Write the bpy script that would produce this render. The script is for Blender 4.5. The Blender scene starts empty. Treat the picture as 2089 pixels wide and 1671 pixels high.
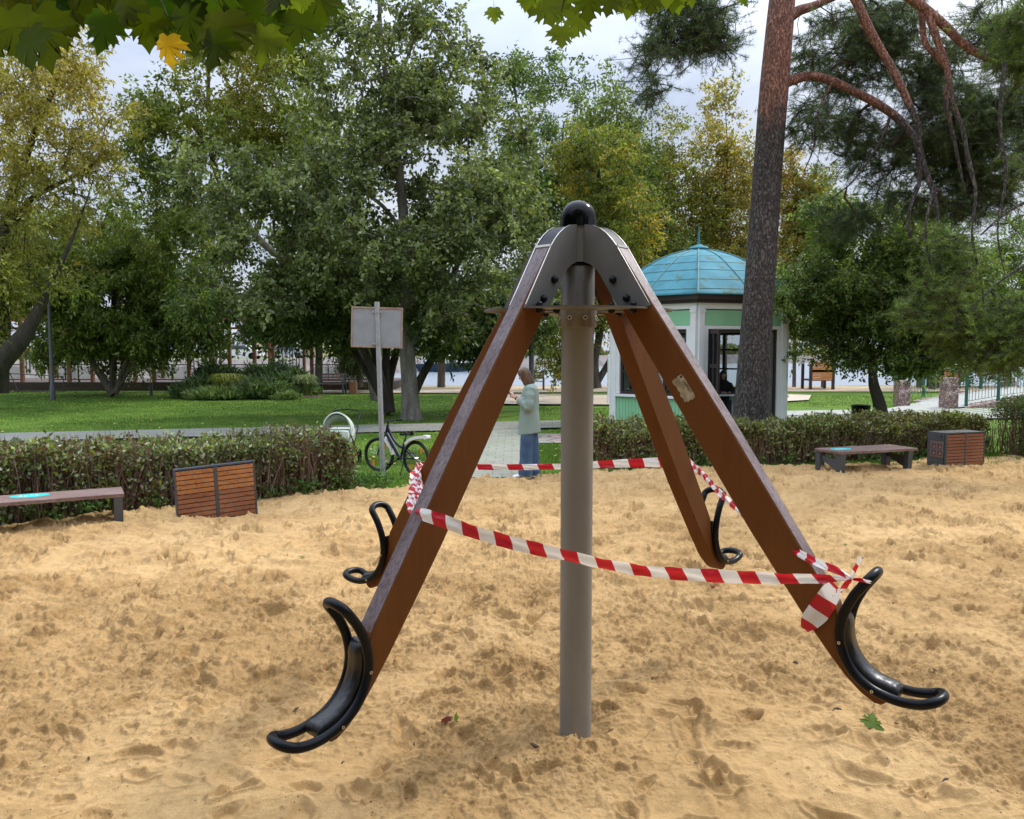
import bpy, bmesh, math, random
import numpy as np
from mathutils import Vector, Matrix
random.seed(7); RNG = np.random.default_rng(7)
scene = bpy.context.scene
COL = scene.collection
R_ = math.radians

# ---------------------------------------------------------------- camera
F, CX, CY = 1660.0, 1044.5, 835.5
CAMH, HOR = 1.9, 715.0
PITCH = math.atan((CY - HOR) / F)
cam_d = bpy.data.cameras.new('camera')
cam_d.sensor_width = 36.0; cam_d.lens = F / 2089 * 36
cam_d.clip_start = 0.05; cam_d.clip_end = 3000
cam = bpy.data.objects.new('camera', cam_d); COL.objects.link(cam)
cam.location = (0, 0, CAMH); cam.rotation_euler = (math.pi/2 - PITCH, 0, 0)
scene.camera = cam

# ---------------------------------------------------------------- sky, sun, exposure
SUN_EL, SUN_AZ = R_(46), R_(52)          # azimuth measured from +y towards +x
world = bpy.data.worlds.new('World'); scene.world = world; world.use_nodes = True
nt = world.node_tree; nt.nodes.clear()
def wn(t, **k):
    n = nt.nodes.new(t)
    for a, b in k.items(): setattr(n, a, b)
    return n
out = wn('ShaderNodeOutputWorld'); bg = wn('ShaderNodeBackground')
sky = wn('ShaderNodeTexSky', sky_type='NISHITA', sun_disc=False)
sky.sun_elevation = SUN_EL; sky.sun_rotation = SUN_AZ; sky.air_density = 1.5; sky.dust_density = 3.0
tc = wn('ShaderNodeTexCoord')
mp = wn('ShaderNodeMapping'); mp.inputs['Scale'].default_value = (1.0, 1.0, 3.2)
nz = wn('ShaderNodeTexNoise'); nz.inputs['Scale'].default_value = 3.0; nz.inputs['Detail'].default_value = 8; nz.inputs['Roughness'].default_value = .55; nz.inputs['Distortion'].default_value = .4
rp = wn('ShaderNodeValToRGB')
rp.color_ramp.elements[0].position = .35; rp.color_ramp.elements[0].color = (3.1, 3.6, 4.7, 1)
rp.color_ramp.elements[1].position = .66; rp.color_ramp.elements[1].color = (5.1, 5.45, 6.2, 1)
# an overcast sky is brighter overhead than near the horizon
sx = wn('ShaderNodeSeparateXYZ'); mr = wn('ShaderNodeMapRange')
mr.inputs['From Min'].default_value = 0.25; mr.inputs['From Max'].default_value = 1.0
mr.inputs['To Min'].default_value = 1.0; mr.inputs['To Max'].default_value = 4.4
mul = wn('ShaderNodeVectorMath', operation='SCALE')
mix = wn('ShaderNodeMix', data_type='RGBA'); mix.inputs['Factor'].default_value = .9
L = nt.links.new
L(tc.outputs['Generated'], mp.inputs['Vector']); L(mp.outputs[0], nz.inputs['Vector']); L(nz.outputs['Fac'], rp.inputs[0])
L(tc.outputs['Generated'], sx.inputs[0]); L(sx.outputs['Z'], mr.inputs['Value'])
L(rp.outputs[0], mul.inputs[0]); L(mr.outputs[0], mul.inputs['Scale'])
L(sky.outputs[0], mix.inputs['A']); L(mul.outputs[0], mix.inputs['B'])
L(mix.outputs['Result'], bg.inputs['Color']); bg.inputs['Strength'].default_value = .085
L(bg.outputs[0], out.inputs[0])
sl = bpy.data.lights.new('sun', 'SUN'); sl.energy = 1.5; sl.angle = R_(10); sl.color = (1, .95, .87)
sun = bpy.data.objects.new('sun', sl); COL.objects.link(sun)
sd = Vector((math.sin(SUN_AZ)*math.cos(SUN_EL), math.cos(SUN_AZ)*math.cos(SUN_EL), math.sin(SUN_EL)))
sun.rotation_euler = sd.to_track_quat('Z', 'Y').to_euler(); sun.location = sd*50
scene.view_settings.view_transform = 'Standard'; scene.view_settings.look = 'None'
scene.view_settings.exposure = 0.92; scene.view_settings.gamma = 1
scene.cycles.max_bounces = 8; scene.cycles.transparent_max_bounces = 12
scene.cycles.diffuse_bounces = 4

# ---------------------------------------------------------------- helpers
def W(px, py, d):
    "point seen at a photo pixel, d metres ahead"
    v = -(py-CY)/F
    x, y, z = (px-CX)/F, math.cos(PITCH)+v*math.sin(PITCH), -math.sin(PITCH)+v*math.cos(PITCH)
    t = d/y
    return Vector((x*t, d, CAMH+z*t))
def G(px, py, z=0.0):
    "point seen at a photo pixel on a level surface of height z"
    v = -(py-CY)/F
    x, y, zz = (px-CX)/F, math.cos(PITCH)+v*math.sin(PITCH), -math.sin(PITCH)+v*math.cos(PITCH)
    t = (z-CAMH)/zz
    return Vector((x*t, y*t, z))

def mat(name, col, rough=.7, var=None, vscale=5.0, bump=0.0, bscale=30.0, metal=0.0, spec=.5, stretch=(1,1,1), detail=5, coat=0.0, vpos=(.35,.65), bdist=.01):
    m = bpy.data.materials.new(name); m.use_nodes = True
    t = m.node_tree; b = t.nodes['Principled BSDF']
    b.inputs['Base Color'].default_value = (*col, 1); b.inputs['Roughness'].default_value = rough
    b.inputs['Metallic'].default_value = metal; b.inputs['Specular IOR Level'].default_value = spec
    b.inputs['Coat Weight'].default_value = coat
    tcn = t.nodes.new('ShaderNodeTexCoord'); mpn = t.nodes.new('ShaderNodeMapping')
    mpn.inputs['Scale'].default_value = stretch
    t.links.new(tcn.outputs['Object'], mpn.inputs[0])
    if var is not None:
        n = t.nodes.new('ShaderNodeTexNoise'); n.inputs['Scale'].default_value = vscale; n.inputs['Detail'].default_value = detail
        r = t.nodes.new('ShaderNodeValToRGB')
        r.color_ramp.elements[0].position = vpos[0]; r.color_ramp.elements[1].position = vpos[1]
        r.color_ramp.elements[0].color = (*col, 1); r.color_ramp.elements[1].color = (*var, 1)
        t.links.new(mpn.outputs[0], n.inputs['Vector']); t.links.new(n.outputs['Fac'], r.inputs[0])
        t.links.new(r.outputs[0], b.inputs['Base Color'])
    if bump:
        n = t.nodes.new('ShaderNodeTexNoise'); n.inputs['Scale'].default_value = bscale; n.inputs['Detail'].default_value = 6
        bp = t.nodes.new('ShaderNodeBump'); bp.inputs['Strength'].default_value = bump; bp.inputs['Distance'].default_value = bdist
        t.links.new(mpn.outputs[0], n.inputs['Vector']); t.links.new(n.outputs['Fac'], bp.inputs['Height'])
        t.links.new(bp.outputs[0], b.inputs['Normal'])
    return m

def leaf_mat(name, rough=.5, trans=.35, spec=.4, jitter=.45):
    m = bpy.data.materials.new(name); m.use_nodes = True
    t = m.node_tree; b = t.nodes['Principled BSDF']; o = t.nodes['Material Output']
    a = t.nodes.new('ShaderNodeAttribute'); a.attribute_name = 'tint'
    g = t.nodes.new('ShaderNodeNewGeometry'); mr_ = t.nodes.new('ShaderNodeMapRange')
    mr_.inputs['To Min'].default_value = 1-jitter; mr_.inputs['To Max'].default_value = 1+jitter
    vm = t.nodes.new('ShaderNodeVectorMath'); vm.operation = 'SCALE'
    t.links.new(g.outputs['Random Per Island'], mr_.inputs['Value'])
    t.links.new(a.outputs['Color'], vm.inputs[0]); t.links.new(mr_.outputs[0], vm.inputs['Scale'])
    t.links.new(vm.outputs[0], b.inputs['Base Color'])
    b.inputs['Roughness'].default_value = rough; b.inputs['Specular IOR Level'].default_value = spec
    tr = t.nodes.new('ShaderNodeBsdfTranslucent'); mx = t.nodes.new('ShaderNodeMixShader'); mx.inputs[0].default_value = trans
    sc = t.nodes.new('ShaderNodeVectorMath'); sc.operation = 'MULTIPLY'; sc.inputs[1].default_value = (1.5, 1.5, .6)
    t.links.new(vm.outputs[0], sc.inputs[0]); t.links.new(sc.outputs[0], tr.inputs['Color'])
    t.links.new(b.outputs[0], mx.inputs[1]); t.links.new(tr.outputs[0], mx.inputs[2]); t.links.new(mx.outputs[0], o.inputs[0])
    return m

class MB:
    def __init__(s): s.v = []; s.f = []; s.m = []; s.uv = None
    def add(s, vs, fs, mi=0):
        o = len(s.v); s.v += [tuple(x) for x in vs]; s.f += [tuple(i+o for i in f) for f in fs]; s.m += [mi]*len(fs)
        return s
    def box(s, c, size, rot=None, mi=0, bev=0.0):
        hx, hy, hz = size[0]/2, size[1]/2, size[2]/2
        c = Vector(c); M = rot if rot is not None else Matrix.Identity(3)
        if bev > 0:
            bm = bmesh.new(); bmesh.ops.create_cube(bm, size=1)
            for v in bm.verts: v.co = Vector((v.co.x*size[0], v.co.y*size[1], v.co.z*size[2]))
            bmesh.ops.bevel(bm, geom=bm.edges[:], offset=bev, segments=2, affect='EDGES', profile=.6)
            bm.verts.index_update()
            s.add([c + M @ v.co for v in bm.verts], [[v.index for v in f.verts] for f in bm.faces], mi); bm.free()
            return s
        P = [(-hx,-hy,-hz),(hx,-hy,-hz),(hx,hy,-hz),(-hx,hy,-hz),(-hx,-hy,hz),(hx,-hy,hz),(hx,hy,hz),(-hx,hy,hz)]
        s.add([c + M @ Vector(p) for p in P], [(0,3,2,1),(4,5,6,7),(0,1,5,4),(1,2,6,5),(2,3,7,6),(3,0,4,7)], mi)
        return s
    def bar(s, a, b, w, h, up=(0,0,1), mi=0, bev=0):
        a, b = Vector(a), Vector(b); d = b-a; x = d.normalized(); u = Vector(up)
        y = u.cross(x)
        if y.length < 1e-4: y = Vector((0,1,0)).cross(x)
        y.normalize(); z = x.cross(y)
        M = Matrix((x, y, z)).transposed()
        return s.box((a+b)/2, (d.length, w, h), M, mi, bev)
    def tube(s, path, r, seg=10, closed=False, caps=True, mi=0, sx=1.0, ref=None):
        P = [Vector(p) for p in path]; n = len(P); rs = r if hasattr(r, '__len__') else [r]*n
        T = []
        for i in range(n):
            if closed: d = P[(i+1)%n]-P[i-1]
            else: d = P[min(i+1, n-1)]-P[max(i-1, 0)]
            T.append(d.normalized() if d.length > 1e-9 else Vector((0,0,1)))
        u = Vector(ref) if ref is not None else (Vector((0,0,1)) if abs(T[0].z) < .9 else Vector((1,0,0)))
        vs = []; 
        for i in range(n):
            if ref is not None: u = Vector(ref)
            u = (u - T[i]*u.dot(T[i]))
            if u.length < 1e-6: u = T[i].orthogonal()
            u.normalize(); w = T[i].cross(u)
            for k in range(seg):
                a = 2*math.pi*k/seg
                vs.append(P[i] + (u*math.cos(a)*sx + w*math.sin(a))*rs[i])
        fs = []
        m = n if closed else n-1
        for i in range(m):
            j = (i+1) % n
            for k in range(seg):
                l = (k+1) % seg
                fs.append((i*seg+k, j*seg+k, j*seg+l, i*seg+l) if False else (i*seg+k, i*seg+l, j*seg+l, j*seg+k))
        if caps and not closed:
            fs.append(tuple(range(seg-1, -1, -1))); fs.append(tuple((n-1)*seg+k for k in range(seg)))
        s.add(vs, fs, mi); return s
    def lathe(s, prof, c=(0,0,0), seg=32, mi=0, rot=0.0, caps=True):
        c = Vector(c); vs = []; n = len(prof)
        for r, z in prof:
            for k in range(seg):
                a = 2*math.pi*k/seg+rot
                vs.append(c+Vector((r*math.cos(a), r*math.sin(a), z)))
        fs = []
        for i in range(n-1):
            for k in range(seg):
                l = (k+1) % seg
                fs.append((i*seg+k, i*seg+l, (i+1)*seg+l, (i+1)*seg+k))
        if caps: fs.append(tuple(range(seg-1, -1, -1))); fs.append(tuple((n-1)*seg+k for k in range(seg)))
        s.add(vs, fs, mi); return s
    def loft(s, rings, mi=0, caps=True):
        n = len(rings[0]); vs = [p for r in rings for p in r]; fs = []
        for i in range(len(rings)-1):
            for k in range(n):
                l = (k+1) % n; fs.append((i*n+k, i*n+l, (i+1)*n+l, (i+1)*n+k))
        if caps: fs.append(tuple(range(n-1, -1, -1))); fs.append(tuple((len(rings)-1)*n+k for k in range(n)))
        s.add(vs, fs, mi); return s
    def prism(s, poly, fn, t0, t1, mi=0, edge_mi=None):
        "poly: 2D outline; fn(u, v, t) -> 3D"
        n = len(poly)
        vs = [fn(u, v, t0) for u, v in poly]+[fn(u, v, t1) for u, v in poly]
        o = len(s.v); s.v += [tuple(x) for x in vs]
        s.f += [tuple(o+i for i in range(n-1, -1, -1)), tuple(o+n+i for i in range(n))]; s.m += [mi, mi]
        for i in range(n):
            j = (i+1) % n; s.f.append((o+i, o+j, o+n+j, o+n+i)); s.m.append(edge_mi[i] if edge_mi else mi)
        return s
    def xf(s, M): s.v = [tuple(M @ Vector(v)) for v in s.v]; return s

def root_of(p):
    o = Vector((0,0,0))
    while p is not None: o += p.location; p = p.parent
    return o
def tag(o, label=None, cat=None, group=None, kind=None):
    if label: o['label'] = label
    if cat: o['category'] = cat
    if group: o['group'] = group
    if kind: o['kind'] = kind
    return o
def thing(name, label, cat, loc=(0,0,0), group=None):
    o = bpy.data.objects.new(name, None); COL.objects.link(o); o.location = loc; o.empty_display_size = .2
    return tag(o, label, cat, group)
def build(name, mb, mats, parent=None, smooth=False, fix=True, origin=None):
    "mesh from an MB given in world coordinates"
    if not isinstance(mats, (list, tuple)): mats = [mats]
    off = root_of(parent)
    loc = Vector(origin) if (origin is not None) else Vector((0,0,0))
    if parent is not None: loc = Vector((0,0,0))
    me = bpy.data.meshes.new(name)
    me.from_pydata([tuple(Vector(v)-off-loc) for v in mb.v], [], mb.f)
    for m_ in mats: me.materials.append(m_)
    me.polygons.foreach_set('material_index', mb.m)
    if fix:
        bm = bmesh.new(); bm.from_mesh(me); bmesh.ops.recalc_face_normals(bm, faces=bm.faces[:]); bm.to_mesh(me); bm.free()
    if smooth:
        me.polygons.foreach_set('use_smooth', [True]*len(me.polygons))
        try: me.set_sharp_from_angle(angle=R_(smooth if smooth is not True else 40))
        except Exception: pass
    me.update()
    o = bpy.data.objects.new(name, me); COL.objects.link(o); o.location = loc
    if parent is not None: o.parent = parent
    return o
def np_mesh(name, V, Fc, m, parent=None, tint=None, smooth=False, attrs=None):
    off = np.array(root_of(parent))
    V = np.asarray(V, dtype=np.float32)-off.astype(np.float32); Fc = np.asarray(Fc, dtype=np.int32); k = Fc.shape[1]
    me = bpy.data.meshes.new(name)
    me.vertices.add(len(V)); me.vertices.foreach_set('co', V.ravel())
    me.loops.add(Fc.size); me.loops.foreach_set('vertex_index', Fc.ravel())
    me.polygons.add(len(Fc)); me.polygons.foreach_set('loop_start', np.arange(0, Fc.size, k, dtype=np.int32))
    if smooth: me.polygons.foreach_set('use_smooth', np.ones(len(Fc), dtype=bool))
    if tint is not None:
        at = me.attributes.new('tint', 'FLOAT_COLOR', 'POINT')
        c = np.ones((len(V), 4), dtype=np.float32); c[:, :3] = tint; at.data.foreach_set('color', c.ravel())
    if attrs:
        for an, av in attrs.items():
            at = me.attributes.new(an, 'FLOAT', 'POINT'); at.data.foreach_set('value', np.asarray(av, dtype=np.float32))
    me.materials.append(m); me.update(calc_edges=True)
    o = bpy.data.objects.new(name, me); COL.objects.link(o)
    if parent is not None: o.parent = parent
    return o
def copy_tree(o, parent=None):
    c = o.copy(); COL.objects.link(c)
    if parent is not None: c.parent = parent
    for ch in [x for x in bpy.data.objects if x.parent == o]: copy_tree(ch, c)
    return c
def smooth_path(P, n=6, closed=False):
    P = [Vector(p) for p in P]; out_ = []; N = len(P)
    rng = N if closed else N-1
    for i in range(rng):
        if closed: a, b, c, d = P[i-1], P[i], P[(i+1)%N], P[(i+2)%N]
        else: a, b, c, d = P[max(i-1,0)], P[i], P[i+1], P[min(i+2, N-1)]
        for k in range(n):
            t = k/n
            out_.append(.5*((2*b)+(c-a)*t+(2*a-5*b+4*c-d)*t*t+(3*b-a-3*c+d)*t**3))
    if not closed: out_.append(P[-1])
    return out_

# value noise for terrain
def _hash(ix, iy, seed):
    h = (ix.astype(np.int64)*374761393 + iy.astype(np.int64)*668265263 + seed*982451653) & 0xFFFFFFFF
    h = ((h ^ (h >> 13))*1274126177) & 0xFFFFFFFF
    h = h ^ (h >> 16)
    return (h & 0xFFFFFF)/float(0xFFFFFF)
def vnoise(x, y, seed=0):
    ix = np.floor(x); iy = np.floor(y); fx = x-ix; fy = y-iy
    fx = fx*fx*fx*(fx*(fx*6-15)+10); fy = fy*fy*fy*(fy*(fy*6-15)+10)
    a = _hash(ix, iy, seed); b = _hash(ix+1, iy, seed); c = _hash(ix, iy+1, seed); d = _hash(ix+1, iy+1, seed)
    return (a*(1-fx)+b*fx)*(1-fy)+(c*(1-fx)+d*fx)*fy
# ================================================================ SAND
EDGE = [(-14,3.4),(-9,6.5),(-5.5,8.8),(-2.06,11.1),(-.9,11.8),(.3,12.05),(1.3,12.8),(4.5,13.4),(9.2,14.7),(16,16.6)]
EX = np.array([e[0] for e in EDGE]); EY = np.array([e[1] for e in EDGE])
def sand_height(X, Y):
    wx = X+.12*vnoise(X*3, Y*3, 51); wy = Y+.12*vnoise(X*3, Y*3, 52)
    rough = np.clip((vnoise(X*.8, Y*.8, 3)-.38)*3.2, 0, 1)          # trampled patches
    rough = np.maximum(rough, np.exp(-((Y-5.3-1.6*(vnoise(X*.7, Y*.7, 92)-.5))/1.5)**2)*(.25+.75*vnoise(X*1.7, Y*1.7, 93)))*np.clip(1.25-np.abs(Y-5)/7, .25, 1)
    nf = np.clip((3.7-Y)/.9, 0, 1); ff = np.clip((Y-4.8)/3, 0, 1); rough = rough*(1-.8*nf)
    h = .06*(vnoise(wx*1.1, wy*1.1, 1)-.5)
    h += nf*.050*((1-np.abs(2*vnoise(wx*1.9+3, wy*2.3, 14)-1))**1.5-.4)+ff*.042*((1-np.abs(2*vnoise(wx*3.1, wy*4.6, 15)-1))**2-.3)+ff*.022*(vnoise(wx*6.5, wy*8, 16)-.5)
    h += .062*(vnoise(wx*3.0, wy*3.4, 2)-.5)
    rd = 1-np.abs(2*vnoise(wx*4.6, wy*4.6, 4)-1)
    h += .024*(rd-.5)
    h += (.003+.014*rough)*(vnoise(wx*9, wy*9, 5)-.5)
    rd2 = 1-np.abs(2*vnoise(wx*15, wy*15, 6)-1)
    h += (.004+.013*rough)*(rd2**3-.3)
    h += (.002+.030*rough)*np.maximum(vnoise(X*30, Y*30, 7)-.55, 0)*1.6
    h += (.001+.012*rough)*(vnoise(X*75, Y*75, 8)-.5)
    return h, rough
def make_sand():
    nu, nv = 1400, 1300
    u = np.linspace(-1, 1, nu)
    ub = np.sign(u)*np.abs(u)**1.15
    t = np.linspace(0, 1, nv)
    inv = (1/1.6)*(1-t)+(1/17.5)*t                # evenly spaced in the view
    Yr = 1/inv
    U, YY = np.meshgrid(ub, Yr)
    X = U*(YY*.72+1.6)
    Ye = np.interp(X, EX, EY)+.10*vnoise(X*2.2, X*0+3, 9)+.06*vnoise(X*9, X*0, 10)
    Y = np.minimum(YY, Ye+.55)
    H, rough = sand_height(X, Y)
    # footprints: an oval dent with a raised rim
    rng = np.random.default_rng(11)
    n = 3400
    fy = 1.9+rng.random(n)**.62*13; fx = (rng.random(n)*2-1)*(fy*.75+.8)
    for i in range(n):
        L_, B_ = rng.uniform(.07, .15), rng.uniform(.035, .07)
        if rng.random() < .5: L_ *= .6; B_ *= .65
        r0 = np.searchsorted(Yr, fy[i]-L_*2.2); r1 = np.searchsorted(Yr, fy[i]+L_*2.2)+1
        if r1-r0 < 2: continue
        sub = (slice(r0, r1),)
        xs = X[r0]; c0 = max(np.searchsorted(xs, fx[i]-L_*2.6)-1, 0); c1 = np.searchsorted(xs, fx[i]+L_*2.6)+1
        if c1-c0 < 2: continue
        a = rng.random()*math.pi*2
        dx = X[r0:r1, c0:c1]-fx[i]; dy = Y[r0:r1, c0:c1]-fy[i]
        p = (dx*math.cos(a)+dy*math.sin(a)); q = (-dx*math.sin(a)+dy*math.cos(a))
        q = q+.25*p*p/L_*rng.choice([-1, 1])
        e = np.sqrt((p/L_)**2+(q/B_)**2)
        e = e*(1+.25*(vnoise(dx*18+i, dy*18, 77)-.5))
        dp = rng.uniform(.012, .026)+.040*min(1, max(0, (fy[i]-4)/4))*rng.random()
        d = -dp*(1-np.clip((e-.55)/.45, 0, 1)**2*(3-2*np.clip((e-.55)/.45, 0, 1)))
        rim = dp*.55*np.exp(-((e-1.22)/.2)**2)
        flat = np.clip(1.2-e, 0, 1)
        H[r0:r1, c0:c1] = H[r0:r1, c0:c1]*(1-.3*np.minimum(flat*1.5, 1))+d+rim
        if i % 9 == 0:      # shoe-sole ribs
            H[r0:r1, c0:c1] += .0028*np.sign(np.sin(p*2*math.pi/.022))*(e < .85)
    rp_ = np.sqrt((X-.319)**2+(Y-3.976)**2); H += .016*np.exp(-((rp_-.22)/.07)**2)*(.3+1.4*vnoise(X*9, Y*9, 95))-(.035+H*.6)*np.exp(-(rp_/.19)**4)
    for sx_, sy_ in ((-.70, 2.95), (1.42, 3.05), (-.83, 4.85), (1.26, 5.0)):
        H -= .035*np.exp(-(((X-sx_)/.36)**2+((Y-sy_)/.26)**2))
    # little clods
    for i in range(3800):
        cy_ = 2+rng.random()**.8*8; cx_ = (rng.random()*2-1)*(cy_*.72+.6); r = rng.uniform(.005, .016)*(1+.5*(cy_ > 4.5))
        r0 = np.searchsorted(Yr, cy_-r*1.5); r1 = np.searchsorted(Yr, cy_+r*1.5)+1
        if r1 > nv: continue
        xs = X[r0]; c0 = max(np.searchsorted(xs, cx_-r*1.5)-1, 0); c1 = np.searchsorted(xs, cx_+r*1.5)+1
        dx = X[r0:r1, c0:c1]-cx_; dy = Y[r0:r1, c0:c1]-cy_
        H[r0:r1, c0:c1] += np.maximum(0, r*.8*(1-(dx*dx+dy*dy)/r**2))
    # the sand thins out under the grass at its far edge, and drops off around the pole foot
    k = np.clip((Y-(Ye-.25))/.6, 0, 1)
    H = H*(1-.6*k)-.07*k*k+.02*(1-k)-.02
    V = np.stack([X, Y, H], -1).reshape(-1, 3)
    idx = np.arange(nu*nv).reshape(nv, nu)
    Fq = np.stack([idx[:-1, :-1], idx[:-1, 1:], idx[1:, 1:], idx[1:, :-1]], -1).reshape(-1, 4)
    m = bpy.data.materials.new('sand'); m.use_nodes = True; t_ = m.node_tree; b = t_.nodes['Principled BSDF']
    b.inputs['Roughness'].default_value = .95; b.inputs['Specular IOR Level'].default_value = .15
    N = t_.nodes.new; K = t_.links.new
    tcn = N('ShaderNodeTexCoord')
    def noise(sc, de, ro=.5):
        x = N('ShaderNodeTexNoise'); x.inputs['Scale'].default_value = sc; x.inputs['Detail'].default_value = de; x.inputs['Roughness'].default_value = ro
        K(tcn.outputs['Object'], x.inputs['Vector']); return x
    def ramp(a, b_, p0, p1):
        r = N('ShaderNodeValToRGB'); r.color_ramp.elements[0].position = p0; r.color_ramp.elements[1].position = p1
        r.color_ramp.elements[0].color = (*a, 1); r.color_ramp.elements[1].color = (*b_, 1); return r
    n1 = noise(.9, 5); r1_ = ramp((.43, .272, .117), (.53, .352, .163), .35, .65); K(n1.outputs['Fac'], r1_.inputs[0])
    n2 = noise(420, 2, .7); r2 = ramp((.62, .60, .56), (1.18, 1.18, 1.18), .3, .62); K(n2.outputs['Fac'], r2.inputs[0])
    n3 = noise(14, 6, .65); r3 = ramp((.80, .77, .72), (1.08, 1.08, 1.08), .36, .56); K(n3.outputs['Fac'], r3.inputs[0])
    mx = N('ShaderNodeMix'); mx.data_type = 'RGBA'; mx.blend_type = 'MULTIPLY'; mx.inputs['Factor'].default_value = 1
    mx2 = N('ShaderNodeMix'); mx2.data_type = 'RGBA'; mx2.blend_type = 'MULTIPLY'; mx2.inputs['Factor'].default_value = .8
    K(r1_.outputs[0], mx.inputs['A']); K(r2.outputs[0], mx.inputs['B']); K(mx.outputs['Result'], mx2.inputs['A']); K(r3.outputs[0], mx2.inputs['B'])
    # dark grains and bits of bark
    vo = N('ShaderNodeTexVoronoi'); vo.inputs['Scale'].default_value = 26; K(tcn.outputs['Object'], vo.inputs['Vector'])
    ct = N('ShaderNodeMath'); ct.operation = 'LESS_THAN'; ct.inputs[1].default_value = .10; K(vo.outputs['Distance'], ct.inputs[0])
    mx3 = N('ShaderNodeMix'); mx3.data_type = 'RGBA'; K(mx2.outputs['Result'], mx3.inputs['A']); mx3.inputs['B'].default_value = (.10, .06, .035, 1)
    n4 = noise(3, 2); gt = N('ShaderNodeMath'); gt.operation = 'GREATER_THAN'; gt.inputs[1].default_value = .50; K(n4.outputs['Fac'], gt.inputs[0])
    mm = N('ShaderNodeMath'); mm.operation = 'MULTIPLY'; K(ct.outputs[0], mm.inputs[0]); K(gt.outputs[0], mm.inputs[1]); K(mm.outputs[0], mx3.inputs['Factor'])
    ar = N('ShaderNodeAttribute'); ar.attribute_name = 'damp'; dr = N('ShaderNodeMix'); dr.data_type = 'RGBA'; dr.blend_type = 'MULTIPLY'; K(ar.outputs['Fac'], dr.inputs['Factor']); K(mx3.outputs['Result'], dr.inputs['A']); dr.inputs['B'].default_value = (.78, .70, .58, 1)
    K(dr.outputs['Result'], b.inputs['Base Color'])
    n5 = noise(160, 5, .7); bp = N('ShaderNodeBump'); bp.inputs['Strength'].default_value = .6; bp.inputs['Distance'].default_value = .007
    K(n5.outputs['Fac'], bp.inputs['Height'])
    n6 = noise(34, 9, .74); n6.inputs['Distortion'].default_value = .3; b6 = N('ShaderNodeBump'); b6.inputs['Distance'].default_value = .035
    am = N('ShaderNodeMath'); am.operation = 'MULTIPLY_ADD'; am.inputs[1].default_value = 1.0; am.inputs[2].default_value = .42; K(ar.outputs['Fac'], am.inputs[0]); K(am.outputs[0], b6.inputs['Strength'])
    vb = N('ShaderNodeTexVoronoi'); vb.inputs['Scale'].default_value = 55; K(tcn.outputs['Object'], vb.inputs['Vector']); hs = N('ShaderNodeMath'); hs.operation = 'MULTIPLY_ADD'; hs.inputs[1].default_value = -.22; K(vb.outputs['Distance'], hs.inputs[0]); K(n6.outputs['Fac'], hs.inputs[2])
    K(hs.outputs[0], b6.inputs['Height']); K(b6.outputs[0], bp.inputs['Normal']); K(bp.outputs[0], b.inputs['Normal'])
    o = np_mesh('sand', V, Fq, m, smooth=True, attrs={'damp': (np.clip(rough*.30*(.35+1.1*vnoise(X*5, Y*5, 91)), 0, 1)).ravel()}); o['kind'] = 'structure'
    return m
M_SAND = make_sand()
def sand_z(x, y):
    h, _ = sand_height(np.array([x], float), np.array([y], float)); return float(h[0])

def sheet(name, pts, z, m, cell=None, amp=0.0, seed=1, label=None):
    "a level sheet from an outline (convex fan)"
    mb = MB(); mb.add([(p[0], p[1], z) for p in pts], [tuple(range(len(pts)))])
    o = build(name, mb, m, fix=False); o['kind'] = 'structure'
    if label: o['label'] = label
    if o.data.polygons[0].normal.z < 0: o.data.flip_normals()
    return o
def grid_sheet(name, x0, x1, y0, y1, nx, ny, zf, m):
    xs = np.linspace(x0, x1, nx); ys = np.linspace(y0, y1, ny); X, Y = np.meshgrid(xs, ys)
    Z = zf(X, Y); V = np.stack([X, Y, Z], -1).reshape(-1, 3)
    idx = np.arange(nx*ny).reshape(ny, nx)
    Fq = np.stack([idx[:-1, :-1], idx[:-1, 1:], idx[1:, 1:], idx[1:, :-1]], -1).reshape(-1, 4)
    o = np_mesh(name, V, Fq, m, smooth=True); o['kind'] = 'structure'; return o

M_SOIL = mat('soil', (.07, .05, .03), .95, (.12, .085, .05), 6, .6, 40)
def grass_mat(name, a, b, c):
    m = mat(name, a, .9, b, 1.2, .9, 60, spec=.15, bdist=.03, vpos=(.3, .7))
    t = m.node_tree; bs = t.nodes['Principled BSDF']
    old = bs.inputs['Base Color'].links[0].from_socket
    n = t.nodes.new('ShaderNodeTexNoise'); n.inputs['Scale'].default_value = 45; n.inputs['Detail'].default_value = 4
    tcn = [x for x in t.nodes if x.type == 'TEX_COORD'][0]; mp_ = t.nodes.new('ShaderNodeMapping'); mp_.inputs['Scale'].default_value = (1, .45, 1)
    t.links.new(tcn.outputs['Object'], mp_.inputs[0]); t.links.new(mp_.outputs[0], n.inputs['Vector'])
    r = t.nodes.new('ShaderNodeValToRGB'); r.color_ramp.elements[0].position = .35; r.color_ramp.elements[1].position = .68
    r.color_ramp.elements[0].color = (.55, .55, .55, 1); r.color_ramp.elements[1].color = (*c, 1)
    mx = t.nodes.new('ShaderNodeMix'); mx.data_type = 'RGBA'; mx.blend_type = 'MULTIPLY'; mx.inputs['Factor'].default_value = .85
    t.links.new(n.outputs['Fac'], r.inputs[0]); t.links.new(old, mx.inputs['A']); t.links.new(r.outputs[0], mx.inputs['B'])
    t.links.new(mx.outputs['Result'], bs.inputs['Base Color'])
    return m
M_GRASS = grass_mat('lawn_grass', (.075, .15, .018), (.15, .255, .034), (1.25, 1.2, 1.0))
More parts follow.
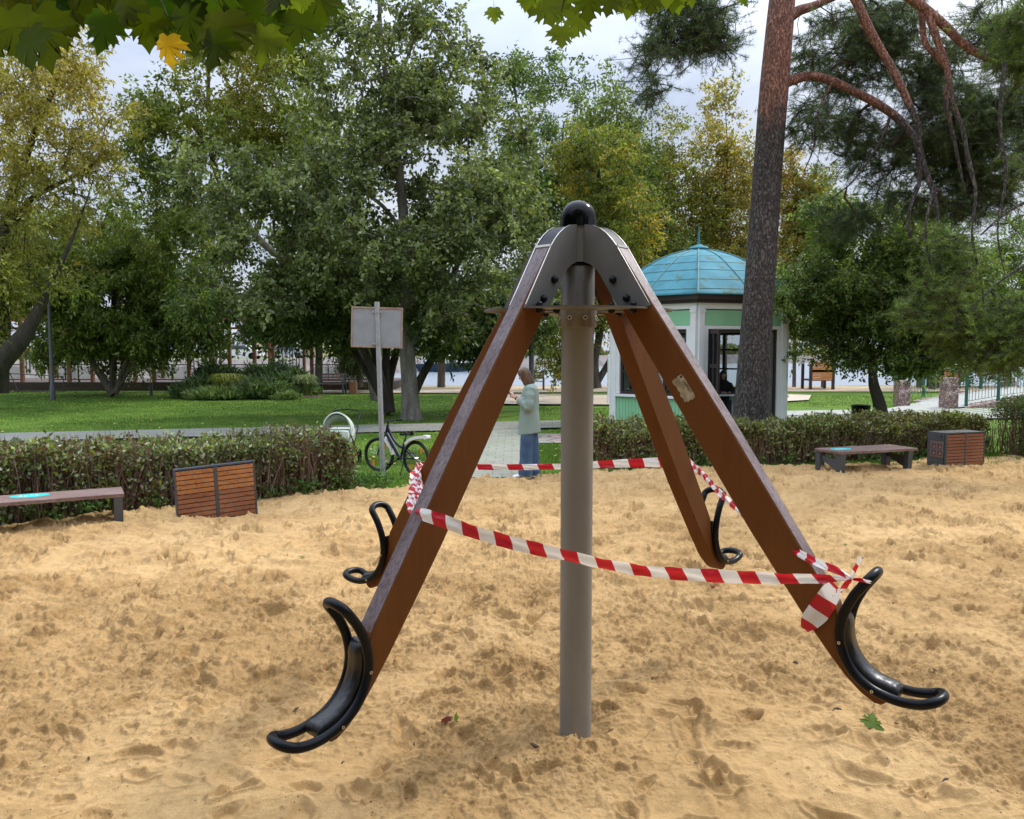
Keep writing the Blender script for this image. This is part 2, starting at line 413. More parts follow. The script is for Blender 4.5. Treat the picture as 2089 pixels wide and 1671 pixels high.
# the lawn rises and falls a little and ends at the river bank
def lawn_z(X, Y):
    return -.012+.03*(vnoise(X*.25, Y*.25, 21)-.5)-.9*np.clip((Y-44.2)/1.5, 0, 1)-.015*np.clip((13-Y)/2, 0, 1)
def make_lawn():
    nx, ny = 200, 160
    t = np.linspace(0, 1, ny); xs = np.linspace(-1, 1, nx)
    X = np.zeros((ny, nx)); Y = np.zeros((ny, nx))
    for j in range(nx):
        x = xs[j]*65
        y0 = np.interp(x, EX, EY)-.1+.1*math.sin(x*5)
        y0 = min(max(y0, 2.5), 17)
        Y[:, j] = y0+(46.5-y0)*t; X[:, j] = x
    Z = lawn_z(X, Y)
    V = np.stack([X, Y, Z], -1).reshape(-1, 3); idx = np.arange(nx*ny).reshape(ny, nx)
    Fq = np.stack([idx[:-1, :-1], idx[:-1, 1:], idx[1:, 1:], idx[1:, :-1]], -1).reshape(-1, 4)
    o = np_mesh('lawn', V, Fq, M_GRASS, smooth=True); o['kind'] = 'structure'
make_lawn()
sheet('ground', [(-1500,-200),(1500,-200),(1500,1500),(-1500,1500)], -2.2, M_SOIL)
# soft ground around and behind the viewer (a level sheet under the modelled sand)
sheet('sand_ground', [(-40,-30),(40,-30),(40,13),(10,12),(1,10.5),(-6,6.8),(-14,2),(-40,2)], -.125, M_SAND)

# ---- paths
def paver_mat(name, a, b, joint, sx, sy, rot=0.0):
    m = bpy.data.materials.new(name); m.use_nodes = True; t = m.node_tree; bs = t.nodes['Principled BSDF']; bs.inputs['Roughness'].default_value = .85
    tcn = t.nodes.new('ShaderNodeTexCoord'); mp_ = t.nodes.new('ShaderNodeMapping'); mp_.inputs['Rotation'].default_value = (0, 0, rot)
    br = t.nodes.new('ShaderNodeTexBrick'); br.inputs['Scale'].default_value = 1; br.inputs['Brick Width'].default_value = sx; br.inputs['Row Height'].default_value = sy
    br.inputs['Mortar Size'].default_value = .008; br.inputs['Color1'].default_value = (*a, 1); br.inputs['Color2'].default_value = (*b, 1); br.inputs['Mortar'].default_value = (*joint, 1)
    n = t.nodes.new('ShaderNodeTexNoise'); n.inputs['Scale'].default_value = 8; n.inputs['Detail'].default_value = 6
    mx = t.nodes.new('ShaderNodeMix'); mx.data_type = 'RGBA'; mx.blend_type = 'MULTIPLY'; mx.inputs['Factor'].default_value = .5
    t.links.new(tcn.outputs['Object'], mp_.inputs[0]); t.links.new(mp_.outputs[0], br.inputs['Vector']); t.links.new(tcn.outputs['Object'], n.inputs['Vector'])
    t.links.new(br.outputs['Color'], mx.inputs['A']); t.links.new(n.outputs['Color'], mx.inputs['B']); t.links.new(mx.outputs['Result'], bs.inputs['Base Color'])
    bp = t.nodes.new('ShaderNodeBump'); bp.inputs['Strength'].default_value = .6; bp.inputs['Distance'].default_value = .01
    t.links.new(n.outputs['Fac'], bp.inputs['Height']); t.links.new(bp.outputs[0], bs.inputs['Normal'])
    return m
M_PAVE = paver_mat('grey_pavers', (.25, .25, .21), (.30, .295, .245), (.12, .15, .07), .42, .42, .05)
M_PAVE2 = paver_mat('small_pavers', (.27, .28, .215), (.33, .325, .26), (.16, .20, .10), .30, .30, 0)
A = G(0, 903); A2 = G(0, 887); B_ = G(1000, 878); B2 = G(1000, 862)
dirp = (B_-A).normalized()
def ext(p, s): return p+dirp*s
sheet('path', [ext(A, -25), ext(B_, 26), ext(B2, 26), ext(A2, -25)], .03, M_PAVE)
sheet('side_path', [(-.82, 11.95), (.34, 12.0), (.36, 15), (.42, 20.4), (-.95, 20.2), (-.86, 15)], .022, M_PAVE2)
# flagstone terrace right of the crossing
M_FLAG = bpy.data.materials.new('flagstones'); M_FLAG.use_nodes = True
t = M_FLAG.node_tree; bs = t.nodes['Principled BSDF']; bs.inputs['Roughness'].default_value = .85
tcn = t.nodes.new('ShaderNodeTexCoord'); v1 = t.nodes.new('ShaderNodeTexVoronoi'); v1.feature = 'DISTANCE_TO_EDGE'; v1.inputs['Scale'].default_value = 1.7
v2 = t.nodes.new('ShaderNodeTexVoronoi'); v2.inputs['Scale'].default_value = 1.7
r = t.nodes.new('ShaderNodeValToRGB'); r.color_ramp.elements[0].position = .02; r.color_ramp.elements[1].position = .05
r.color_ramp.elements[0].color = (.10, .11, .05, 1); r.color_ramp.elements[1].color = (.33, .28, .23, 1)
t.links.new(tcn.outputs['Object'], v1.inputs['Vector']); t.links.new(tcn.outputs['Object'], v2.inputs['Vector']); t.links.new(v1.outputs['Distance'], r.inputs[0])
mx = t.nodes.new('ShaderNodeMix'); mx.data_type = 'RGBA'; mx.blend_type = 'MULTIPLY'; mx.inputs['Factor'].default_value = .3
t.links.new(r.outputs[0], mx.inputs['A']); t.links.new(v2.outputs['Color'], mx.inputs['B']); t.links.new(mx.outputs['Result'], bs.inputs['Base Color'])
sheet('stone_terrace', [(.5, 16.6), (6.5, 16.8), (6.5, 18.6), (.55, 18.4)], .012, M_FLAG)
# far sand courts and beach strip
M_BEACH = mat('beach_sand', (.42, .31, .19), .95, (.52, .40, .26), .8, .8, 20, bdist=.03)
M_SAND2 = mat('court_sand', (.44, .36, .27), .95, (.54, .45, .35), 1.2, 1, 8, bdist=.08)
def strip(name, p, z, m): return sheet(name, [G(*q)[:2] for q in p], z, m)
strip('beach', [(530,803),(950,803),(1300,800),(1850,800),(2300,800),(2300,789),(530,789)], .03, M_BEACH)
strip('volleyball_court', [(980,826),(1300,828),(1300,808),(985,806)], .045, M_SAND2)
strip('play_sand', [(1585,822),(1650,818),(1655,808),(1585,806)], .048, M_SAND2)
strip('far_path', [(480,802),(1000,802),(1000,797),(480,795)], .036, M_SAND2)
M_CONC = mat('pale_concrete', (.28, .285, .25), .85, (.33, .335, .30), 3, .2, 60)
strip('bridge_path', [(1500,852),(1830,846),(1970,832),(1935,812),(1880,822),(1800,838),(1500,842)], .041, M_CONC)
# cobbles with pale stripes
M_COB = bpy.data.materials.new('striped_cobbles'); M_COB.use_nodes = True; t = M_COB.node_tree; bs = t.nodes['Principled BSDF']; bs.inputs['Roughness'].default_value = .8
tcn = t.nodes.new('ShaderNodeTexCoord'); wv = t.nodes.new('ShaderNodeTexWave'); wv.inputs['Scale'].default_value = .62; wv.inputs['Distortion'].default_value = 1.2; wv.inputs['Detail Scale'].default_value = .6
r = t.nodes.new('ShaderNodeValToRGB'); r.color_ramp.elements[0].position = .70; r.color_ramp.elements[1].position = .76
r.color_ramp.elements[0].color = (.17, .18, .12, 1); r.color_ramp.elements[1].color = (.36, .36, .30, 1)
t.links.new(tcn.outputs['Object'], wv.inputs['Vector']); t.links.new(wv.outputs['Fac'], r.inputs[0])
vo = t.nodes.new('ShaderNodeTexVoronoi'); vo.inputs['Scale'].default_value = 9; t.links.new(tcn.outputs['Object'], vo.inputs['Vector'])
mx = t.nodes.new('ShaderNodeMix'); mx.data_type = 'RGBA'; mx.blend_type = 'MULTIPLY'; mx.inputs['Factor'].default_value = .35
t.links.new(r.outputs[0], mx.inputs['A']); t.links.new(vo.outputs['Color'], mx.inputs['B']); t.links.new(mx.outputs['Result'], bs.inputs['Base Color'])
strip('cobbled_path', [(1690,862),(2300,852),(2300,836),(1960,836),(1800,842)], .046, M_COB)
# river
M_WATER = mat('river_water', (.20, .23, .26), .22, None, bump=.35, bscale=3, stretch=(.6, 2.2, 1), bdist=.05)
M_WATER.node_tree.nodes['Principled BSDF'].inputs['IOR'].default_value = 1.33
grid_sheet('river', -900, 900, 44.5, 900, 30, 30, lambda X, Y: X*0-.6, M_WATER)
# ================================================================ ROTATING SEE-SAW
M_STEEL = mat('grey_painted_steel', (.185, .177, .162), .5, (.25, .242, .222), 5, .05, 120, metal=.15, stretch=(1, 1, .25))
M_COLLAR = mat('stained_steel', (.20, .185, .165), .45, (.08, .07, .06), 7, .1, 80, metal=.1, stretch=(2.5, 2.5, .5), vpos=(.4, .75), spec=.3)
M_GREY = mat('grey_plate', (.13, .125, .115), .5, (.17, .165, .15), 4, .08, 200, metal=.3)
M_FLANGE = mat('flange_steel', (.09, .085, .075), .5, (.14, .13, .115), 9, .1, 60, metal=.3)
M_EDGE = mat('bare_plate_edge', (.62, .60, .55), .35, None, metal=.6)
M_DARKPL = mat('dark_plate', (.012, .013, .014), .5, spec=.25)
M_BLACK = mat('black_plastic', (.003, .003, .004), .25, None, bump=.04, bscale=60, spec=.2)
M_GLOSS = mat('black_gloss', (.001, .001, .0015), .12, None, spec=.16)
M_TUBE = mat('black_rubber_tube', (.003, .0035, .005), .30, (.005, .006, .008), 20, .05, 150, spec=.17)
M_SCREW = mat('screw_steel', (.62, .6, .56), .3, None, metal=1)
M_BOLT = mat('black_bolt', (.004, .005, .005), .3, spec=.2)
def wood_mat(name, a, b, rough=.5, scale=6, st=(1, 1, .12), bump=.25, crack=None, vpos=(.35, .65)):
    m = mat(name, a, rough, b, scale, bump, scale*6, stretch=st, bdist=.004, vpos=vpos)
    if crack:
        t = m.node_tree; bs = t.nodes['Principled BSDF']; old = bs.inputs['Base Color'].links[0].from_socket
        mp_ = [x for x in t.nodes if x.type == 'MAPPING'][0]
        n = t.nodes.new('ShaderNodeTexNoise'); n.inputs['Scale'].default_value = scale*9; n.inputs['Detail'].default_value = 8; n.inputs['Roughness'].default_value = .7
        r = t.nodes.new('ShaderNodeValToRGB'); r.color_ramp.elements[0].position = .40; r.color_ramp.elements[1].position = .50
        r.color_ramp.elements[0].color = (*crack, 1); r.color_ramp.elements[1].color = (1, 1, 1, 1)
        mx = t.nodes.new('ShaderNodeMix'); mx.data_type = 'RGBA'; mx.blend_type = 'MULTIPLY'; mx.inputs['Factor'].default_value = .8
        t.links.new(mp_.outputs[0], n.inputs['Vector']); t.links.new(n.outputs['Fac'], r.inputs[0])
        t.links.new(old, mx.inputs['A']); t.links.new(r.outputs[0], mx.inputs['B']); t.links.new(mx.outputs['Result'], bs.inputs['Base Color'])
    return m
M_BEAM = wood_mat('orange_brown_stain', (.115, .038, .006), (.135, .046, .008), .6, 3, bump=.08, crack=(.9, .87, .85))
M_BEAMTOP = wood_mat('weathered_beam_face', (.10, .060, .056), (.19, .14, .14), .55, 9, (1, 1, .10), .9, (.30, .26, .25))
[x for x in M_BEAM.node_tree.nodes if x.type == 'BSDF_PRINCIPLED'][0].inputs['Specular IOR Level'].default_value = .22
M_PAD = wood_mat('cracked_black_pad', (.006, .0055, .0055), (.016, .014, .013), .33, 8, (1, 1, .2), .9, (.3, .3, .3))

PX, PY = .319, 3.976
carousel = thing('rotating_seesaw', 'four-armed wooden rotating see-saw hanging from a grey steel post in the sand', 'play equipment', (PX, PY, 0))
o_ = Vector((PX, PY, 0))
zf = sand_z(PX, PY)
mb = MB(); mb.lathe([(.079, -.3), (.079, 2.03)], o_, 48); build('post', mb, M_STEEL, carousel, smooth=True)
mb = MB(); mb.lathe([(.079, 2.01), (.0915, 2.012), (.094, 2.018), (.094, 2.092), (.088, 2.098), (.081, 2.10), (.081, 2.30), (.078, 2.306)], o_, 48)
col = build('collar', mb, M_COLLAR, carousel, smooth=True)
for k in range(8):
    a = k*math.pi/4+.3-math.pi/2
    mb = MB(); n_ = Vector((math.cos(a), math.sin(a), 0)); c = o_+n_*.0935+Vector((0, 0, 2.056))
    mb.tube([c, c+n_*.004], .0115, 14); mb.tube([c+n_*.004, c+n_*.005], .006, 6, mi=1)
    build('screw', mb, [M_EDGE, M_BOLT], col, smooth=True)
mb = MB(); mb.lathe([(.083, 2.302), (.084, 2.312), (.070, 2.318), (.066, 2.335), (.055, 2.345), (.0, 2.346)], o_, 32, caps=False); build('post_cap', mb, M_BLACK, carousel, smooth=True)

ARM = {'NR': (-38.8, 0.0), 'FR': (47.5, .005), 'FL': (143.2, .055), 'NL': (225.2, .075)}
BW = .09
def arm_fn(az, k, center=o_):
    a = R_(az); er = Vector((math.cos(a), math.sin(a), 0)); et = Vector((-math.sin(a), math.cos(a), 0))
    def fn(r, z, t=0.0): return center+er*r+et*t+Vector((0, 0, z-k*max(r-.25, 0)))
    return fn, er, et
OUTER = [(.245, 2.385), (.422, 2.125), (.679, 1.762), (.806, 1.58), (1.07, 1.185), (1.18, 1.02), (1.262, .895), (1.272, .86), (1.276, .80), (1.292, .75), (1.318, .70), (1.352, .66), (1.392, .626), (1.43, .604), (1.462, .592), (1.470, .572)]
INNER = [(1.462, .553), (1.445, .540), (1.42, .541), (1.37, .568), (1.31, .620), (1.245, .694), (1.176, .780), (1.024, .985), (.904, 1.150), (.652, 1.522), (.478, 1.785), (.30, 2.05), (.19, 2.21), (.10, 2.33), (.10, 2.46)]
TUBE = [(1.380, 1.012), (1.360, .984), (1.334, .944), (1.303, .872), (1.291, .789), (1.308, .711), (1.350, .647), (1.409, .605), (1.477, .585), (1.535, .581), (1.585, .588), (1.613, .598)]
def along(P, n=8): return smooth_path([Vector((p[0], p[1], 0)) for p in P], n)
for nm, (az, k) in ARM.items():
    fn, er, et = arm_fn(az, k)
    lab = {'NL': 'beam with torn tape wound round it', 'NR': 'beam with a peeling paper sticker'}.get(nm)
    mb = MB()
    poly = OUTER+INNER
    # prism with a small bevel: three layers
    n = len(poly); emi = [1]*6+[0]*(n-6)
    cx_, cz_ = [], []
    def inset(P, d):
        Q = []
        N = len(P)
        for i in range(N):
            a = Vector(P[i-1]); b = Vector(P[i]); c = Vector(P[(i+1) % N])
            n1 = (b-a).normalized(); n2 = (c-b).normalized()
            nn = Vector((-(n1.y+n2.y), (n1.x+n2.x)))
            if nn.length < 1e-6: nn = Vector((-n1.y, n1.x))
            nn.normalize(); Q.append((b.x-nn.x*d*-1, b.y-nn.y*d*-1))
        return Q
    area = sum(poly[i-1][0]*poly[i][1]-poly[i][0]*poly[i-1][1] for i in range(n))
    sgn = -1 if area < 0 else 1
    ins = inset(poly, .006*sgn)
    h = BW/2
    rings = [[fn(u, v, -h) for u, v in ins], [fn(u, v, -h+.006) for u, v in poly], [fn(u, v, h-.006) for u, v in poly], [fn(u, v, h) for u, v in ins]]
    vs = [p for r_ in rings for p in r_]; fs = [tuple(range(n-1, -1, -1)), tuple(3*n+i for i in range(n))]; ms = [0, 0]
    for i in range(3):
        for j in range(n):
            l = (j+1) % n; fs.append((i*n+j, i*n+l, (i+1)*n+l, (i+1)*n+j)); ms.append(emi[j] if i == 1 else (1 if (emi[j] and i != 1 and False) else 0))
    mb.v = [tuple(p) for p in vs]; mb.f = fs; mb.m = ms
    # local frame so that the grain runs along the beam: keep world coords, grain follows z
    beam = build('beam', mb, [M_BEAM, M_BEAMTOP], carousel, smooth=30)
    if lab: beam['label'] = lab
    # seat: bent tube loop running down both cheeks of the beam
    hw = BW/2+.019
    P = along(TUBE, 6)
    def lift(p, t): return fn(p.x, p.y, t)
    path = []
    m_ = len(P)
    # width profile: the loop closes in a half round at each end
    side = [lift(p, -hw) for p in P]
    d_end = (P[-1]-P[-2]).normalized(); d_st = (P[0]-P[1]).normalized()
    path += side
    for j in range(1, 8):
        a = math.pi*j/8; q = P[-1]+d_end*math.sin(a)*.040; path.append(lift(q, -hw*math.cos(a)))
    path += [lift(p, hw) for p in reversed(P)]
    for j in range(1, 8):
        a = math.pi*j/8; q = P[0]+d_st*math.sin(a)*.040; path.append(lift(q, hw*math.cos(a)))
    mb = MB(); mb.tube(path, .0192, 16, closed=True)
    frame = build('seat_frame', mb, M_TUBE, carousel, smooth=180)
    for s_ in (-1, 1):
        for idx in (4*6+2, 7*6+1):
            c = lift(P[idx], s_*(hw+.0185)); mb = MB(); mb.tube([c, c+et*s_*.003], .006, 12); mb.tube([c+et*s_*.003, c+et*s_*.0036], .003, 8, mi=1)
            build('screw', mb, [M_SCREW, M_BOLT], frame, smooth=True)
    # black pad between the tubes
    Q = along([(1.292, .868), (1.287, .789), (1.303, .720), (1.342, .657), (1.400, .614), (1.470, .594), (1.505, .588)], 5)
    rings = []
    nQ = len(Q)
    for i, q in enumerate(Q):
        tq = (Q[min(i+1, nQ-1)]-Q[max(i-1, 0)]).normalized(); nv = Vector((-tq.y, tq.x, 0))
        if nv.x < 0 and abs(nv.x) > abs(nv.y): nv = -nv
        nv = Vector((-tq.y, tq.x, 0))
        e = min(i, nQ-1-i)
        th = .034 if e > 2 else (.028 if e == 2 else (.020 if e == 1 else .008))
        w_ = .044
        ring = []
        for (tt, dd) in ((-w_, -.012), (-w_, th*.55), (-w_*.8, th*.9), (-w_*.35, th), (w_*.35, th), (w_*.8, th*.9), (w_, th*.55), (w_, -.012)):
            p = q+nv*dd; ring.append(fn(p.x, p.y, tt))
        rings.append(ring)
    mb = MB(); mb.loft(rings); build('seat_pad', mb, M_PAD, carousel, smooth=50)
# sticker on the near right beam
fn, er, et = arm_fn(*ARM['NR'])
bd = Vector((.564, -.826)); bn = Vector((.826, .564))
c2 = Vector((.592, 1.735))
def stp(u, v, t): q = c2+bd*u+bn*v; return fn(q.x, q.y, -BW/2-.0012-t)
outl = [(-.058, .006), (-.056, .028), (-.052, .024), (-.046, .029), (-.02, .030), (.02, .029), (.05, .030), (.064, .027), (.066, .01), (.060, .0), (.064, -.012), (.056, -.018), (.058, -.026), (.050, -.028), (.040, -.024), (.022, -.032), (.008, -.022), (-.004, -.027), (-.022, -.024), (-.04, -.031), (-.055, -.028), (-.058, -.012), (-.054, -.004)]
mb = MB(); mb.prism(outl, stp, 0, .0006)
nr_beam = [o for o in bpy.data.objects if o.name.startswith('beam') and o.get('label') == 'beam with a peeling paper sticker'][0]
M_PAPER = mat('old_paper', (.42, .37, .26), .8, (.28, .22, .13), 30, .2, 80)
stk = build('sticker', mb, M_PAPER, nr_beam)
M_INK = mat('black_ink', (.02, .018, .015), .7); M_INK2 = mat('faded_ink', (.22, .17, .10), .8)
def text_mesh(txt, size, place, name, m, parent, spacing=1.0, sx=1.0):
    "place(x, y) -> 3D; flat lettering"
    cu = bpy.data.curves.new('t', 'FONT'); cu.body = txt; cu.size = size; cu.space_character = spacing; cu.align_x = 'CENTER'; cu.align_y = 'CENTER'; cu.resolution_u = 3; cu.offset = size*.02
    ob = bpy.data.objects.new('t', cu); COL.objects.link(ob); bpy.context.view_layer.update()
    me = bpy.data.meshes.new_from_object(ob.evaluated_get(bpy.context.evaluated_depsgraph_get()))
    mb = MB(); mb.add([place(v.co.x*sx, v.co.y) for v in me.vertices], [tuple(p.vertices) for p in me.polygons])
    bpy.data.objects.remove(ob); bpy.data.curves.remove(cu)
    return build(name, mb, m, parent, fix=False)
text_mesh('\u25aaLAPPSET'.replace('\u25aa', ''), .0165, lambda x, y: stp(x+.004, y+.0195, .0012), 'lettering', M_INK, stk, 1.05, 1.02)
mb = MB(); mb.prism([(-.052, .014), (-.042, .014), (-.042, .025), (-.052, .025)], stp, .0008, .0012)
for i in range(5): mb.prism([(-.05+.001*i, .004-.005*i), (-.012+.004*(i % 2), .004-.005*i), (-.012+.004*(i % 2), .0055-.005*i), (-.05+.001*i, .0055-.005*i)], stp, .0008, .0012, mi=1)
for i in range(3): mb.prism([(.03, -.012-.004*i), (.055, -.012-.004*i), (.055, -.0108-.004*i), (.03, -.0108-.004*i)], stp, .0008, .0012, mi=1)
build('print', mb, [M_INK, M_INK2], stk)

# head plates: per quadrant a folded plate with a wing on each neighbouring beam
order = ['NR', 'FR', 'FL', 'NL']
WING = [(.068, 2.493), (.075, 2.493), (.118, 2.486), (.158, 2.468), (.195, 2.441), (.225, 2.410), (.249, 2.380), (.417, 2.118), (.425, 2.104), (.418, 2.098), (.262, 2.098), (.225, 2.150), (.190, 2.205), (.165, 2.245), (.140, 2.278), (.108, 2.302), (.085, 2.312), (.068, 2.318)]
for qi in range(4):
    A_, Bq = order[qi], order[(qi+1) % 4]
    mb = MB()
    bolts = []
    for nm, s in ((A_, 1), (Bq, -1)):
        fn, er, et = arm_fn(*ARM[nm]); t0 = s*(BW/2+.001); t1 = s*(BW/2+.007)
        n = len(WING)
        mb.prism(WING, fn, t0, t1, 0, edge_mi=[0]+[1]*6+[0]*(n-7))
        for (r_, z_) in ((.232, 2.225), (.305, 2.138)):
            bolts.append((fn(r_, z_, t1), et*s))
    azA = R_(ARM[A_][0]); azB = R_(ARM[Bq][0]); 
    if azB < azA: azB += 2*math.pi
    am = (azA+azB)/2
    dm = Vector((math.cos(am), math.sin(am), 0)); dt = Vector((-math.sin(am), math.cos(am), 0))
    # fold strip between the wings at the middle
    mb.box(o_+dm*.078+Vector((0, 0, 2.4055)), (.005, .034, .172), Matrix((dm, dt, Vector((0, 0, 1)))).transposed())
    hp = build('head_plate', mb, [M_GREY, M_EDGE], carousel, smooth=25)
    # flange: quarter of a disc lying flat
    pl = []
    fnA, erA, etA = arm_fn(*ARM[A_]); fnB, erB, etB = arm_fn(*ARM[Bq])
    g = BW/2+.006
    pts = []
    for a in np.linspace(azA, azB, 15):
        rr = .455-.06*abs((a-am)/((azB-azA)/2))**3
        p = Vector((math.cos(a), math.sin(a), 0))*rr
        if p.dot(etA) < g: p += etA*(g-p.dot(etA))
        if p.dot(-etB) < g: p += -etB*(g-p.dot(-etB))
        pts.append(p)
    for a in np.linspace(azB-.5, azA+.5, 6): pts.append(Vector((math.cos(a), math.sin(a), 0))*.105)
    mb = MB(); mb.prism([(p.x, p.y) for p in pts], lambda u, v, t: o_+Vector((u, v, t)), 2.087, 2.095)
    fl = build('flange_plate', mb, [M_FLANGE], carousel)
    for c, n_ in bolts:
        mb = MB(); mb.tube([c, c+n_*.006], .019, 6); mb.tube([c+n_*.006, c+n_*.014, c+n_*.02, c+n_*.023], [.0165, .015, .010, .003], 14)
        build('bolt', mb, M_BOLT, hp, smooth=30)
    for fnx, s, etx in ((fnA, 1, etA), (fnB, -1, etB)):
        for r_ in (.24, .355):
            c = fnx(r_, 2.095, s*(BW/2+.032)); c.z = 2.095
            mb = MB(); z = Vector((0, 0, 1)); mb.tube([c, c+z*.008], .018, 6); mb.tube([c+z*.008, c+z*.018, c+z*.024, c+z*.027], [.0155, .014, .009, .003], 12)
            c = c-z*.008; mb.tube([c, c-z*.012, c-z*.02], [.017, .016, .006], 12)
            build('bolt', mb, M_BOLT, fl, smooth=30)
# dark strips closing the top between the wings, over each beam
for nm, (az, k) in ARM.items():
    fn, er, et = arm_fn(az, k)
    S = along([(.05, 2.489), (.118, 2.482), (.158, 2.464), (.195, 2.437), (.225, 2.406), (.247, 2.384)], 3)
    rings = []
    for q in S: rings.append([fn(q.x, q.y, -BW/2), fn(q.x, q.y, BW/2), fn(q.x-.004, q.y-.008, BW/2), fn(q.x-.004, q.y-.008, -BW/2)])
    mb = MB(); mb.loft(rings)
    q = S[-1]; mb.prism([(q.x-.002, q.y-.012), (q.x+.008, q.y-.008), (q.x+.006, q.y+.002), (q.x-.006, q.y+.003)], fn, -BW/2-.001, BW/2+.001, mi=1)
    build('cover_strip', mb, [M_DARKPL, M_EDGE], carousel, smooth=30)
# glossy dome with four pressed arches
seg = 48; prof = [(.0, .162), (.018, .1605), (.036, .154), (.052, .143), (.066, .126), (.077, .104), (.084, .078), (.087, .05), (.088, .012), (.089, .0)]
mb = MB(); cdome = o_+Vector((0, 0, 2.488)); vs = []
for (r_, z_) in reversed(prof):
    for kk in range(seg):
        a = 2*math.pi*kk/seg
        aa = (a-R_(5)) % (math.pi/2)-math.pi/4
        lim = .105-.055*(aa/.55)**2
        ry = r_
        if abs(aa) < .55 and z_ < lim: ry = min(r_, .080/max(math.cos(aa), .1))
        vs.append(cdome+Vector((math.cos(a)*ry, math.sin(a)*ry, z_*.80)))
mb.v = [tuple(v) for v in vs]; np_ = len(prof)
for i in range(np_-1):
    for kk in range(seg):
        l = (kk+1) % seg; mb.f.append((i*seg+kk, i*seg+l, (i+1)*seg+l, (i+1)*seg+kk)); mb.m.append(0)
build('dome_cap', mb, M_GLOSS, carousel, smooth=35)

# ---------------------------------------------------------------- barrier tape
M_TAPE = bpy.data.materials.new('red_white_tape'); M_TAPE.use_nodes = True
t = M_TAPE.node_tree; b = t.nodes['Principled BSDF']; b.inputs['Roughness'].default_value = .32
at = t.nodes.new('ShaderNodeAttribute'); at.attribute_name = 'run'
fr = t.nodes.new('ShaderNodeMath'); fr.operation = 'FRACT'; gt = t.nodes.new('ShaderNodeMath'); gt.operation = 'GREATER_THAN'; gt.inputs[1].default_value = .5
mx = t.nodes.new('ShaderNodeMix'); mx.data_type = 'RGBA'; mx.inputs['A'].default_value = (.55, .012, .025, 1); mx.inputs['B'].default_value = (.84, .83, .81, 1)
t.links.new(at.outputs['Fac'], fr.inputs[0]); t.links.new(fr.outputs[0], gt.inputs[0]); t.links.new(gt.outputs[0], mx.inputs['Factor']); t.links.new(mx.outputs['Result'], b.inputs['Base Color'])
tr = t.nodes.new('ShaderNodeBsdfTranslucent'); ms_ = t.nodes.new('ShaderNodeMixShader'); ms_.inputs[0].default_value = .3; oo = t.nodes['Material Output']
t.links.new(mx.outputs['Result'], tr.inputs['Color']); t.links.new(b.outputs[0], ms_.inputs[1]); t.links.new(tr.outputs[0], ms_.inputs[2]); t.links.new(ms_.outputs[0], oo.inputs[0])
TV, TF, TA = [], [], []
def tape(P, width, period=.16, twist=None, skew=.35, n=12, start=0.0, ups=None, crumple=.0025, seed=0):
    "ribbon along P; ups = list of width directions per control point"
    S = smooth_path(P, n); N = len(S)
    U = [Vector(u) for u in (ups or [(0, 0, 1)]*len(P))]
    Us = []
    for i in range(N):
        f_ = i/n; j = min(int(f_), len(U)-2) if len(U) > 1 else 0
        Us.append(U[j].lerp(U[min(j+1, len(U)-1)], f_-j).normalized())
    o = len(TV); s = start; K = 6; w = width if hasattr(width, '__len__') else [width]*len(P)
    for i, p in enumerate(S):
        if i: s += (p-S[i-1]).length
        f_ = i/n; j = min(int(f_), len(w)-2); ww = w[j]*(1-(f_-j))+w[j+1]*(f_-j)
        T = (S[min(i+1, N-1)]-S[max(i-1, 0)]).normalized(); u = Us[i]; u = (u-T*u.dot(T)).normalized(); nrm = T.cross(u)
        for kq in range(K+1):
            v = kq/K-.5
            wob = crumple*(math.sin(s*37+seed+v*5)+math.sin(s*83+seed*2-v*9)*.6+2.0*math.sin(s*11+v*7+seed))
            TV.append(tuple(p+u*v*ww+nrm*wob)); TA.append((s+skew*v*width_ref)/period)
    for i in range(N-1):
        for kq in range(K):
            TF.append((o+i*(K+1)+kq, o+i*(K+1)+kq+1, o+(i+1)*(K+1)+kq+1, o+(i+1)*(K+1)+kq))
width_ref = .055
def at_arm(nm, r, z, t): fn, er, et = arm_fn(*ARM[nm]); return fn(r, z, t)
fNL, eNL, tNL = arm_fn(*ARM['NL']); fNR, eNR, tNR = arm_fn(*ARM['NR']); fFR, eFR, tFR = arm_fn(*ARM['FR']); fFL, eFL, tFL = arm_fn(*ARM['FL'])
# front run: from the outer face of the near left beam, along its cheek, sagging to the knot
depth = lambda px: np.interp(px, [845, 880, 960, 1740], [3.27, 3.22, 3.19, 2.92])
pl_ = [(846, 1047), (864, 1050), (905, 1064), (960, 1083), (1060, 1111), (1160, 1136), (1250, 1154), (1350, 1167), (1440, 1175), (1530, 1179), (1600, 1180), (1690, 1180), (1735, 1181)]
ups = [(0, .2, 1)]+[(.12, .15, 1)]*2+[(.1, -.15, 1)]*2+[(0, -.5, 1)]*3+[(0, -.2, 1)]*3+[(0, 0, 1)]*2
dd = [3.30, 3.225, 3.17, 3.15]+[3.15-(px-960)/(1735-960)*.20 for px, _ in pl_[4:]]
tape([W(px, py, d_) for (px, py), d_ in zip(pl_, dd)], [.035, .05]+[.054]*8+[.045, .03, .008], ups=ups, period=.135, skew=.5)
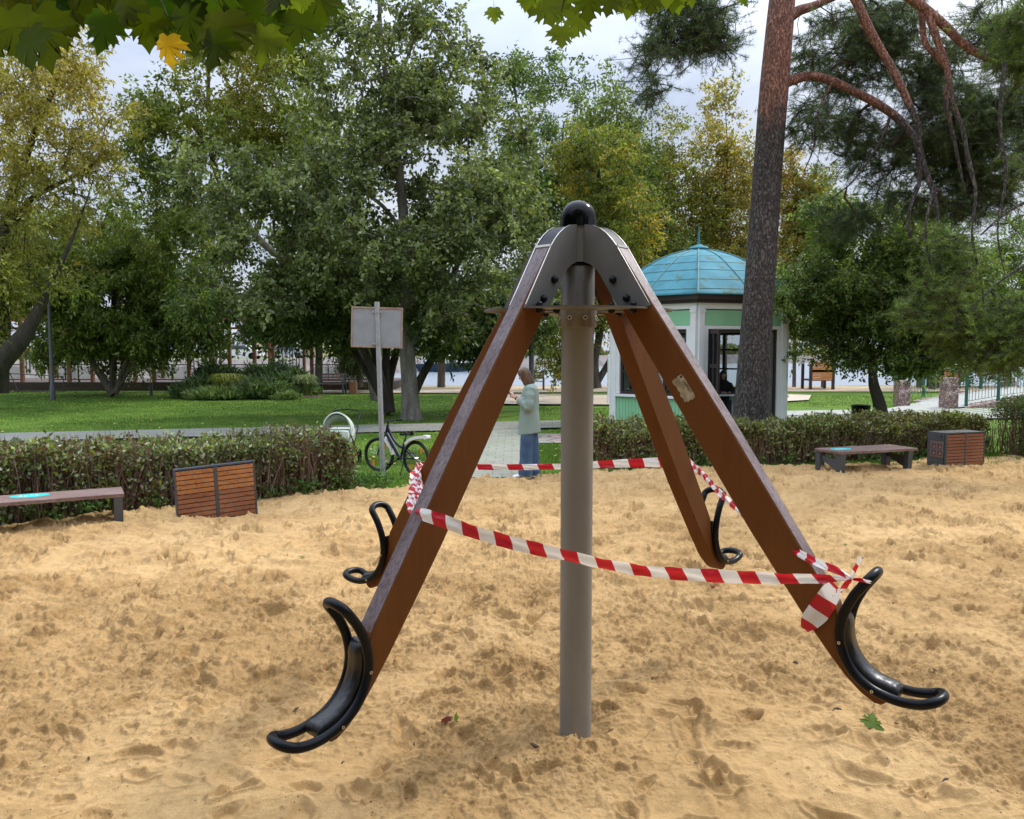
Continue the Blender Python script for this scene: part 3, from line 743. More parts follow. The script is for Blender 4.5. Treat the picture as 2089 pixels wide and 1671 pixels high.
# gathered, twisted piece from the far left beam forward to the near left beam
pts = [W(852, 948, 4.72), W(846, 975, 4.45), W(849, 1000, 4.0), W(841, 1022, 3.6), W(846, 1048, 3.30)]
tape(pts, [.03, .06, .07, .055, .03], ups=[(.4, .3, 1), (1, .5, .1), (1, .2, .3), (1, .4, .2), (.5, .3, 1)], period=.045*3, crumple=.006, seed=3, start=.03)
tape([p+Vector((.02, .01, 0)) for p in pts], [.02, .035, .04, .04, .02], ups=[(.4, .3, 1), (1, -.5, .1), (1, -.6, .3), (1, -.4, .2), (.5, .3, 1)], period=.13, crumple=.007, seed=8, start=.09)
# back run between the two far beams
pts = [W(852, 953, 4.72), W(870, 951, 4.74), W(985, 953, 4.86), W(1140, 952, 4.90), W(1230, 947, 4.92), W(1350, 943, 4.93), W(1402, 941, 4.93)]
tape(pts, [.03, .05, .035, .036, .045, .062, .05], period=.185, skew=.3, seed=5)
# around the far right beam and forward to the knot
pts = [W(1402, 941, 4.93), W(1412, 948, 4.80), W(1450, 985, 4.3), W(1494, 1030, 3.85), W(1600, 1110, 3.35), W(1668, 1148, 3.05), W(1705, 1163, 2.97), W(1735, 1180, 2.93)]
tape(pts, [.05, .035, .03, .03, .03, .03, .028, .010], ups=[(.2, 0, 1), (.5, 0, 1)]+[(.6, 0, 1)]*6, period=.15, seed=9)
kn = W(1735, 1181, 2.93)
tape([kn, W(1742, 1165, 2.92), W(1750, 1150, 2.90), W(1757, 1136, 2.89)], [.008, .022, .026, .018], ups=[(1, 0, 0), (1, .3, 0), (1, .1, .2), (1, -.4, .3)], period=.07, seed=2, start=.036)
tape([kn, W(1752, 1182, 2.93), W(1768, 1186, 2.93), W(1776, 1188, 2.95)], [.006, .016, .012, .010], period=.10, seed=4)
tape([kn, W(1727, 1192, 2.94), W(1716, 1204, 2.97), W(1703, 1212, 3.0)], [.008, .03, .04, .045], ups=[(1, 0, .2), (1, 0, .6), (1, 0, .8), (1, 0, 1)], period=.11, seed=6)
# torn flap stuck to the cheek of the near right beam
def ch(u, v, off=.004): q = Vector((1.175, 1.012))+bd*u+bn*(v); return fNR(q.x, q.y, -BW/2-off)
nNR = -tNR
def cheek(px, py, off=.008):
    dv = W(px, py, 3.0)-Vector((0, 0, CAMH)); o0 = Vector((0, 0, CAMH))-o_; s_ = (BW/2+off-o0.dot(nNR))/dv.dot(nNR)
    return Vector((0, 0, CAMH))+dv*s_
wd = (cheek(1712, 1225)-cheek(1674, 1196)).normalized()
tape([cheek(1708, 1196, .014), cheek(1696, 1208, .010), cheek(1683, 1228), cheek(1668, 1250), cheek(1652, 1268), cheek(1641, 1284, .006)], [.05, .075, .085, .088, .075, .03], ups=[tuple(wd)]*6, period=.125, skew=.1, seed=7, start=.05, crumple=.0012)
tobj = np_mesh('barrier_tape', np.array(TV), np.array(TF), M_TAPE, smooth=True, attrs={'run': TA})
tag(tobj, 'red and white striped barrier tape strung round the four see-saw beams', 'barrier tape')

# ================================================================ BENCHES AND SLATTED BOXES
M_PLANK = wood_mat('bench_planks', (.17, .10, .08), (.26, .18, .155), .55, 4, (.15, 1, 1), .4, (.55, .5, .5))
M_DSTEEL = mat('dark_grey_steel', (.055, .062, .068), .45, (.075, .08, .085), 4, .1, 90)
M_TURQ = mat('turquoise_sticker', (.03, .50, .50), .5); M_WHITE = mat('white_print', (.78, .78, .76), .6)
def frame_of(o, d):
    d = Vector((d[0], d[1], 0)).normalized(); n = Vector((-d.y, d.x, 0)); return Matrix((d, n, Vector((0, 0, 1)))).transposed()
def bench(label, o, d, L_, w, h, sticker, legs, group='low plank benches at the sand edge'):
    "o: front corner on the ground; d: along; depth goes to the left of d"
    M = frame_of(o, d); o = Vector((o[0], o[1], 0)); P = lambda x, y, z: o+M @ Vector((x, y, z))
    t_ = thing('bench', label, 'bench', o, group)
    mb = MB(); n = 6; g = .008; bw = (w-g*(n-1))/n
    for i in range(n): mb.box(P(L_/2, bw/2+i*(bw+g), h-.02), (L_, bw, .04), M, bev=.004)
    seat = build('seat', mb, M_PLANK, t_)
    for x in legs:
        mb = MB()
        def fnl(u, v, t): return P(t, u, v)
        mb.prism([(.03, -.08), (.0, h-.045), (.10, h-.045), (.12, -.08)], fnl, x-.045, x+.045)
        mb.prism([(w-.12, -.08), (w-.10, h-.045), (w-.005, h-.045), (w-.005, -.08)], fnl, x-.045, x+.045)
        mb.prism([(.09, .0), (.09, h-.14), (w-.10, h-.10), (w-.10, h-.17)], fnl, x-.010, x+.010)
        mb.prism([(.0, h-.046), (w, h-.046), (w, h-.041), (.0, h-.041)], fnl, x-.045, x+.045)
        build('leg_frame', mb, M_DSTEEL, t_)
    sx_, sy_ = sticker
    mb = MB(); mb.prism([(sx_+.19*math.cos(a), sy_+.12*math.sin(a)) for a in np.linspace(0, 2*math.pi, 28, endpoint=False)], lambda u, v, t: P(u, v, t), h+.001, h+.0025)
    sk = build('sticker', mb, M_TURQ, seat)
    mb = MB()
    for i in range(4): mb.prism([(sx_-.10+i*.05, sy_-.03), (sx_-.07+i*.05, sy_-.03), (sx_-.07+i*.05, sy_+.02-.01*(i % 2)), (sx_-.10+i*.05, sy_+.02)], lambda u, v, t: P(u, v, t), h+.0026, h+.0034)
    build('print', mb, M_WHITE, sk)
    return t_
# right bench: corners B (near) -> C
bo = G(1714, 966); bo2 = G(1872, 957)
bench('low plank bench on four grey steel legs beside the box with the grey panel', bo, Vector((1.35, .50, 0)), 1.56, .58, .33, (.30, .33), (.06, 1.42))
lo = G(248, 1070); ld = Vector((-.86, -.47, 0))
# build the left bench from its far-left end so that depth runs toward the hedge
lo2 = lo+ld*1.85
bench('low plank bench half out of the picture in front of the brown hedge', lo2, -ld, 1.85, .50, .34, (.95, .33), (.10, 1.79))
mats_slat = [wood_mat('slat_orange', (.36, .14, .045), (.44, .19, .07), .5, 5, (.12, 1, 1), .25, (.6, .5, .4)), wood_mat('slat_brown', (.24, .085, .038), (.31, .13, .065), .5, 5, (.12, 1, 1), .25, (.6, .5, .4))]
M_BLUE = mat('blue_side', (.02, .035, .12), .5)
def slat_box(label, o, d, w, h, dep, tilt, orange, side_panel, group='slatted wooden boxes by the hedges'):
    M = frame_of(o, d); o = Vector((o[0], o[1], 0)); Rt = Matrix.Rotation(tilt, 3, 'Y')
    P = lambda x, y, z: o+M @ (Rt @ Vector((x, y, z)))
    M2 = M @ Rt
    t_ = thing('slatted_box', label, 'storage box', o, group)
    mb = MB()
    mb.box(P(w/2, dep/2+.02, h/2-.05), (w-.01, dep-.03, h+.09), M2)
    build('body', mb, M_BLUE if not side_panel else M_DSTEEL, t_)
    for i in range(2):
        x0 = i*w/2; mb = MB(); ww = w/2
        mb.box(P(x0+.009, 0, h/2-.05), (.018, .035, h+.10), M2); mb.box(P(x0+ww-.009, 0, h/2-.05), (.018, .035, h+.10), M2)
        mb.box(P(x0+ww/2, 0, h+.009-.018), (ww-.036, .035, .018), M2)
        dr = build('door', mb, M_DSTEEL, t_)
        n = 11; s = (h+.02)/n
        for kk in range(n):
            z = h-.028-s*(kk+.5)
            mb = MB(); mb.box(P(x0+ww/2, -.004, z), (ww-.040, .022, s-.009), M2, bev=.002)
            mi = 0 if (orange and kk < 5 and random.random() < .85) else 1
            build('slat', mb, mats_slat[mi], dr)
    if side_panel:
        mb = MB()
        # poster with four pictograms on the near end panel
        Q = lambda u, v, t: P(-.0+t, .33-u, v)
        mb.prism([(.03, h-.42), (.30, h-.42), (.30, h-.15), (.03, h-.15)], Q, -.0015, -.005)
        ps = build('poster', mb, mat('poster_paper', (.16, .10, .085), .6), t_)
        mb = MB()
        for i in range(2):
            for j in range(2):
                c = (.105+i*.12, h-.345+j*.11); mb.prism([(c[0]-.045, c[1]-.045), (c[0]+.045, c[1]-.045), (c[0]+.045, c[1]+.045), (c[0]-.045, c[1]+.045)], Q, -.006, -.0065, mi=0)
                mb.prism([(c[0]-.025, c[1]-.03), (c[0]-.005, c[1]-.005), (c[0]+.0, c[1]+.03), (c[0]+.02, c[1]+.005), (c[0]+.03, c[1]-.025)], Q, -.0068, -.0072, mi=1)
        build('print', mb, [mat('poster_dark', (.07, .05, .05), .6), mat('poster_mark', (.30, .14, .11), .6)], ps)
        mb = MB(); mb.box(P(-.008, .10, h-.06), (.012, .03, .03), M2); build('lock', mb, M_SCREW, t_)
    return t_
b1 = G(361, 1061); b2 = G(525, 1044)
slat_box('slatted box with orange upper slats leaning in front of the hedge', b1, b2-b1, (b2-b1).length, .575, .07, R_(-2.5), True, False)
b1 = G(1927, 952); b2 = G(2008, 947)
slat_box('slatted box with a grey end panel and poster beside the right bench', b1, b2-b1, .84, .555, .36, R_(0), False, True)

# ================================================================ SIGN
M_GALV = mat('galvanised', (.36, .38, .40), .4, (.44, .46, .48), 12, .05, 60, metal=.6)
sb = G(782, 971); st = W(769, 616, sb.y+.05)
sign = thing('sign_board', 'square grey sign seen from behind on a tall galvanised pole', 'sign', sb)
mb = MB(); mb.tube([sb-Vector((0, 0, .2)), st], .039, 20); build('pole', mb, M_GALV, sign, smooth=True)
cb = W(767, 668, sb.y-.05+.02); ax = Vector((.999, 0, -.03)).normalized(); az_ = Vector((.03, 0, 1)).normalized(); ay = az_.cross(ax)
Mx = Matrix((ax, ay, az_)).transposed(); bwid, bhei = .735, .565
yb = Vector((0, .085, 0))
mb = MB(); mb.box(cb+yb, (bwid, .012, bhei), Mx); build('panel', mb, mat('sign_back', (.235, .255, .27), .55, (.28, .30, .315), 6, .1, 40), sign)
mb = MB()
for s in (-1, 1):
    mb.box(cb+yb+ax*s*(bwid/2+.008), (.022, .032, bhei+.044), Mx, bev=.003); mb.box(cb+yb+az_*s*(bhei/2+.010), (bwid-.006, .030, .024), Mx, bev=.003)
build('frame', mb, mat('sign_frame_wood', (.27, .16, .11), .6, (.36, .26, .2), 10, .2, 60), sign)
for dz in (.235, -.24):
    mb = MB(); c = cb+az_*dz; mb.box(c+Vector((0, .055, 0)), (.14, .012, .028), Mx); 
    pc = sb.lerp(st, (c.z)/st.z); mb.tube([pc+Vector((0, 0, -.014)), pc+Vector((0, 0, .014))], .046, 16); build('clamp', mb, M_GALV, sign)
# ================================================================ LAMP POSTS, POSTS
M_POST = mat('post_grey', (.075, .08, .085), .5)
def post(name, label, cat, px, yb, yt, wpx, m, cap=False):
    b = G(px, yb); t_ = W(px, yt, b.y); r = wpx/2/F*b.y
    o = MB(); o.lathe([(r*1.0, -.1), (r, t_.z-.02), (r*.9, t_.z)], Vector((b.x, b.y, 0)), 14)
    x = build(name, o, m, None, smooth=True, origin=(b.x, b.y, 0)); return tag(x, label, cat)
def lamp_post(label, px, yb, wpx, H=4.6):
    b = G(px, yb); r = wpx/2/F*b.y
    t_ = thing('lamp_post', label, 'lamp post', (b.x, b.y, 0)); c = Vector((b.x, b.y, 0))
    o = MB(); o.lathe([(r*1.5, -.05), (r*1.5, .5), (r*1.1, .55), (r*.8, H)], c, 14); build('pole', o, M_POST, t_, smooth=True)
    o = MB(); o.lathe([(r*.8, H), (.22, H+.06), (.24, H+.12), (.05, H+.2)], c, 20); build('lamp_head', o, M_POST, t_, smooth=True)
lamp_post('dark lamp post rising behind the woman in the pale green jacket', 1084, 846, 10)
lamp_post('grey lamp post on the lawn near the left edge in front of the pergola', 108, 816, 7)
post('bollard', 'short blue grey bollard at the lawn edge by the juniper bed', 'bollard', 309, 807, 781, 6, M_POST)
post('bollard', 'thin dark post standing at the river bank right of the thick grey trunk', 'post', 898, 790, 771, 4, M_POST)
vp = post('net_post', 'thin white volleyball net post left of the green kiosk', 'net post', 1241, 825, 722, 5, M_WHITE)
# black litter bin behind the right hedge
lb = G(1755, 872)
tb = thing('litter_bin', 'black round litter bin beside the path behind the right hedge', 'litter bin', lb)
r_ = 18.5/F*lb.y
mb = MB(); mb.lathe([(r_*.8, .0), (r_*.93, .06), (r_, .50), (r_*1.03, .52), (r_*1.03, .56), (r_*.9, .56), (r_*.86, .30), (0, .3)], lb, 28, caps=False); build('body', mb, M_BLACK, tb, smooth=True)
mb = MB(); mb.lathe([(r_*1.0, .50), (r_*1.05, .505), (r_*1.05, .53), (r_*1.0, .535)], lb, 28); build('rim', mb, M_BLACK, tb, smooth=True)
# ================================================================ BICYCLE
def make_bike():
    rb = G(849, 972); dirw = Vector((-.60, .46, 0)).normalized()
    M3 = frame_of(rb, dirw)
    P = lambda x, z, y=0.0: rb+M3 @ Vector((x, y, z))
    yv = M3 @ Vector((0, 1, 0)); xv = M3 @ Vector((1, 0, 0)); zv = Vector((0, 0, 1))
    b = thing('bicycle', "dark blue child's bicycle with white mudguards standing on the grass by the sign pole", 'bicycle', rb)
    M_FR = mat('bike_frame', (.008, .008, .028), .35, spec=.3); M_TYRE = mat('tyre', (.012, .012, .012), .8); M_RIM = mat('rim', (.05, .05, .055), .35, metal=.8)
    M_SP = mat('spoke', (.4, .4, .4), .3, metal=1); M_FEND = mat('white_mudguard', (.72, .72, .70), .4); M_ORR = mat('orange_reflector', (.9, .25, .01), .3)
    Rw = .272
    def wheel(cx_, turn, nm='wheel'):
        c = P(cx_, Rw); rm = Matrix.Rotation(turn, 3, 'Z'); wx = rm @ xv; wy = rm @ yv
        pt = lambda r, a, o=0.0: c+wx*math.cos(a)*r+zv*math.sin(a)*r+wy*o
        mb = MB(); mb.tube([pt(Rw-.02, 2*math.pi*k/48) for k in range(48)], .022, 10, closed=True); w = build(nm, mb, M_TYRE, b, smooth=True)
        mb = MB(); mb.tube([pt(Rw-.045, 2*math.pi*k/48) for k in range(48)], .010, 6, closed=True); build('rim', mb, M_RIM, w, smooth=True)
        mb = MB()
        for k in range(24): mb.tube([pt(.015, k*math.pi/12, .02*(-1)**k), pt(Rw-.05, k*math.pi/12+.2*(-1)**(k//2))], .0012, 4)
        mb.tube([c-wy*.035, c+wy*.035], .02, 12); build('spokes', mb, M_SP, w)
        for a in (2.3, -.9):
            mb = MB(); q = pt(Rw*.62, a); mb.box(q, (.085, .012, .032), Matrix((wx*math.cos(a+1.57+.9)+zv*math.sin(a+1.57+.9), wy, (wx*math.cos(a+1.57+.9)+zv*math.sin(a+1.57+.9)).cross(wy))).transposed(), bev=.004); build('reflector', mb, M_ORR, w)
        return c, wx, wy
    wheel(0, 0)
    turn = R_(14)
    c, wx, wy = wheel(.80, turn)
    BBp, ST, HT, HB = P(.33, .245), P(.225, .55), P(.60, .74), P(.64, .60)
    mb = MB()
    mb.tube(smooth_path([HB+zv*.02, P(.50, .45), BBp], 5), .029, 12)
    mb.tube(smooth_path([HT-zv*.03, P(.50, .56), P(.38, .45), P(.275, .42)], 5), .021, 12)
    mb.tube([BBp, ST], .016, 10); mb.tube([HB, HT], .022, 12)
    for s in (-1, 1):
        mb.tube([P(0, Rw, .05*s), BBp+yv*.03*s], .009, 8); mb.tube([P(0, Rw, .05*s), P(.262, .44, .012*s)], .008, 8)
    build('frame', mb, M_FR, b, smooth=True)
    mb = MB()
    for s in (-1, 1): mb.tube([c+wy*.055*s, c+wy*.055*s+(HB-c)*.62, HB+wy*.045*s-zv*.02], [.011, .014, .015], 10)
    mb.tube([HB+wy*.06-zv*.02, HB-wy*.06-zv*.02], .016, 8); build('fork', mb, M_FR, b, smooth=True)
    mb = MB(); hb = P(.585, .815)
    mb.tube([HT, hb], .014, 8); mb.tube(smooth_path([hb+wy*.26-wx*.06, hb+wy*.14-wx*.0+zv*.005, hb, hb-wy*.14, hb-wy*.26-wx*.06], 4), .011, 8)
    for s in (-1, 1): mb.tube([hb+wy*.24*s-wx*.05+zv*-.005, hb+wy*.14*s+wx*.05-zv*.02], .006, 6)
    h_ = build('handlebar', mb, M_RIM, b, smooth=True)
    for s in (-1, 1):
        mb = MB(); mb.tube([hb+wy*.19*s-wx*.025, hb+wy*.275*s-wx*.066], .017, 10); build('grip', mb, M_BLACK, h_, smooth=True)
    mb = MB(); mb.tube([ST, P(.205, .61)], .013, 8); build('seat_post', mb, M_RIM, b, smooth=True)
    sd_ = smooth_path([P(.09, .635), P(.14, .64), P(.22, .628), P(.33, .622)], 4)
    mb = MB(); n = len(sd_); mb.loft([[p+yv*(w_*math.cos(a))+zv*(.022*math.sin(a)) for a in np.linspace(0, 2*math.pi, 12, endpoint=False)] for p, w_ in zip(sd_, np.interp(range(n), [0, 3, 7, n-1], [.05, .085, .04, .018]))]); build('saddle', mb, M_BLACK, b, smooth=True)
    # mudguards: short blades of white plastic
    def fender(pts, w, nm='mudguard'):
        S = smooth_path(pts, 5); rings = []
        for i, p in enumerate(S):
            T = (S[min(i+1, len(S)-1)]-S[max(i-1, 0)]).normalized(); nn = T.cross(yv).normalized(); ww = w*(.6+.4*math.sin(math.pi*min(1, (i+1)/len(S)*1.1)))
            rings.append([p+yv*ww, p+yv*ww*.5+nn*.015, p-yv*ww*.5+nn*.015, p-yv*ww, p-yv*ww+nn*.045, p+yv*ww+nn*.045])
        mb = MB(); mb.loft(rings); build(nm, mb, M_FEND, b, smooth=True)
    fender([P(.20, .50), P(.06, .585), P(-.12, .63), P(-.26, .64)], .075)
    fender([P(.80-.06, .58), P(.80-.19, .54), P(.80-.30, .42), P(.80-.34, .30)], .055)
    mb = MB(); cc = BBp-yv*.05; mb.tube([cc+xv*.062*math.cos(k*math.pi/12)+zv*.062*math.sin(k*math.pi/12) for k in range(24)], .006, 6, closed=True)
    for s in (-1, 1):
        e = BBp+yv*.07*s+xv*.11*s-zv*.08*s; mb.tube([BBp+yv*.06*s, e], .009, 8); mb.box(e+yv*.05*s, (.07, .08, .02), M3, bev=.004)
    mb.tube([BBp-yv*.07, BBp+yv*.07], .018, 10); build('crankset', mb, M_BLACK, b, smooth=True)
    mb = MB(); mb.tube([cc+zv*.062, P(0, Rw+.03, -.05)], .003, 5); mb.tube([cc-zv*.062, P(.03, Rw-.10, -.05), P(0, Rw-.03, -.05)], .003, 5)
    mb.tube([P(0, Rw, -.05)+xv*.03*math.cos(k*math.pi/8)+zv*.03*math.sin(k*math.pi/8) for k in range(16)], .006, 5, closed=True); build('chain', mb, M_RIM, b)
    mb = MB(); mb.tube([P(.22, .235, .04), P(.18, .01, .16)], .008, 8); build('kickstand', mb, M_BLACK, b)
    return b
make_bike()
# ================================================================ PUSHCHAIR
def make_pram():
    c = G(690, 962); c = Vector(((690-CX)/F*13.3, 13.3, 0))
    t_ = thing('pushchair', 'pale green pushchair with its hood up, standing behind the brown hedge', 'pushchair', c)
    M_F = mat('pram_fabric', (.47, .53, .45), .8, (.55, .60, .52), 8, .5, 30); M_IN = mat('pram_lining', (.30, .35, .27), .85, (.38, .42, .33), 6, .5, 25)
    W_, D_ = .225, .30; zc = .62
    mb = MB(); rings = []
    for i in range(9):
        a = i/8*math.pi*.52
        rings.append([c+Vector((W_*math.cos(u)*(1-.0*i), -.16+.30*math.sin(a)+.0, zc+.27*math.sin(u)*math.cos(a*.62) if math.sin(u) > 0 else zc-.12)) for u in np.linspace(0, math.pi, 17)])
    vs = [p for r in rings for p in r]; n = 17; fs = [(i*n+k, i*n+k+1, (i+1)*n+k+1, (i+1)*n+k) for i in range(8) for k in range(n-1)]
    mb.add(vs, fs); mb.add([tuple(Vector(c)+(Vector(v)-Vector(c))*.965) for v in vs], fs, 1); hd = build('hood', mb, [M_F, M_IN], t_, smooth=True, fix=False)
    mb = MB(); mb.tube([rings[0][k] for k in range(17)], .014, 8); build('hood_rim', mb, M_F, hd, smooth=True)
    mb = MB(); mb.box(c+Vector((0, .05, .50)), (.42, .62, .22), None, bev=.06); build('carrycot', mb, M_F, t_, smooth=True)
    mb = MB(); mb.tube(smooth_path([c+Vector((-.22, .35, .62)), c+Vector((-.22, .62, .86)), c+Vector((.22, .62, .86)), c+Vector((.22, .35, .62))], 5), .012, 8); build('handle', mb, M_BLACK, t_, smooth=True)
    mb = MB()
    for s in (-1, 1): mb.tube([c+Vector((.24*s, -.30, .12)), c+Vector((.24*s, .40, .62))], .011, 8); mb.tube([c+Vector((.24*s, .38, .12)), c+Vector((.24*s, -.25, .55))], .011, 8)
    build('chassis', mb, M_BLACK, t_, smooth=True)
    for sx_ in (-1, 1):
        for sy_ in (-.32, .40):
            mb = MB(); q = c+Vector((.26*sx_, sy_, .12)); mb.tube([q+Vector((0, math.cos(k*math.pi/10)*.105, math.sin(k*math.pi/10)*.105)) for k in range(20)], .016, 8, closed=True); mb.tube([q-Vector((.02, 0, 0)), q+Vector((.02, 0, 0))], .02, 8)
            for k in range(5): mb.tube([q, q+Vector((0, math.cos(k*1.2566)*.1, math.sin(k*1.2566)*.1))], .005, 5)
            build('wheel', mb, M_BLACK, t_, smooth=True)
make_pram()
# ================================================================ PEOPLE
def remeshed(name, mb, m, parent, vox, smooth_n=4, M=None):
    if M is not None: mb.xf(M)
    o = build(name, mb, m, parent)
    md = o.modifiers.new('r', 'REMESH'); md.mode = 'VOXEL'; md.voxel_size = vox; md.use_smooth_shade = True
    if smooth_n:
        s = o.modifiers.new('s', 'SMOOTH'); s.factor = .5; s.iterations = smooth_n
    bpy.context.view_layer.update(); dg = bpy.context.evaluated_depsgraph_get()
    me = bpy.data.meshes.new_from_object(o.evaluated_get(dg)); o.modifiers.clear(); o.data = me; me.name = name
    if not me.materials: me.materials.append(m)
    return o
def ell(mb, c, r, seg=20, n=12, M=None):
    c = Vector(c); vs = []
    for i in range(n+1):
        th = math.pi*i/n
        for k in range(seg):
            a = 2*math.pi*k/seg; p = Vector((r[0]*math.sin(th)*math.cos(a), r[1]*math.sin(th)*math.sin(a), r[2]*math.cos(th)))
            vs.append(c+(M @ p if M is not None else p))
    mb.add(vs, [(i*seg+k, (i+1)*seg+k, (i+1)*seg+(k+1) % seg, i*seg+(k+1) % seg) for i in range(n) for k in range(seg)])
M_SKIN = mat('skin', (.52, .30, .22), .5, (.56, .33, .25), 20); M_HAIR = wood_mat('light_brown_hair', (.055, .027, .014), (.15, .080, .040), .45, 30, (1, 1, .08), .4)
def woman():
    base = G(1080, 973); M4 = Matrix.Translation(base) @ Matrix.Rotation(R_(176), 4, 'Z')
    t_ = thing('person', 'woman in a pale green jacket and wide blue jeans looking down at her phone', 'person', base)
    V3 = Vector
    # --- body: torso, legs, arms, neck, head and hands as one surface
    mb = MB()
    mb.loft([[V3((x+rx*math.cos(a), ry*math.sin(a), z)) for a in np.linspace(0, 2*math.pi, 20, endpoint=False)] for (x, z, rx, ry) in
             [(0, .78, .085, .13), (0, .86, .10, .155), (0, 1.0, .085, .12), (-.005, 1.18, .10, .135), (-.015, 1.32, .09, .155), (-.01, 1.375, .06, .10)]])
    for s in (-1, 1):
        xo = .05*s
        mb.tube([V3((.0, .075*s, .86)), V3((xo*.6, .085*s, .48)), V3((xo, .09*s, .10))], [.082, .055, .036], 14); 
        mb.tube([V3((xo-.05, .09*s, .05)), V3((xo+.05, .095*s, .045)), V3((xo+.15, .10*s, .03))], [.032, .035, .025], 10)
    mb.tube([V3((-.01, 0, 1.33)), V3((.015, 0, 1.41)), V3((.045, 0, 1.47))], [.055, .048, .047], 14)
    HM = Matrix.Rotation(R_(24), 3, 'Y'); hc = V3((.075, 0, 1.535))
    def H(x, y, z): return hc+HM @ V3((x, y, z))
    ell(mb, hc, (.083, .070, .098), M=HM, seg=24, n=16); ell(mb, H(.022, 0, -.055), (.058, .050, .055), M=HM)
    mb.tube([H(.072, 0, .015), H(.098, 0, -.022), H(.084, 0, -.03)], [.008, .013, .008], 8)       # nose
    ell(mb, H(.070, 0, -.058), (.014, .022, .008), M=HM, seg=10, n=6); ell(mb, H(.062, 0, -.094), (.018, .022, .015), M=HM, seg=10, n=6)
    for s in (-1, 1): ell(mb, H(-.004, .070*s, -.01), (.018, .008, .028), M=HM, seg=10, n=8); ell(mb, H(.062, .030*s, .028), (.018, .020, .006), M=HM, seg=10, n=6)
    sh = {}
    for s in (-1, 1):
        S_ = V3((-.02, .155*s, 1.345)); E_ = V3((.01, .205*s, 1.07)); Wr = V3((.205, .075*s, 1.20))
        mb.tube([S_, S_.lerp(E_, .5), E_, E_.lerp(Wr, .5), Wr], [.05, .042, .036, .033, .024], 12)
        # hand closed round the phone
        pd = (V3((.285, .02*s, 1.235))-Wr).normalized(); pm = Wr+pd*.045
        up = V3((0, 0, 1)); sd2 = pd.cross(up).normalized()
        mb.tube([Wr, Wr+pd*.02, Wr+pd*.05, Wr+pd*.075], [.022, .025, .030, .027], 12, sx=.55, ref=tuple(sd2))
        for f_ in range(4):
            o = Wr+pd*.072+up*(.026-.0175*f_)*1.0; ln = [.9, 1.0, .95, .78][f_]
            mb.tube([o, o+pd*.030*ln, o+pd*.048*ln-V3((0, .016*s, 0)), o+pd*.046*ln-V3((0, .034*s, 0))], [.0085, .008, .0075, .0065], 8)
        o = Wr+pd*.03+up*.022; mb.tube([o, o+pd*.028+up*.022-V3((0, .012*s, 0)), o+pd*.055+up*.026-V3((0, .028*s, 0))], [.011, .0095, .008], 8)
        sh[s] = (S_, E_, Wr)
    body = remeshed('body', mb, M_SKIN, t_, .0062, 3, M4)
    # phone
    mb = MB(); mb.box((.292, 0, 1.262), (.009, .073, .15), Matrix.Rotation(R_(38), 3, 'Y'), bev=.003); mb.xf(M4)
    ph = build('phone', mb, M_BLACK, None, origin=tuple(M4 @ V3((.292, 0, 1.262)))); tag(ph, 'dark phone held in front of the woman in the green jacket', 'phone')
    # eyes and lips as small children
    mb = MB()
    for s in (-1, 1): ell(mb, H(.070, .030*s, .012), (.010, .014, .006), M=HM, seg=10, n=6)
    mb.xf(M4); build('eye', mb, mat('eye_dark', (.05, .035, .03), .4), body, smooth=True)
    mb = MB(); ell(mb, H(.078, 0, -.058), (.009, .021, .006), M=HM, seg=10, n=6); mb.xf(M4); build('lips', mb, mat('lips', (.45, .14, .12), .45), body, smooth=True)
    # hair
    mb = MB(); rng = random.Random(3)
    for i in range(260):
        a = rng.uniform(-2.75, 2.75); ph0 = rng.uniform(.05, 1.0)       # a: 0 = back of the head
        dx, dy = -math.cos(a), math.sin(a)
        front = abs(a) > 1.9
        z_end = -.155-.02*rng.random() if not front else (-.12-.03*rng.random() if abs(a) < 2.25 else .030-.02*rng.random())
        st_ = H(.0-.01+dx*.035*ph0, dy*.03*ph0, .104+.004*rng.random()-.01*ph0)
        p1 = H(dx*.072, dy*.060, .080); p2 = H(dx*.094+.0, dy*.081, .015); p3 = H(dx*.092+.004, dy*.084, -.06); p4 = H(dx*(.080+.02*rng.random())+.006, dy*(.082+.012*rng.random()), z_end)
        pts = [st_, p1, p2, p3, p4] if z_end < -.1 else [st_, p1, H(dx*.088, dy*.07, z_end)]
        mb.tube(smooth_path(pts, 3), [.006]+[.0085]*(3*(len(pts)-1)-2)+[.0065, .003], 5)
    ell(mb, H(-.012, 0, .022), (.083, .075, .088), M=HM)
    mb.xf(M4); build('hair', mb, M_HAIR, t_, smooth=True)
    # jacket
    M_J = mat('pale_green_cloth', (.20, .265, .232), .85, (.24, .31, .275), 3, .25, 25)
    mb = MB(); prof = [(.0, .665, .170, .205), (.0, .70, .168, .203), (.0, .85, .158, .192), (-.0, 1.0, .142, .172), (-.005, 1.12, .138, .168), (-.010, 1.25, .132, .178), (-.016, 1.33, .112, .178), (-.014, 1.375, .085, .14), (-.008, 1.41, .066, .075), (-.002, 1.435, .062, .066)]
    S = []
    for (x, z, rx, ry) in prof:
        ring = []
        for a in np.linspace(0, 2*math.pi, 40, endpoint=False):
            w_ = 1+.03*math.sin(5*a+z*9)*max(0, 1.25-z)*1.2+.02*math.sin(9*a-z*13)*max(0, 1.2-z)
            ring.append(V3((x+rx*w_*math.cos(a), ry*w_*math.sin(a), z-.02*math.cos(a)*(1 if z < .7 else 0))))
        S.append(ring)
    mb.loft(S)
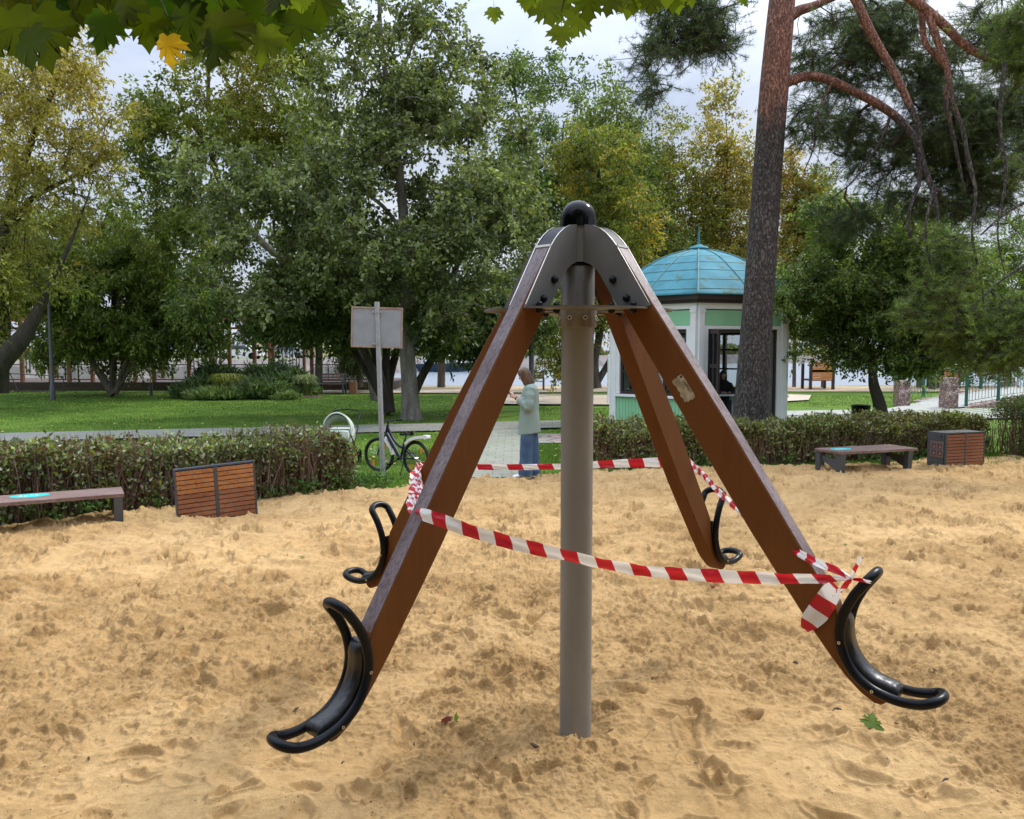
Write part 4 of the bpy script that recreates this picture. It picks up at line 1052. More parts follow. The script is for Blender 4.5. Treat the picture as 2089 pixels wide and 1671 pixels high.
    for s in (-1, 1):
        S_, E_, Wr = sh[s]; cuff = E_.lerp(Wr, .66)
        pts = smooth_path([S_+V3((0, -.02*s, 0)), S_.lerp(E_, .5)+V3((-.005, .01*s, 0)), E_+V3((-.005, .005*s, -.01)), E_.lerp(Wr, .35), cuff], 5)
        rr = np.interp(np.arange(len(pts)), [0, 5, 10, 15, len(pts)-1], [.070, .066, .062, .058, .054])
        rr = [r*(1+.07*math.sin(i*1.9)) for i, r in enumerate(rr)]
        mb.tube(pts, rr, 18)
        d = (Wr-E_).normalized(); mb.tube([cuff-d*.035, cuff-d*.03, cuff+d*.012, cuff+d*.016], [.055, .061, .060, .052], 18)
    jk = remeshed('jacket', mb, M_J, t_, .0085, 2, M4)
    # bracelet
    Wr = sh[1][2]; E_ = sh[1][1]; d = (Wr-E_).normalized(); mb = MB(); mb.tube([Wr-d*.03, Wr-d*.012], .030, 14); Wr2 = sh[-1][2]; mb.xf(M4); build('bracelet', mb, mat('bracelet', (.03, .01, .015), .4), body, smooth=True)
    # jeans
    M_JE = mat('blue_denim', (.028, .065, .14), .85, (.065, .125, .22), 6, .4, 60, stretch=(1, 1, .4))
    mb = MB()
    mb.loft([[V3((rx*math.cos(a), ry*math.sin(a), z)) for a in np.linspace(0, 2*math.pi, 24, endpoint=False)] for (z, rx, ry) in [(.70, .12, .165), (.78, .13, .175), (.95, .11, .15)]])
    for s in (-1, 1):
        xo = .055*s
        pts = smooth_path([V3((0, .08*s, .80)), V3((xo*.5, .09*s, .55)), V3((xo*.8, .095*s, .30)), V3((xo, .10*s, .045))], 6)
        rr = np.interp(np.arange(len(pts)), [0, 6, 12, 18], [.115, .105, .098, .112]); rr = [r*(1+.025*math.sin(i*1.3+s)) for i, r in enumerate(rr)]
        mb.tube(pts, rr, 22)
    remeshed('jeans', mb, M_JE, t_, .009, 2, M4)
    M_SH = mat('white_trainer', (.85, .85, .86), .5)
    for s in (-1, 1):
        xo = .055*s; rings = []
        for (x, w_, h_) in [(-.10, .030, .05), (-.08, .042, .085), (-.02, .045, .095), (.05, .046, .075), (.12, .048, .055), (.165, .040, .04), (.185, .018, .022)]:
            rings.append([V3((xo+.01+x, .10*s+w_*math.cos(a), max(.0, h_*.5+h_*.5*math.sin(a)))) for a in np.linspace(0, 2*math.pi, 14, endpoint=False)])
        mb = MB(); mb.loft(rings); mb.xf(M4); sho = build('shoe', mb, M_SH, t_, smooth=True)
        mb = MB(); mb.prism([(x+xo+.01, y+.10*s) for x, y in [(-.105, -.035), (-.105, .035), (.0, .05), (.12, .052), (.185, .028), (.195, 0), (.185, -.028), (.12, -.052), (0, -.05)]], lambda u, v, t: V3((u, v, t)), .0, .022); mb.xf(M4); build('sole', mb, M_WHITE, sho)
woman()

# ================================================================ GREEN KIOSK
M_GREEN = mat('mint_paint', (.27, .58, .33), .6, (.31, .62, .37), 3, .1, 40); M_WP = mat('white_paint', (.80, .80, .80), .5, (.85, .85, .84), 4, .08, 50)
M_DBR = mat('dark_brown_frame', (.028, .014, .012), .45); M_COPPER = mat('blue_green_roof', (.045, .18, .225), .7, (.085, .265, .315), 2.2, .15, 20, spec=.12, vpos=(.3, .7), detail=8)
M_SEAM = mat('roof_seam', (.05, .13, .13), .6, (.09, .22, .22), 6)
# worn patches on the roof
t = M_COPPER.node_tree; bs = t.nodes['Principled BSDF']; old = bs.inputs['Base Color'].links[0].from_socket
n_ = t.nodes.new('ShaderNodeTexNoise'); n_.inputs['Scale'].default_value = 3.2; n_.inputs['Detail'].default_value = 9; n_.inputs['Roughness'].default_value = .65
rr_ = t.nodes.new('ShaderNodeValToRGB'); rr_.color_ramp.elements[0].position = .56; rr_.color_ramp.elements[1].position = .63
mxx = t.nodes.new('ShaderNodeMix'); mxx.data_type = 'RGBA'; mxx.inputs['B'].default_value = (.085, .15, .12, 1)
t.links.new([x for x in t.nodes if x.type == 'TEX_COORD'][0].outputs['Object'], n_.inputs['Vector']); t.links.new(n_.outputs['Fac'], rr_.inputs[0]); t.links.new(rr_.outputs[0], mxx.inputs['Factor']); t.links.new(old, mxx.inputs['A']); t.links.new(mxx.outputs['Result'], bs.inputs['Base Color'])
M_GLASS = bpy.data.materials.new('window_glass'); M_GLASS.use_nodes = True; t = M_GLASS.node_tree; b_ = t.nodes['Principled BSDF']; oo = t.nodes['Material Output']
b_.inputs['Base Color'].default_value = (.02, .025, .025, 1); b_.inputs['Roughness'].default_value = .03
tp = t.nodes.new('ShaderNodeBsdfTransparent'); tp.inputs[0].default_value = (.86, .9, .88, 1); ms_ = t.nodes.new('ShaderNodeMixShader'); lw = t.nodes.new('ShaderNodeFresnel'); lw.inputs[0].default_value = 1.5
ad = t.nodes.new('ShaderNodeMath'); ad.operation = 'ADD'; ad.inputs[1].default_value = .10
t.links.new(lw.outputs[0], ad.inputs[0]); t.links.new(ad.outputs[0], ms_.inputs[0]); t.links.new(tp.outputs[0], ms_.inputs[1]); t.links.new(b_.outputs[0], ms_.inputs[2]); t.links.new(ms_.outputs[0], oo.inputs[0])
def kiosk():
    kc = Vector(((1421-CX)/F*21, 21, 0)); Rk = 2.36; A0 = math.atan2(-21, -kc.x)
    k = thing('kiosk', 'six-sided mint green and white kiosk with a blue domed metal roof', 'kiosk', kc)
    cor = [kc+Vector((Rk*math.cos(A0+R_(60*i)), Rk*math.sin(A0+R_(60*i)), 0)) for i in range(6)]
    Z = Vector((0, 0, 1))
    mb = MB(); mb.prism([(c.x-kc.x, c.y-kc.y) for c in cor], lambda u, v, t: kc+Vector((u, v, t)), -.05, .10); build('floor', mb, M_CONC, k)
    mb = MB(); mb.prism([((c.x-kc.x)*.97, (c.y-kc.y)*.97) for c in cor], lambda u, v, t: kc+Vector((u, v, t)), 2.78, 2.84); build('ceiling', mb, M_WP, k)
    for i in range(6):
        a, b = cor[i], cor[(i+1) % 6]; d = (b-a).normalized(); n = Vector((d.y, -d.x, 0)); L_ = (b-a).length
        M = Matrix((d, n, Z)).transposed(); P = lambda s, o, z: a+d*s+n*o+Z*z
        # corner pilaster (at a)
        mb = MB(); mb.box(P(.075, .0, 1.475), (.145, .16, 2.76), M, bev=.01); nb = (a-cor[i-1]).normalized(); n2 = Vector((nb.y, -nb.x, 0)); M2 = Matrix((nb, n2, Z)).transposed()
        mb.box(a-nb*.075+Z*1.475+n2*.0, (.145, .16, 2.762), M2, bev=.01)
        for zz, hh in ((.16, .12), (2.80, .07)): mb.box(P(.078, .012, zz), (.16, .17, hh), M, bev=.006); mb.box(a-nb*.078+n2*.012+Z*zz, (.16, .17, hh*.98), M2, bev=.006)
        build('pilaster', mb, M_WP, k)
        mb = MB(); s0, s1 = .15, L_-.15; ws = s1-s0
        fz = MB(); fz.box(P((s0+s1)/2, -.01, 2.65), (ws, .08, .34), M); build('frieze', fz, M_GREEN, k); wall = MB()
        door = (i == 0)
        if not door:
            wall.box(P((s0+s1)/2, -.01, .445), (ws, .08, .69), M)
            nbd = 22
            for q in range(nbd): wall.box(P(s0+(q+.5)*ws/nbd, .036, .45), (ws/nbd-.016, .014, .66), M)
        if not door: build('wall_panel', wall, M_GREEN, k)
        wt = MB(); z0 = .80 if not door else .12; z1 = 2.46
        wt.box(P((s0+s1)/2, .02, z1-.03), (ws, .10, .08), M, bev=.006)
        for s_ in (s0+.05, s1-.05): wt.box(P(s_, .018, (z0+z1)/2), (.10, .096, z1-z0-.08), M, bev=.006)
        if not door: wt.box(P((s0+s1)/2, .04, z0+.0), (ws, .16, .06), M, bev=.006)
        wf = build('window_frame' if not door else 'door_frame', wt, M_WP, k)
        i0, i1, j0, j1 = s0+.10, s1-.10, z0+.03, z1-.07
        g = MB(); 
        for s_ in (i0+.03, i1-.03): g.box(P(s_, -.01, (j0+j1)/2), (.06, .05, j1-j0), M)
        g.box(P((i0+i1)/2, -.011, j1-.035), (i1-i0-.12, .05, .07), M)
        if not door:
            g.box(P((i0+i1)/2, -.011, j0+.035), (i1-i0-.12, .05, .07), M)
            for s_ in (i0+(i1-i0)*.33, i0+(i1-i0)*.67): g.box(P(s_, -.012, (j0+j1)/2), (.07, .04, j1-j0-.14), M)
            for z_ in (j0+(j1-j0)*.36, j0+(j1-j0)*.70): g.box(P((i0+i1)/2, -.013, z_), (i1-i0-.12, .035, .045), M)
        sash = build('sash', g, M_DBR, wf)
        if not door:
            gl = MB(); gl.box(P((i0+i1)/2, -.012, (j0+j1)/2), (i1-i0-.1, .006, j1-j0-.1), M); build('pane', gl, M_GLASS, wf)
        else:
            # leaf folded open against the near corner, seen almost edge on
            hinge = P(i0+.05, .05, 0); ld_ = (n*.93-d*.36).normalized()*-1; ld_ = (n*.97-d*.20).normalized()
            ln = Vector((ld_.y, -ld_.x, 0)); ML = Matrix((ld_, ln, Z)).transposed(); LP = lambda s, z: hinge+ld_*s+Z*z
            g = MB(); lw_ = .62
            for s_ in (.035, lw_/2, lw_-.035): g.box(LP(s_, 1.25), (.07 if s_ != lw_/2 else .05, .045, 2.2), ML)
            for z_ in (.2, .9, 1.55, 2.32): g.box(LP(lw_/2, z_), (lw_-.14, .04, .09), ML)
            lf = build('door_leaf', g, M_DBR, k); gl = MB(); gl.box(LP(lw_/2, 1.3), (lw_-.1, .006, 2.0), ML); build('pane', gl, M_GLASS, lf)
        # white cornice in two steps
        for (zz, hh, oo_, nm) in ((2.915, .13, .04, 'cornice'),):
            mb = MB(); e0 = oo_/math.tan(R_(60)); mb.box(P(L_/2, oo_-.04, zz), (L_+2*e0*0, .12, hh), M); mb.box(P(L_/2, oo_+.0, zz+.052), (L_+.05, .10, .03), M); build(nm, mb, M_WP, k)
    hexp = lambda r: [(r*math.cos(A0+R_(60*i)), r*math.sin(A0+R_(60*i))) for i in range(6)]
    mb = MB(); mb.prism(hexp(2.52), lambda u, v, t: kc+Vector((u, v, t)), 2.985, 3.05); mb.prism(hexp(2.62), lambda u, v, t: kc+Vector((u, v, t)), 3.052, 3.165); build('eave', mb, M_DBR, k)
    prof = [(1.0, 0.0), (.995, .03), (.955, .09), (.88, .20), (.775, .35), (.66, .50), (.535, .66), (.42, .79), (.30, .89), (.16, .975), (.12, .99)]
    Rd, Hd, zb = 2.66, 1.27, 3.168
    PP = along([(p[0], p[1]) for p in prof], 3)
    mb = MB(); 
    rings = [[kc+Vector((p.x*Rd*math.cos(A0+R_(60*i))*1, p.x*Rd*math.sin(A0+R_(60*i)), zb+p.y*Hd)) for i in range(6)] for p in PP]
    # slightly bowed faces
    def ringpt(r, ang):
        aa = (ang-A0) % (math.pi/3)-math.pi/6; f_ = math.cos(math.pi/6)/math.cos(aa); f_ = f_*.75+.25
        return Vector((r*f_*math.cos(ang), r*f_*math.sin(ang), 0))
    NS = 48; angs = [A0+2*math.pi*j/NS for j in range(NS)]
    rings = [[kc+ringpt(p.x*Rd, a)+Z*(zb+p.y*Hd) for a in angs] for p in PP]
    mb.loft(rings); roof = build('roof', mb, M_COPPER, k, smooth=22)
    mb = MB()
    for j in range(12):
        a = A0+2*math.pi*j/12; mb.tube([kc+ringpt(p.x*Rd+.008, a)+Z*(zb+p.y*Hd+.006) for p in PP], .022 if j % 2 == 0 else .013, 6)
    for hh in (.11, .30, .50, .67, .82):
        rr = float(np.interp(hh, [p[1] for p in prof], [p[0] for p in prof])); mb.tube([kc+ringpt(rr*Rd+.004, a)+Z*(zb+hh*Hd) for a in angs], .010, 5, closed=True)
    build('roof_seam', mb, M_SEAM, roof, smooth=True)
    mb = MB(); zt = zb+Hd; mb.lathe([(.33, zt-.05), (.34, zt-.02), (.26, zt+.0), (.25, zt+.03), (.27, zt+.05), (.22, zt+.09), (.10, zt+.13), (.045, zt+.16), (.035, zt+.2), (.028, zt+.3), (.008, zt+.62), (.0, zt+.66)], kc, 24); build('finial', mb, M_COPPER, roof, smooth=35)
    # counter table and the seated person behind it
    tc_ = W(1478, 806, 20.3); tb_ = thing('table', 'small white table standing in the kiosk doorway', 'table', (tc_.x, tc_.y, .1))
    mb = MB(); mb.box((tc_.x, tc_.y, .79), (.60, .5, .03), None, bev=.004); build('table_top', mb, M_WP, tb_)
    for sx_ in (-.26, .26):
        for sy_ in (-.21, .21): mb = MB(); mb.box((tc_.x+sx_, tc_.y+sy_, .437), (.04, .04, .675)); build('leg', mb, M_WP, tb_)
    # person
    pc = Vector((tc_.x+.12, 20.95, .1)); p_ = thing('person', 'dark-haired person in black sitting at the table inside the kiosk', 'person', pc)
    mb = MB(); V3 = Vector; q = lambda x, y, z: pc+V3((x, y, z))
    mb.loft([[q(rx*math.cos(a), ry*math.sin(a)+yo, z) for a in np.linspace(0, 2*math.pi, 16, endpoint=False)] for (z, rx, ry, yo) in [(.42, .17, .12, .05), (.62, .15, .10, .02), (.82, .18, .11, -.01), (.97, .18, .09, -.03), (1.02, .10, .06, -.03)]])
    mb.tube([q(0, -.03, .98), q(0, -.06, 1.10)], [.055, .05], 12); ell(mb, q(-.01, -.08, 1.17), (.072, .085, .10)); ell(mb, q(-.015, -.158, 1.155), (.012, .018, .018), 8, 6)
    for s in (-1, 1):
        mb.tube([q(.18*s, -.02, .93), q(.22*s, -.12, .72), q(.08*s, -.38, .735)], [.05, .042, .03], 10)
        w_ = q(.08*s, -.38, .735)
        mb.tube([w_, w_+V3((-.02*s, -.05, 0)), w_+V3((-.03*s, -.08, 0))], [.028, .032, .024], 10)
        for f_ in range(4): o = w_+V3((-.03*s+.018*(f_-1.5), -.08, 0)); mb.tube([o, o+V3((-.006*s, -.035, .004)), o+V3((-.008*s, -.055, -.004))], [.0085, .008, .007], 7)
        o = w_+V3((-.045*s, -.03, 0)); mb.tube([o, o+V3((-.025*s, -.03, 0))], [.01, .008], 7)
        mb.tube([q(.09*s, .05, .45), q(.10*s, -.35, .47), q(.10*s, -.38, .08), q(.10*s, -.50, .03)], [.085, .065, .045, .035], 12)
    bd_ = remeshed('body', mb, M_SKIN, p_, .008, 3)
    M_BC = mat('black_clothes', (.012, .012, .015), .85)
    mb = MB(); mb.loft([[q(rx*math.cos(a), ry*math.sin(a)+yo, z) for a in np.linspace(0, 2*math.pi, 18, endpoint=False)] for (z, rx, ry, yo) in [(.38, .20, .16, .05), (.62, .175, .125, .02), (.82, .20, .135, -.01), (.97, .20, .11, -.03), (1.05, .08, .075, -.04)]])
    for s in (-1, 1): mb.tube(smooth_path([q(.17*s, -.02, .95), q(.23*s, -.12, .72), q(.11*s, -.34, .735)], 4), [.066]*4+[.058]*4+[.05], 12)
    remeshed('jumper', mb, M_BC, p_, .010, 2)
    mb = MB()
    for s in (-1, 1): mb.tube([q(.09*s, .05, .45), q(.10*s, -.35, .48), q(.10*s, -.38, .10)], [.10, .08, .062], 12)
    remeshed('trousers', mb, mat('grey_trousers', (.10, .10, .11), .9), p_, .010, 2)
    mb = MB(); M_DH = mat('dark_hair', (.02, .014, .012), .5)
    rng = random.Random(5)
    for j in range(120):
        a = rng.uniform(-2.3, 2.3); dx, dy = math.sin(a), math.cos(a)
        mb.tube(smooth_path([q(dx*.02, -.07+dy*.02, 1.275), q(-.01+dx*.075, -.075+dy*.075, 1.23), q(-.01+dx*.088, -.07+dy*.088, 1.12), q(-.01+dx*.085, -.06+dy*.085, 1.0+.02*rng.random())], 3), [.007]+[.010]*7+[.008, .005], 5)
    ell(mb, q(-.01, -.070, 1.21), (.084, .088, .086)); build('hair', mb, M_DH, p_, smooth=True)
    # a seat under them
    st_ = thing('stool', 'plain dark stool under the person in the kiosk', 'stool', q(0, .1, 0)); mb = MB(); mb.lathe([(.17, .33), (.18, .36), (.17, .385), (0, .386)], q(0, .08, 0), 20, caps=False); build('seat', mb, M_DBR, st_)
    for sx_ in (-.11, .11):
        for sy_ in (-.11, .11): mb = MB(); mb.tube([q(sx_*1.2, .08+sy_*1.2, 0), q(sx_, .08+sy_, .34)], .014, 8); build('leg', mb, M_DBR, st_)
kiosk()
# ================================================================ PERGOLA DECK (left background)
M_RUST = wood_mat('rust_brown_timber', (.21, .085, .04), (.29, .13, .065), .6, 4, (1, 1, .15), .2, (.7, .6, .5))
M_DECK = wood_mat('dark_deck_boards', (.075, .045, .03), (.10, .065, .045), .7, 4, (.15, 1, 2), .3, (.5, .5, .5))
M_SLATM = mat('dark_metal_slat', (.045, .035, .032), .5)
def pergola():
    D = 38.5; s = D/F; X = lambda px: (px-CX)*s
    k = thing('pergola', 'long rust brown timber pergola with dark upright slats on a raised deck', 'pergola', (X(330), D, 0))
    x0, x1 = X(-260), X(800)
    mb = MB(); mb.box(((x0+x1)/2, D+3.2, .20), (x1-x0, 6.4, .40))
    for i in range(5): mb.box(((x0+x1)/2, D-.012, .04+.08*i), (x1-x0, .02, .066))
    build('deck', mb, M_DECK, k)
    posts = [-210, -130, -60, 40, 98, 136, 184, 246, 271, 310, 382, 466, 517, 555, 634]
    for px in posts:
        mb = MB(); mb.box((X(px), D+.25, 1.95), (.15, .15, 3.1)); build('post', mb, M_RUST, k)
    for px in [-150, -20, 110, 230, 350, 480, 560, 648]:
        mb = MB(); mb.box((X(px), D+5.6, 1.95), (.26 if px == 648 else .15, .2, 3.1)); build('post', mb, M_RUST, k)
    for y_ in (.25, 2.9, 5.6):
        mb = MB(); mb.box(((x0+X(700))/2, D+y_, 3.56), (X(700)-x0, .12, .22)); build('beam', mb, M_RUST, k)
    mb = MB()
    for i in range(40): mb.box((x0+(X(700)-x0)*(i+.5)/40, D+2.9, 3.72), (.07, 6.2, .12))
    build('rafters', mb, M_RUST, k)
    mb = MB(); mb.box(((x0+X(640))/2, D+.25, 2.95), (X(640)-x0, .08, .10)); build('beam', mb, M_RUST, k)
    for a, b in ((-200, -60), (37, 97), (184, 246), (246, 310), (382, 449), (563, 620)):
        mb = MB(); n = max(3, int((b-a)/7))
        for i in range(n):
            px = a+(b-a)*(i+.5)/n+random.uniform(-1.2, 1.2); mb.box((X(px), D+.25+.02*(i % 2), 1.55+.4), (.035, .05, 2.3 if i % 3 else 1.9))
        build('slat_screen', mb, M_SLATM, k)
    for a, b in ((-40, 37), (100, 180), (310, 382), (449, 555), (634, 700), (700, 760)):
        mb = MB()
        for z in (1.22, .52): mb.box((X((a+b)/2), D+.30, z), ((b-a)*s, .05, .05))
        n = max(2, int((b-a)/26))
        for i in range(n+1): mb.box((X(a+(b-a)*i/n), D+.302, .85), (.045, .055, .74))
        mb.box((X((a+b)/2), D+.33, .86), ((b-a)*s*.96, .008, .56), mi=1)
        build('railing', mb, [M_SLATM, mat('mesh_infill', (.20, .19, .18), .5)] if False else [M_SLATM, M_GLASS], k)
pergola()
# ---- far park furniture
def park_bench(label, px, yb, wpx, face=0):
    b = G(px, yb); w = wpx/F*b.y; t_ = thing('park_bench', label, 'bench', b)
    mb = MB()
    for i in range(4): mb.box(b+Vector((0, -.05+.11*i, .44)), (w*.94, .095, .035))
    build('seat', mb, M_PLANK, t_)
    mb = MB()
    for i in range(3): mb.box(b+Vector((0, .42, .60+.12*i)), (w*.94, .03, .10))
    build('backrest', mb, M_PLANK, t_)
    for s in (-1, 1): mb = MB(); mb.box(b+Vector((s*w/2, .15, .44)), (.07, .62, .05)); mb.box(b+Vector((s*w/2, -.13, .30)), (.072, .07, .6)); mb.box(b+Vector((s*w/2, .43, .46)), (.074, .06, .92)); build('side_frame', mb, M_DSTEEL, t_)
park_bench('brown slatted park bench on the far path left of the sign', 676, 804, 50)
park_bench('brown bench with backrest by the water behind the woman in green', 1091, 797, 36)
b = G(721, 804); mb = MB(); 
for i in range(7): mb.box(b+Vector((0, 0, .05+.075*i)), (.30, .30, .066), bev=.004)
mb.box(b+Vector((0, 0, .28)), (.27, .27, .52)); tag(build('wooden_bin', mb, M_RUST, None, origin=b), 'small square brown timber bin right of the far slatted bench', 'litter bin')
# thin metal swing-like frame far left
b = G(70, 800); mb = MB(); s = b.y/F
for a, c in (((-70, 800), (-48, 762)), ((-32, 800), (-48, 762)), ((62, 800), (60, 768)), ((-48, 762), (60, 768)), ((-70, 798), (62, 799))):
    mb.tube([G(70, 800)+Vector((a[0]*s, 0, max(0, (800-a[1])*s))), G(70, 800)+Vector((c[0]*s, 0, max(0, (800-c[1])*s)))], .022, 6)
tag(build('metal_frame', mb, M_DSTEEL, None, origin=b), 'thin metal tube frame on the grass before the pergola at the left edge', 'play frame')

# ================================================================ GREEN BRIDGE (right)
M_GRN = mat('dark_green_paint', (.005, .10, .07), .4); 
M_GAB = bpy.data.materials.new('pink_gabion_stone'); M_GAB.use_nodes = True; t = M_GAB.node_tree; bs = t.nodes['Principled BSDF']; bs.inputs['Roughness'].default_value = .9
tcn = t.nodes.new('ShaderNodeTexCoord'); vo = t.nodes.new('ShaderNodeTexVoronoi'); vo.inputs['Scale'].default_value = 13; r = t.nodes.new('ShaderNodeValToRGB')
r.color_ramp.elements[0].color = (.20, .12, .10, 1); r.color_ramp.elements[1].color = (.52, .42, .38, 1); e = r.color_ramp.elements.new(.5); e.color = (.40, .26, .22, 1)
vd = t.nodes.new('ShaderNodeTexVoronoi'); vd.feature = 'DISTANCE_TO_EDGE'; vd.inputs['Scale'].default_value = 13; rd = t.nodes.new('ShaderNodeValToRGB'); rd.color_ramp.elements[0].color = (.12, .12, .12, 1); rd.color_ramp.elements[1].position = .12
mx = t.nodes.new('ShaderNodeMix'); mx.data_type = 'RGBA'; mx.blend_type = 'MULTIPLY'; mx.inputs['Factor'].default_value = 1; sp = t.nodes.new('ShaderNodeSeparateXYZ')
for n_ in (vo, vd): t.links.new(tcn.outputs['Object'], n_.inputs['Vector'])
t.links.new(vo.outputs['Color'], sp.inputs[0]); t.links.new(sp.outputs[0], r.inputs[0]); t.links.new(vd.outputs['Distance'], rd.inputs[0]); t.links.new(r.outputs[0], mx.inputs['A']); t.links.new(rd.outputs[0], mx.inputs['B']); t.links.new(mx.outputs['Result'], bs.inputs['Base Color'])
bp = t.nodes.new('ShaderNodeBump'); bp.inputs['Strength'].default_value = 1; bp.inputs['Distance'].default_value = .04; t.links.new(vd.outputs['Distance'], bp.inputs['Height']); t.links.new(bp.outputs[0], bs.inputs['Normal'])
for (px, yb, yt, wpx, lab) in ((1941.5, 835, 771, 27, 'pink stone gabion pillar at the near foot of the green bridge'), (1845, 830, 777, 24, 'pink stone gabion pillar leftmost of the three, under the tree'), (2059, 812, 771, 22, 'pink stone gabion pillar furthest right beside the bridge railing')):
    b = G(px, yb); w = wpx/F*b.y; h = (yb-yt)/F*b.y
    mb = MB(); mb.box(b+Vector((0, w/2, h/2)), (w, w, h), bev=.02)
    tag(build('gabion_pillar', mb, M_GAB, None, origin=b), lab, 'pillar', 'gabion pillars of the bridge')
def bridge():
    Y0 = 27.0; k = thing('footbridge', 'arched footbridge with curving dark green metal railings over pink stone', 'footbridge', (15, Y0, 0))
    x0, x1 = 15.1, 27
    arc = lambda x: .62*math.sin(max(0, min(1, (x-x0)/(x1-x0)))*math.pi*.9)**.9
    xs = np.linspace(x0, x1, 30)
    mb = MB(); mb.prism([(x, arc(x)) for x in xs]+[(x1, -.1), (x0, -.1)], lambda u, v, t: Vector((u, t+.12*(u-x0), v)), Y0, Y0+.5); mb.prism([(x, arc(x)) for x in xs]+[(x1, -.1), (x0, -.1)], lambda u, v, t: Vector((u, t+.12*(u-x0), v)), Y0+3.2, Y0+3.7); build('stone_side', mb, M_GAB, k)
    mb = MB(); mb.prism([(x, arc(x)+.02) for x in xs]+[(x, arc(x)-.1) for x in xs[::-1]], lambda u, v, t: Vector((u, t+.12*(u-x0), v)), Y0+.5, Y0+3.2); build('deck', mb, M_CONC, k)
    for yo, st in ((.25, 0), (3.45, -.9)):
        pt = lambda x, z: Vector((x+st, Y0+yo+.12*(x-x0), arc(x)+z))
        for x in np.arange(x0+.15, x1, 1.15):
            mb = MB(); mb.box(pt(x, .52), (.075, .075, 1.12)); build('railing_post', mb, M_GRN, k)
        mb = MB()
        for z in (.98, .88, .16): mb.tube([pt(x, z) for x in np.linspace(x0+.1, x1, 40)], .022 if z > .95 else .013, 6)
        for x in np.arange(x0+.25, x1, .115): mb.tube([pt(x, .16), pt(x, .88)], .009, 5)
        for x in np.arange(x0+.4, x1, .38):
            c = pt(x, .06); mb.tube([c+Vector((math.cos(a)*.075, 0, math.sin(a)*.09)) for a in np.linspace(math.pi*.9, math.pi*2.1, 9)], .009, 5)
        build('railing', mb, M_GRN, k)
bridge()
def playhouse(label, px, yb, wpx, hpx, roof=True):
    b = G(px, yb); w = wpx/F*b.y; h = hpx/F*b.y
    M_OR = wood_mat('orange_boards', (.42, .17, .05), (.50, .22, .08), .55, 4, (1, 1, 3), .2, (.7, .6, .5))
    k = thing('play_tower', label, 'play tower', b)
    for sx_ in (-.5, .5):
        for sy_ in (0, 1): mb = MB(); mb.box(b+Vector((w*sx_, sy_*w, h/2)), (.12, .12, h)); build('post', mb, M_DBR, k)
    for i, z in enumerate((.42, .72)):
        mb = MB()
        for q in range(4): mb.box(b+Vector((0, -.02, h*z+q*.13)), (w-.1, .04, .12))
        build('wall_panel', mb, M_OR, k)
    mb = MB()
    for q in range(6): mb.box(b+Vector((w/2, w/2, h*.42+q*.13)), (.04, w-.1, .12))
    build('wall_panel', mb, M_OR, k)
    mb = MB(); mb.box(b+Vector((0, w/2, h*.38)), (w, w, .08)); build('platform', mb, M_DECK, k)
    if roof:
        mb = MB(); mb.prism([(-w*.7, h), (w*.7, h), (w*.7, h+.06), (0, h*1.28), (-w*.7, h+.06)], lambda u, v, t: b+Vector((u, t, v)), -.2, w+.2); build('roof', mb, M_OR, k)
playhouse('orange boarded play tower beyond the green bridge', 1935, 793, 42, 56)
playhouse('orange boarded play tower seen through the dark tree right of the kiosk', 1676, 796, 46, 54, False)

# ================================================================ FAR BANK, BOAT AND BUILDINGS
M_GRAN = mat('granite_wall', (.27, .235, .22), .85, (.18, .16, .15), .7, .3, 4, vpos=(.45, .6), detail=8)
M_LAND = mat('far_land', (.10, .13, .05), .95, (.16, .17, .08), .05)
w0, w1 = Vector((-46, 33.5, 0)), Vector((-28.6, 63.8, 0)); pts = [Vector((-60, 9, 0)), w1, Vector((-8.6, 98.8, 0)), Vector((30, 150, 0)), Vector((130, 210, 0)), Vector((420, 260, 0)), Vector((900, 300, 0))]
mb = MB(); 
for i in range(len(pts)-1):
    a, b = pts[i], pts[i+1]; d = (b-a).normalized(); n = Vector((-d.y, d.x, 0))
    mb.add([a+Vector((0, 0, -1)), b+Vector((0, 0, -1)), b+n*.8+Vector((0, 0, 1.1)), a+n*.8+Vector((0, 0, 1.1)), b+n*1.6+Vector((0, 0, 1.1)), a+n*1.6+Vector((0, 0, 1.1))], [(0, 1, 2, 3), (3, 2, 4, 5)])
tag(build('embankment_wall', mb, M_GRAN, None), 'long sloping granite embankment wall along the far side of the river', 'embankment')
mb = MB(); L0 = [p+Vector((-1.6, 1.0, 1.08)) for p in pts]; L1 = [Vector((p.x*1.0-300, p.y+500, -4)) for p in pts]
mb.add(L0+L1, [(i, i+1, len(pts)+i+1, len(pts)+i) for i in range(len(pts)-1)])
o = build('far_land', mb, M_LAND, None); o['kind'] = 'structure'
M_YEL = mat('yellow_stucco', (.62, .50, .24), .8, (.68, .56, .30), .3); M_BW = mat('building_white', (.68, .68, .66), .7); M_WIN = mat('window_dark', (.06, .075, .09), .25); M_RED = mat('tiled_roof', (.20, .17, .16), .8)
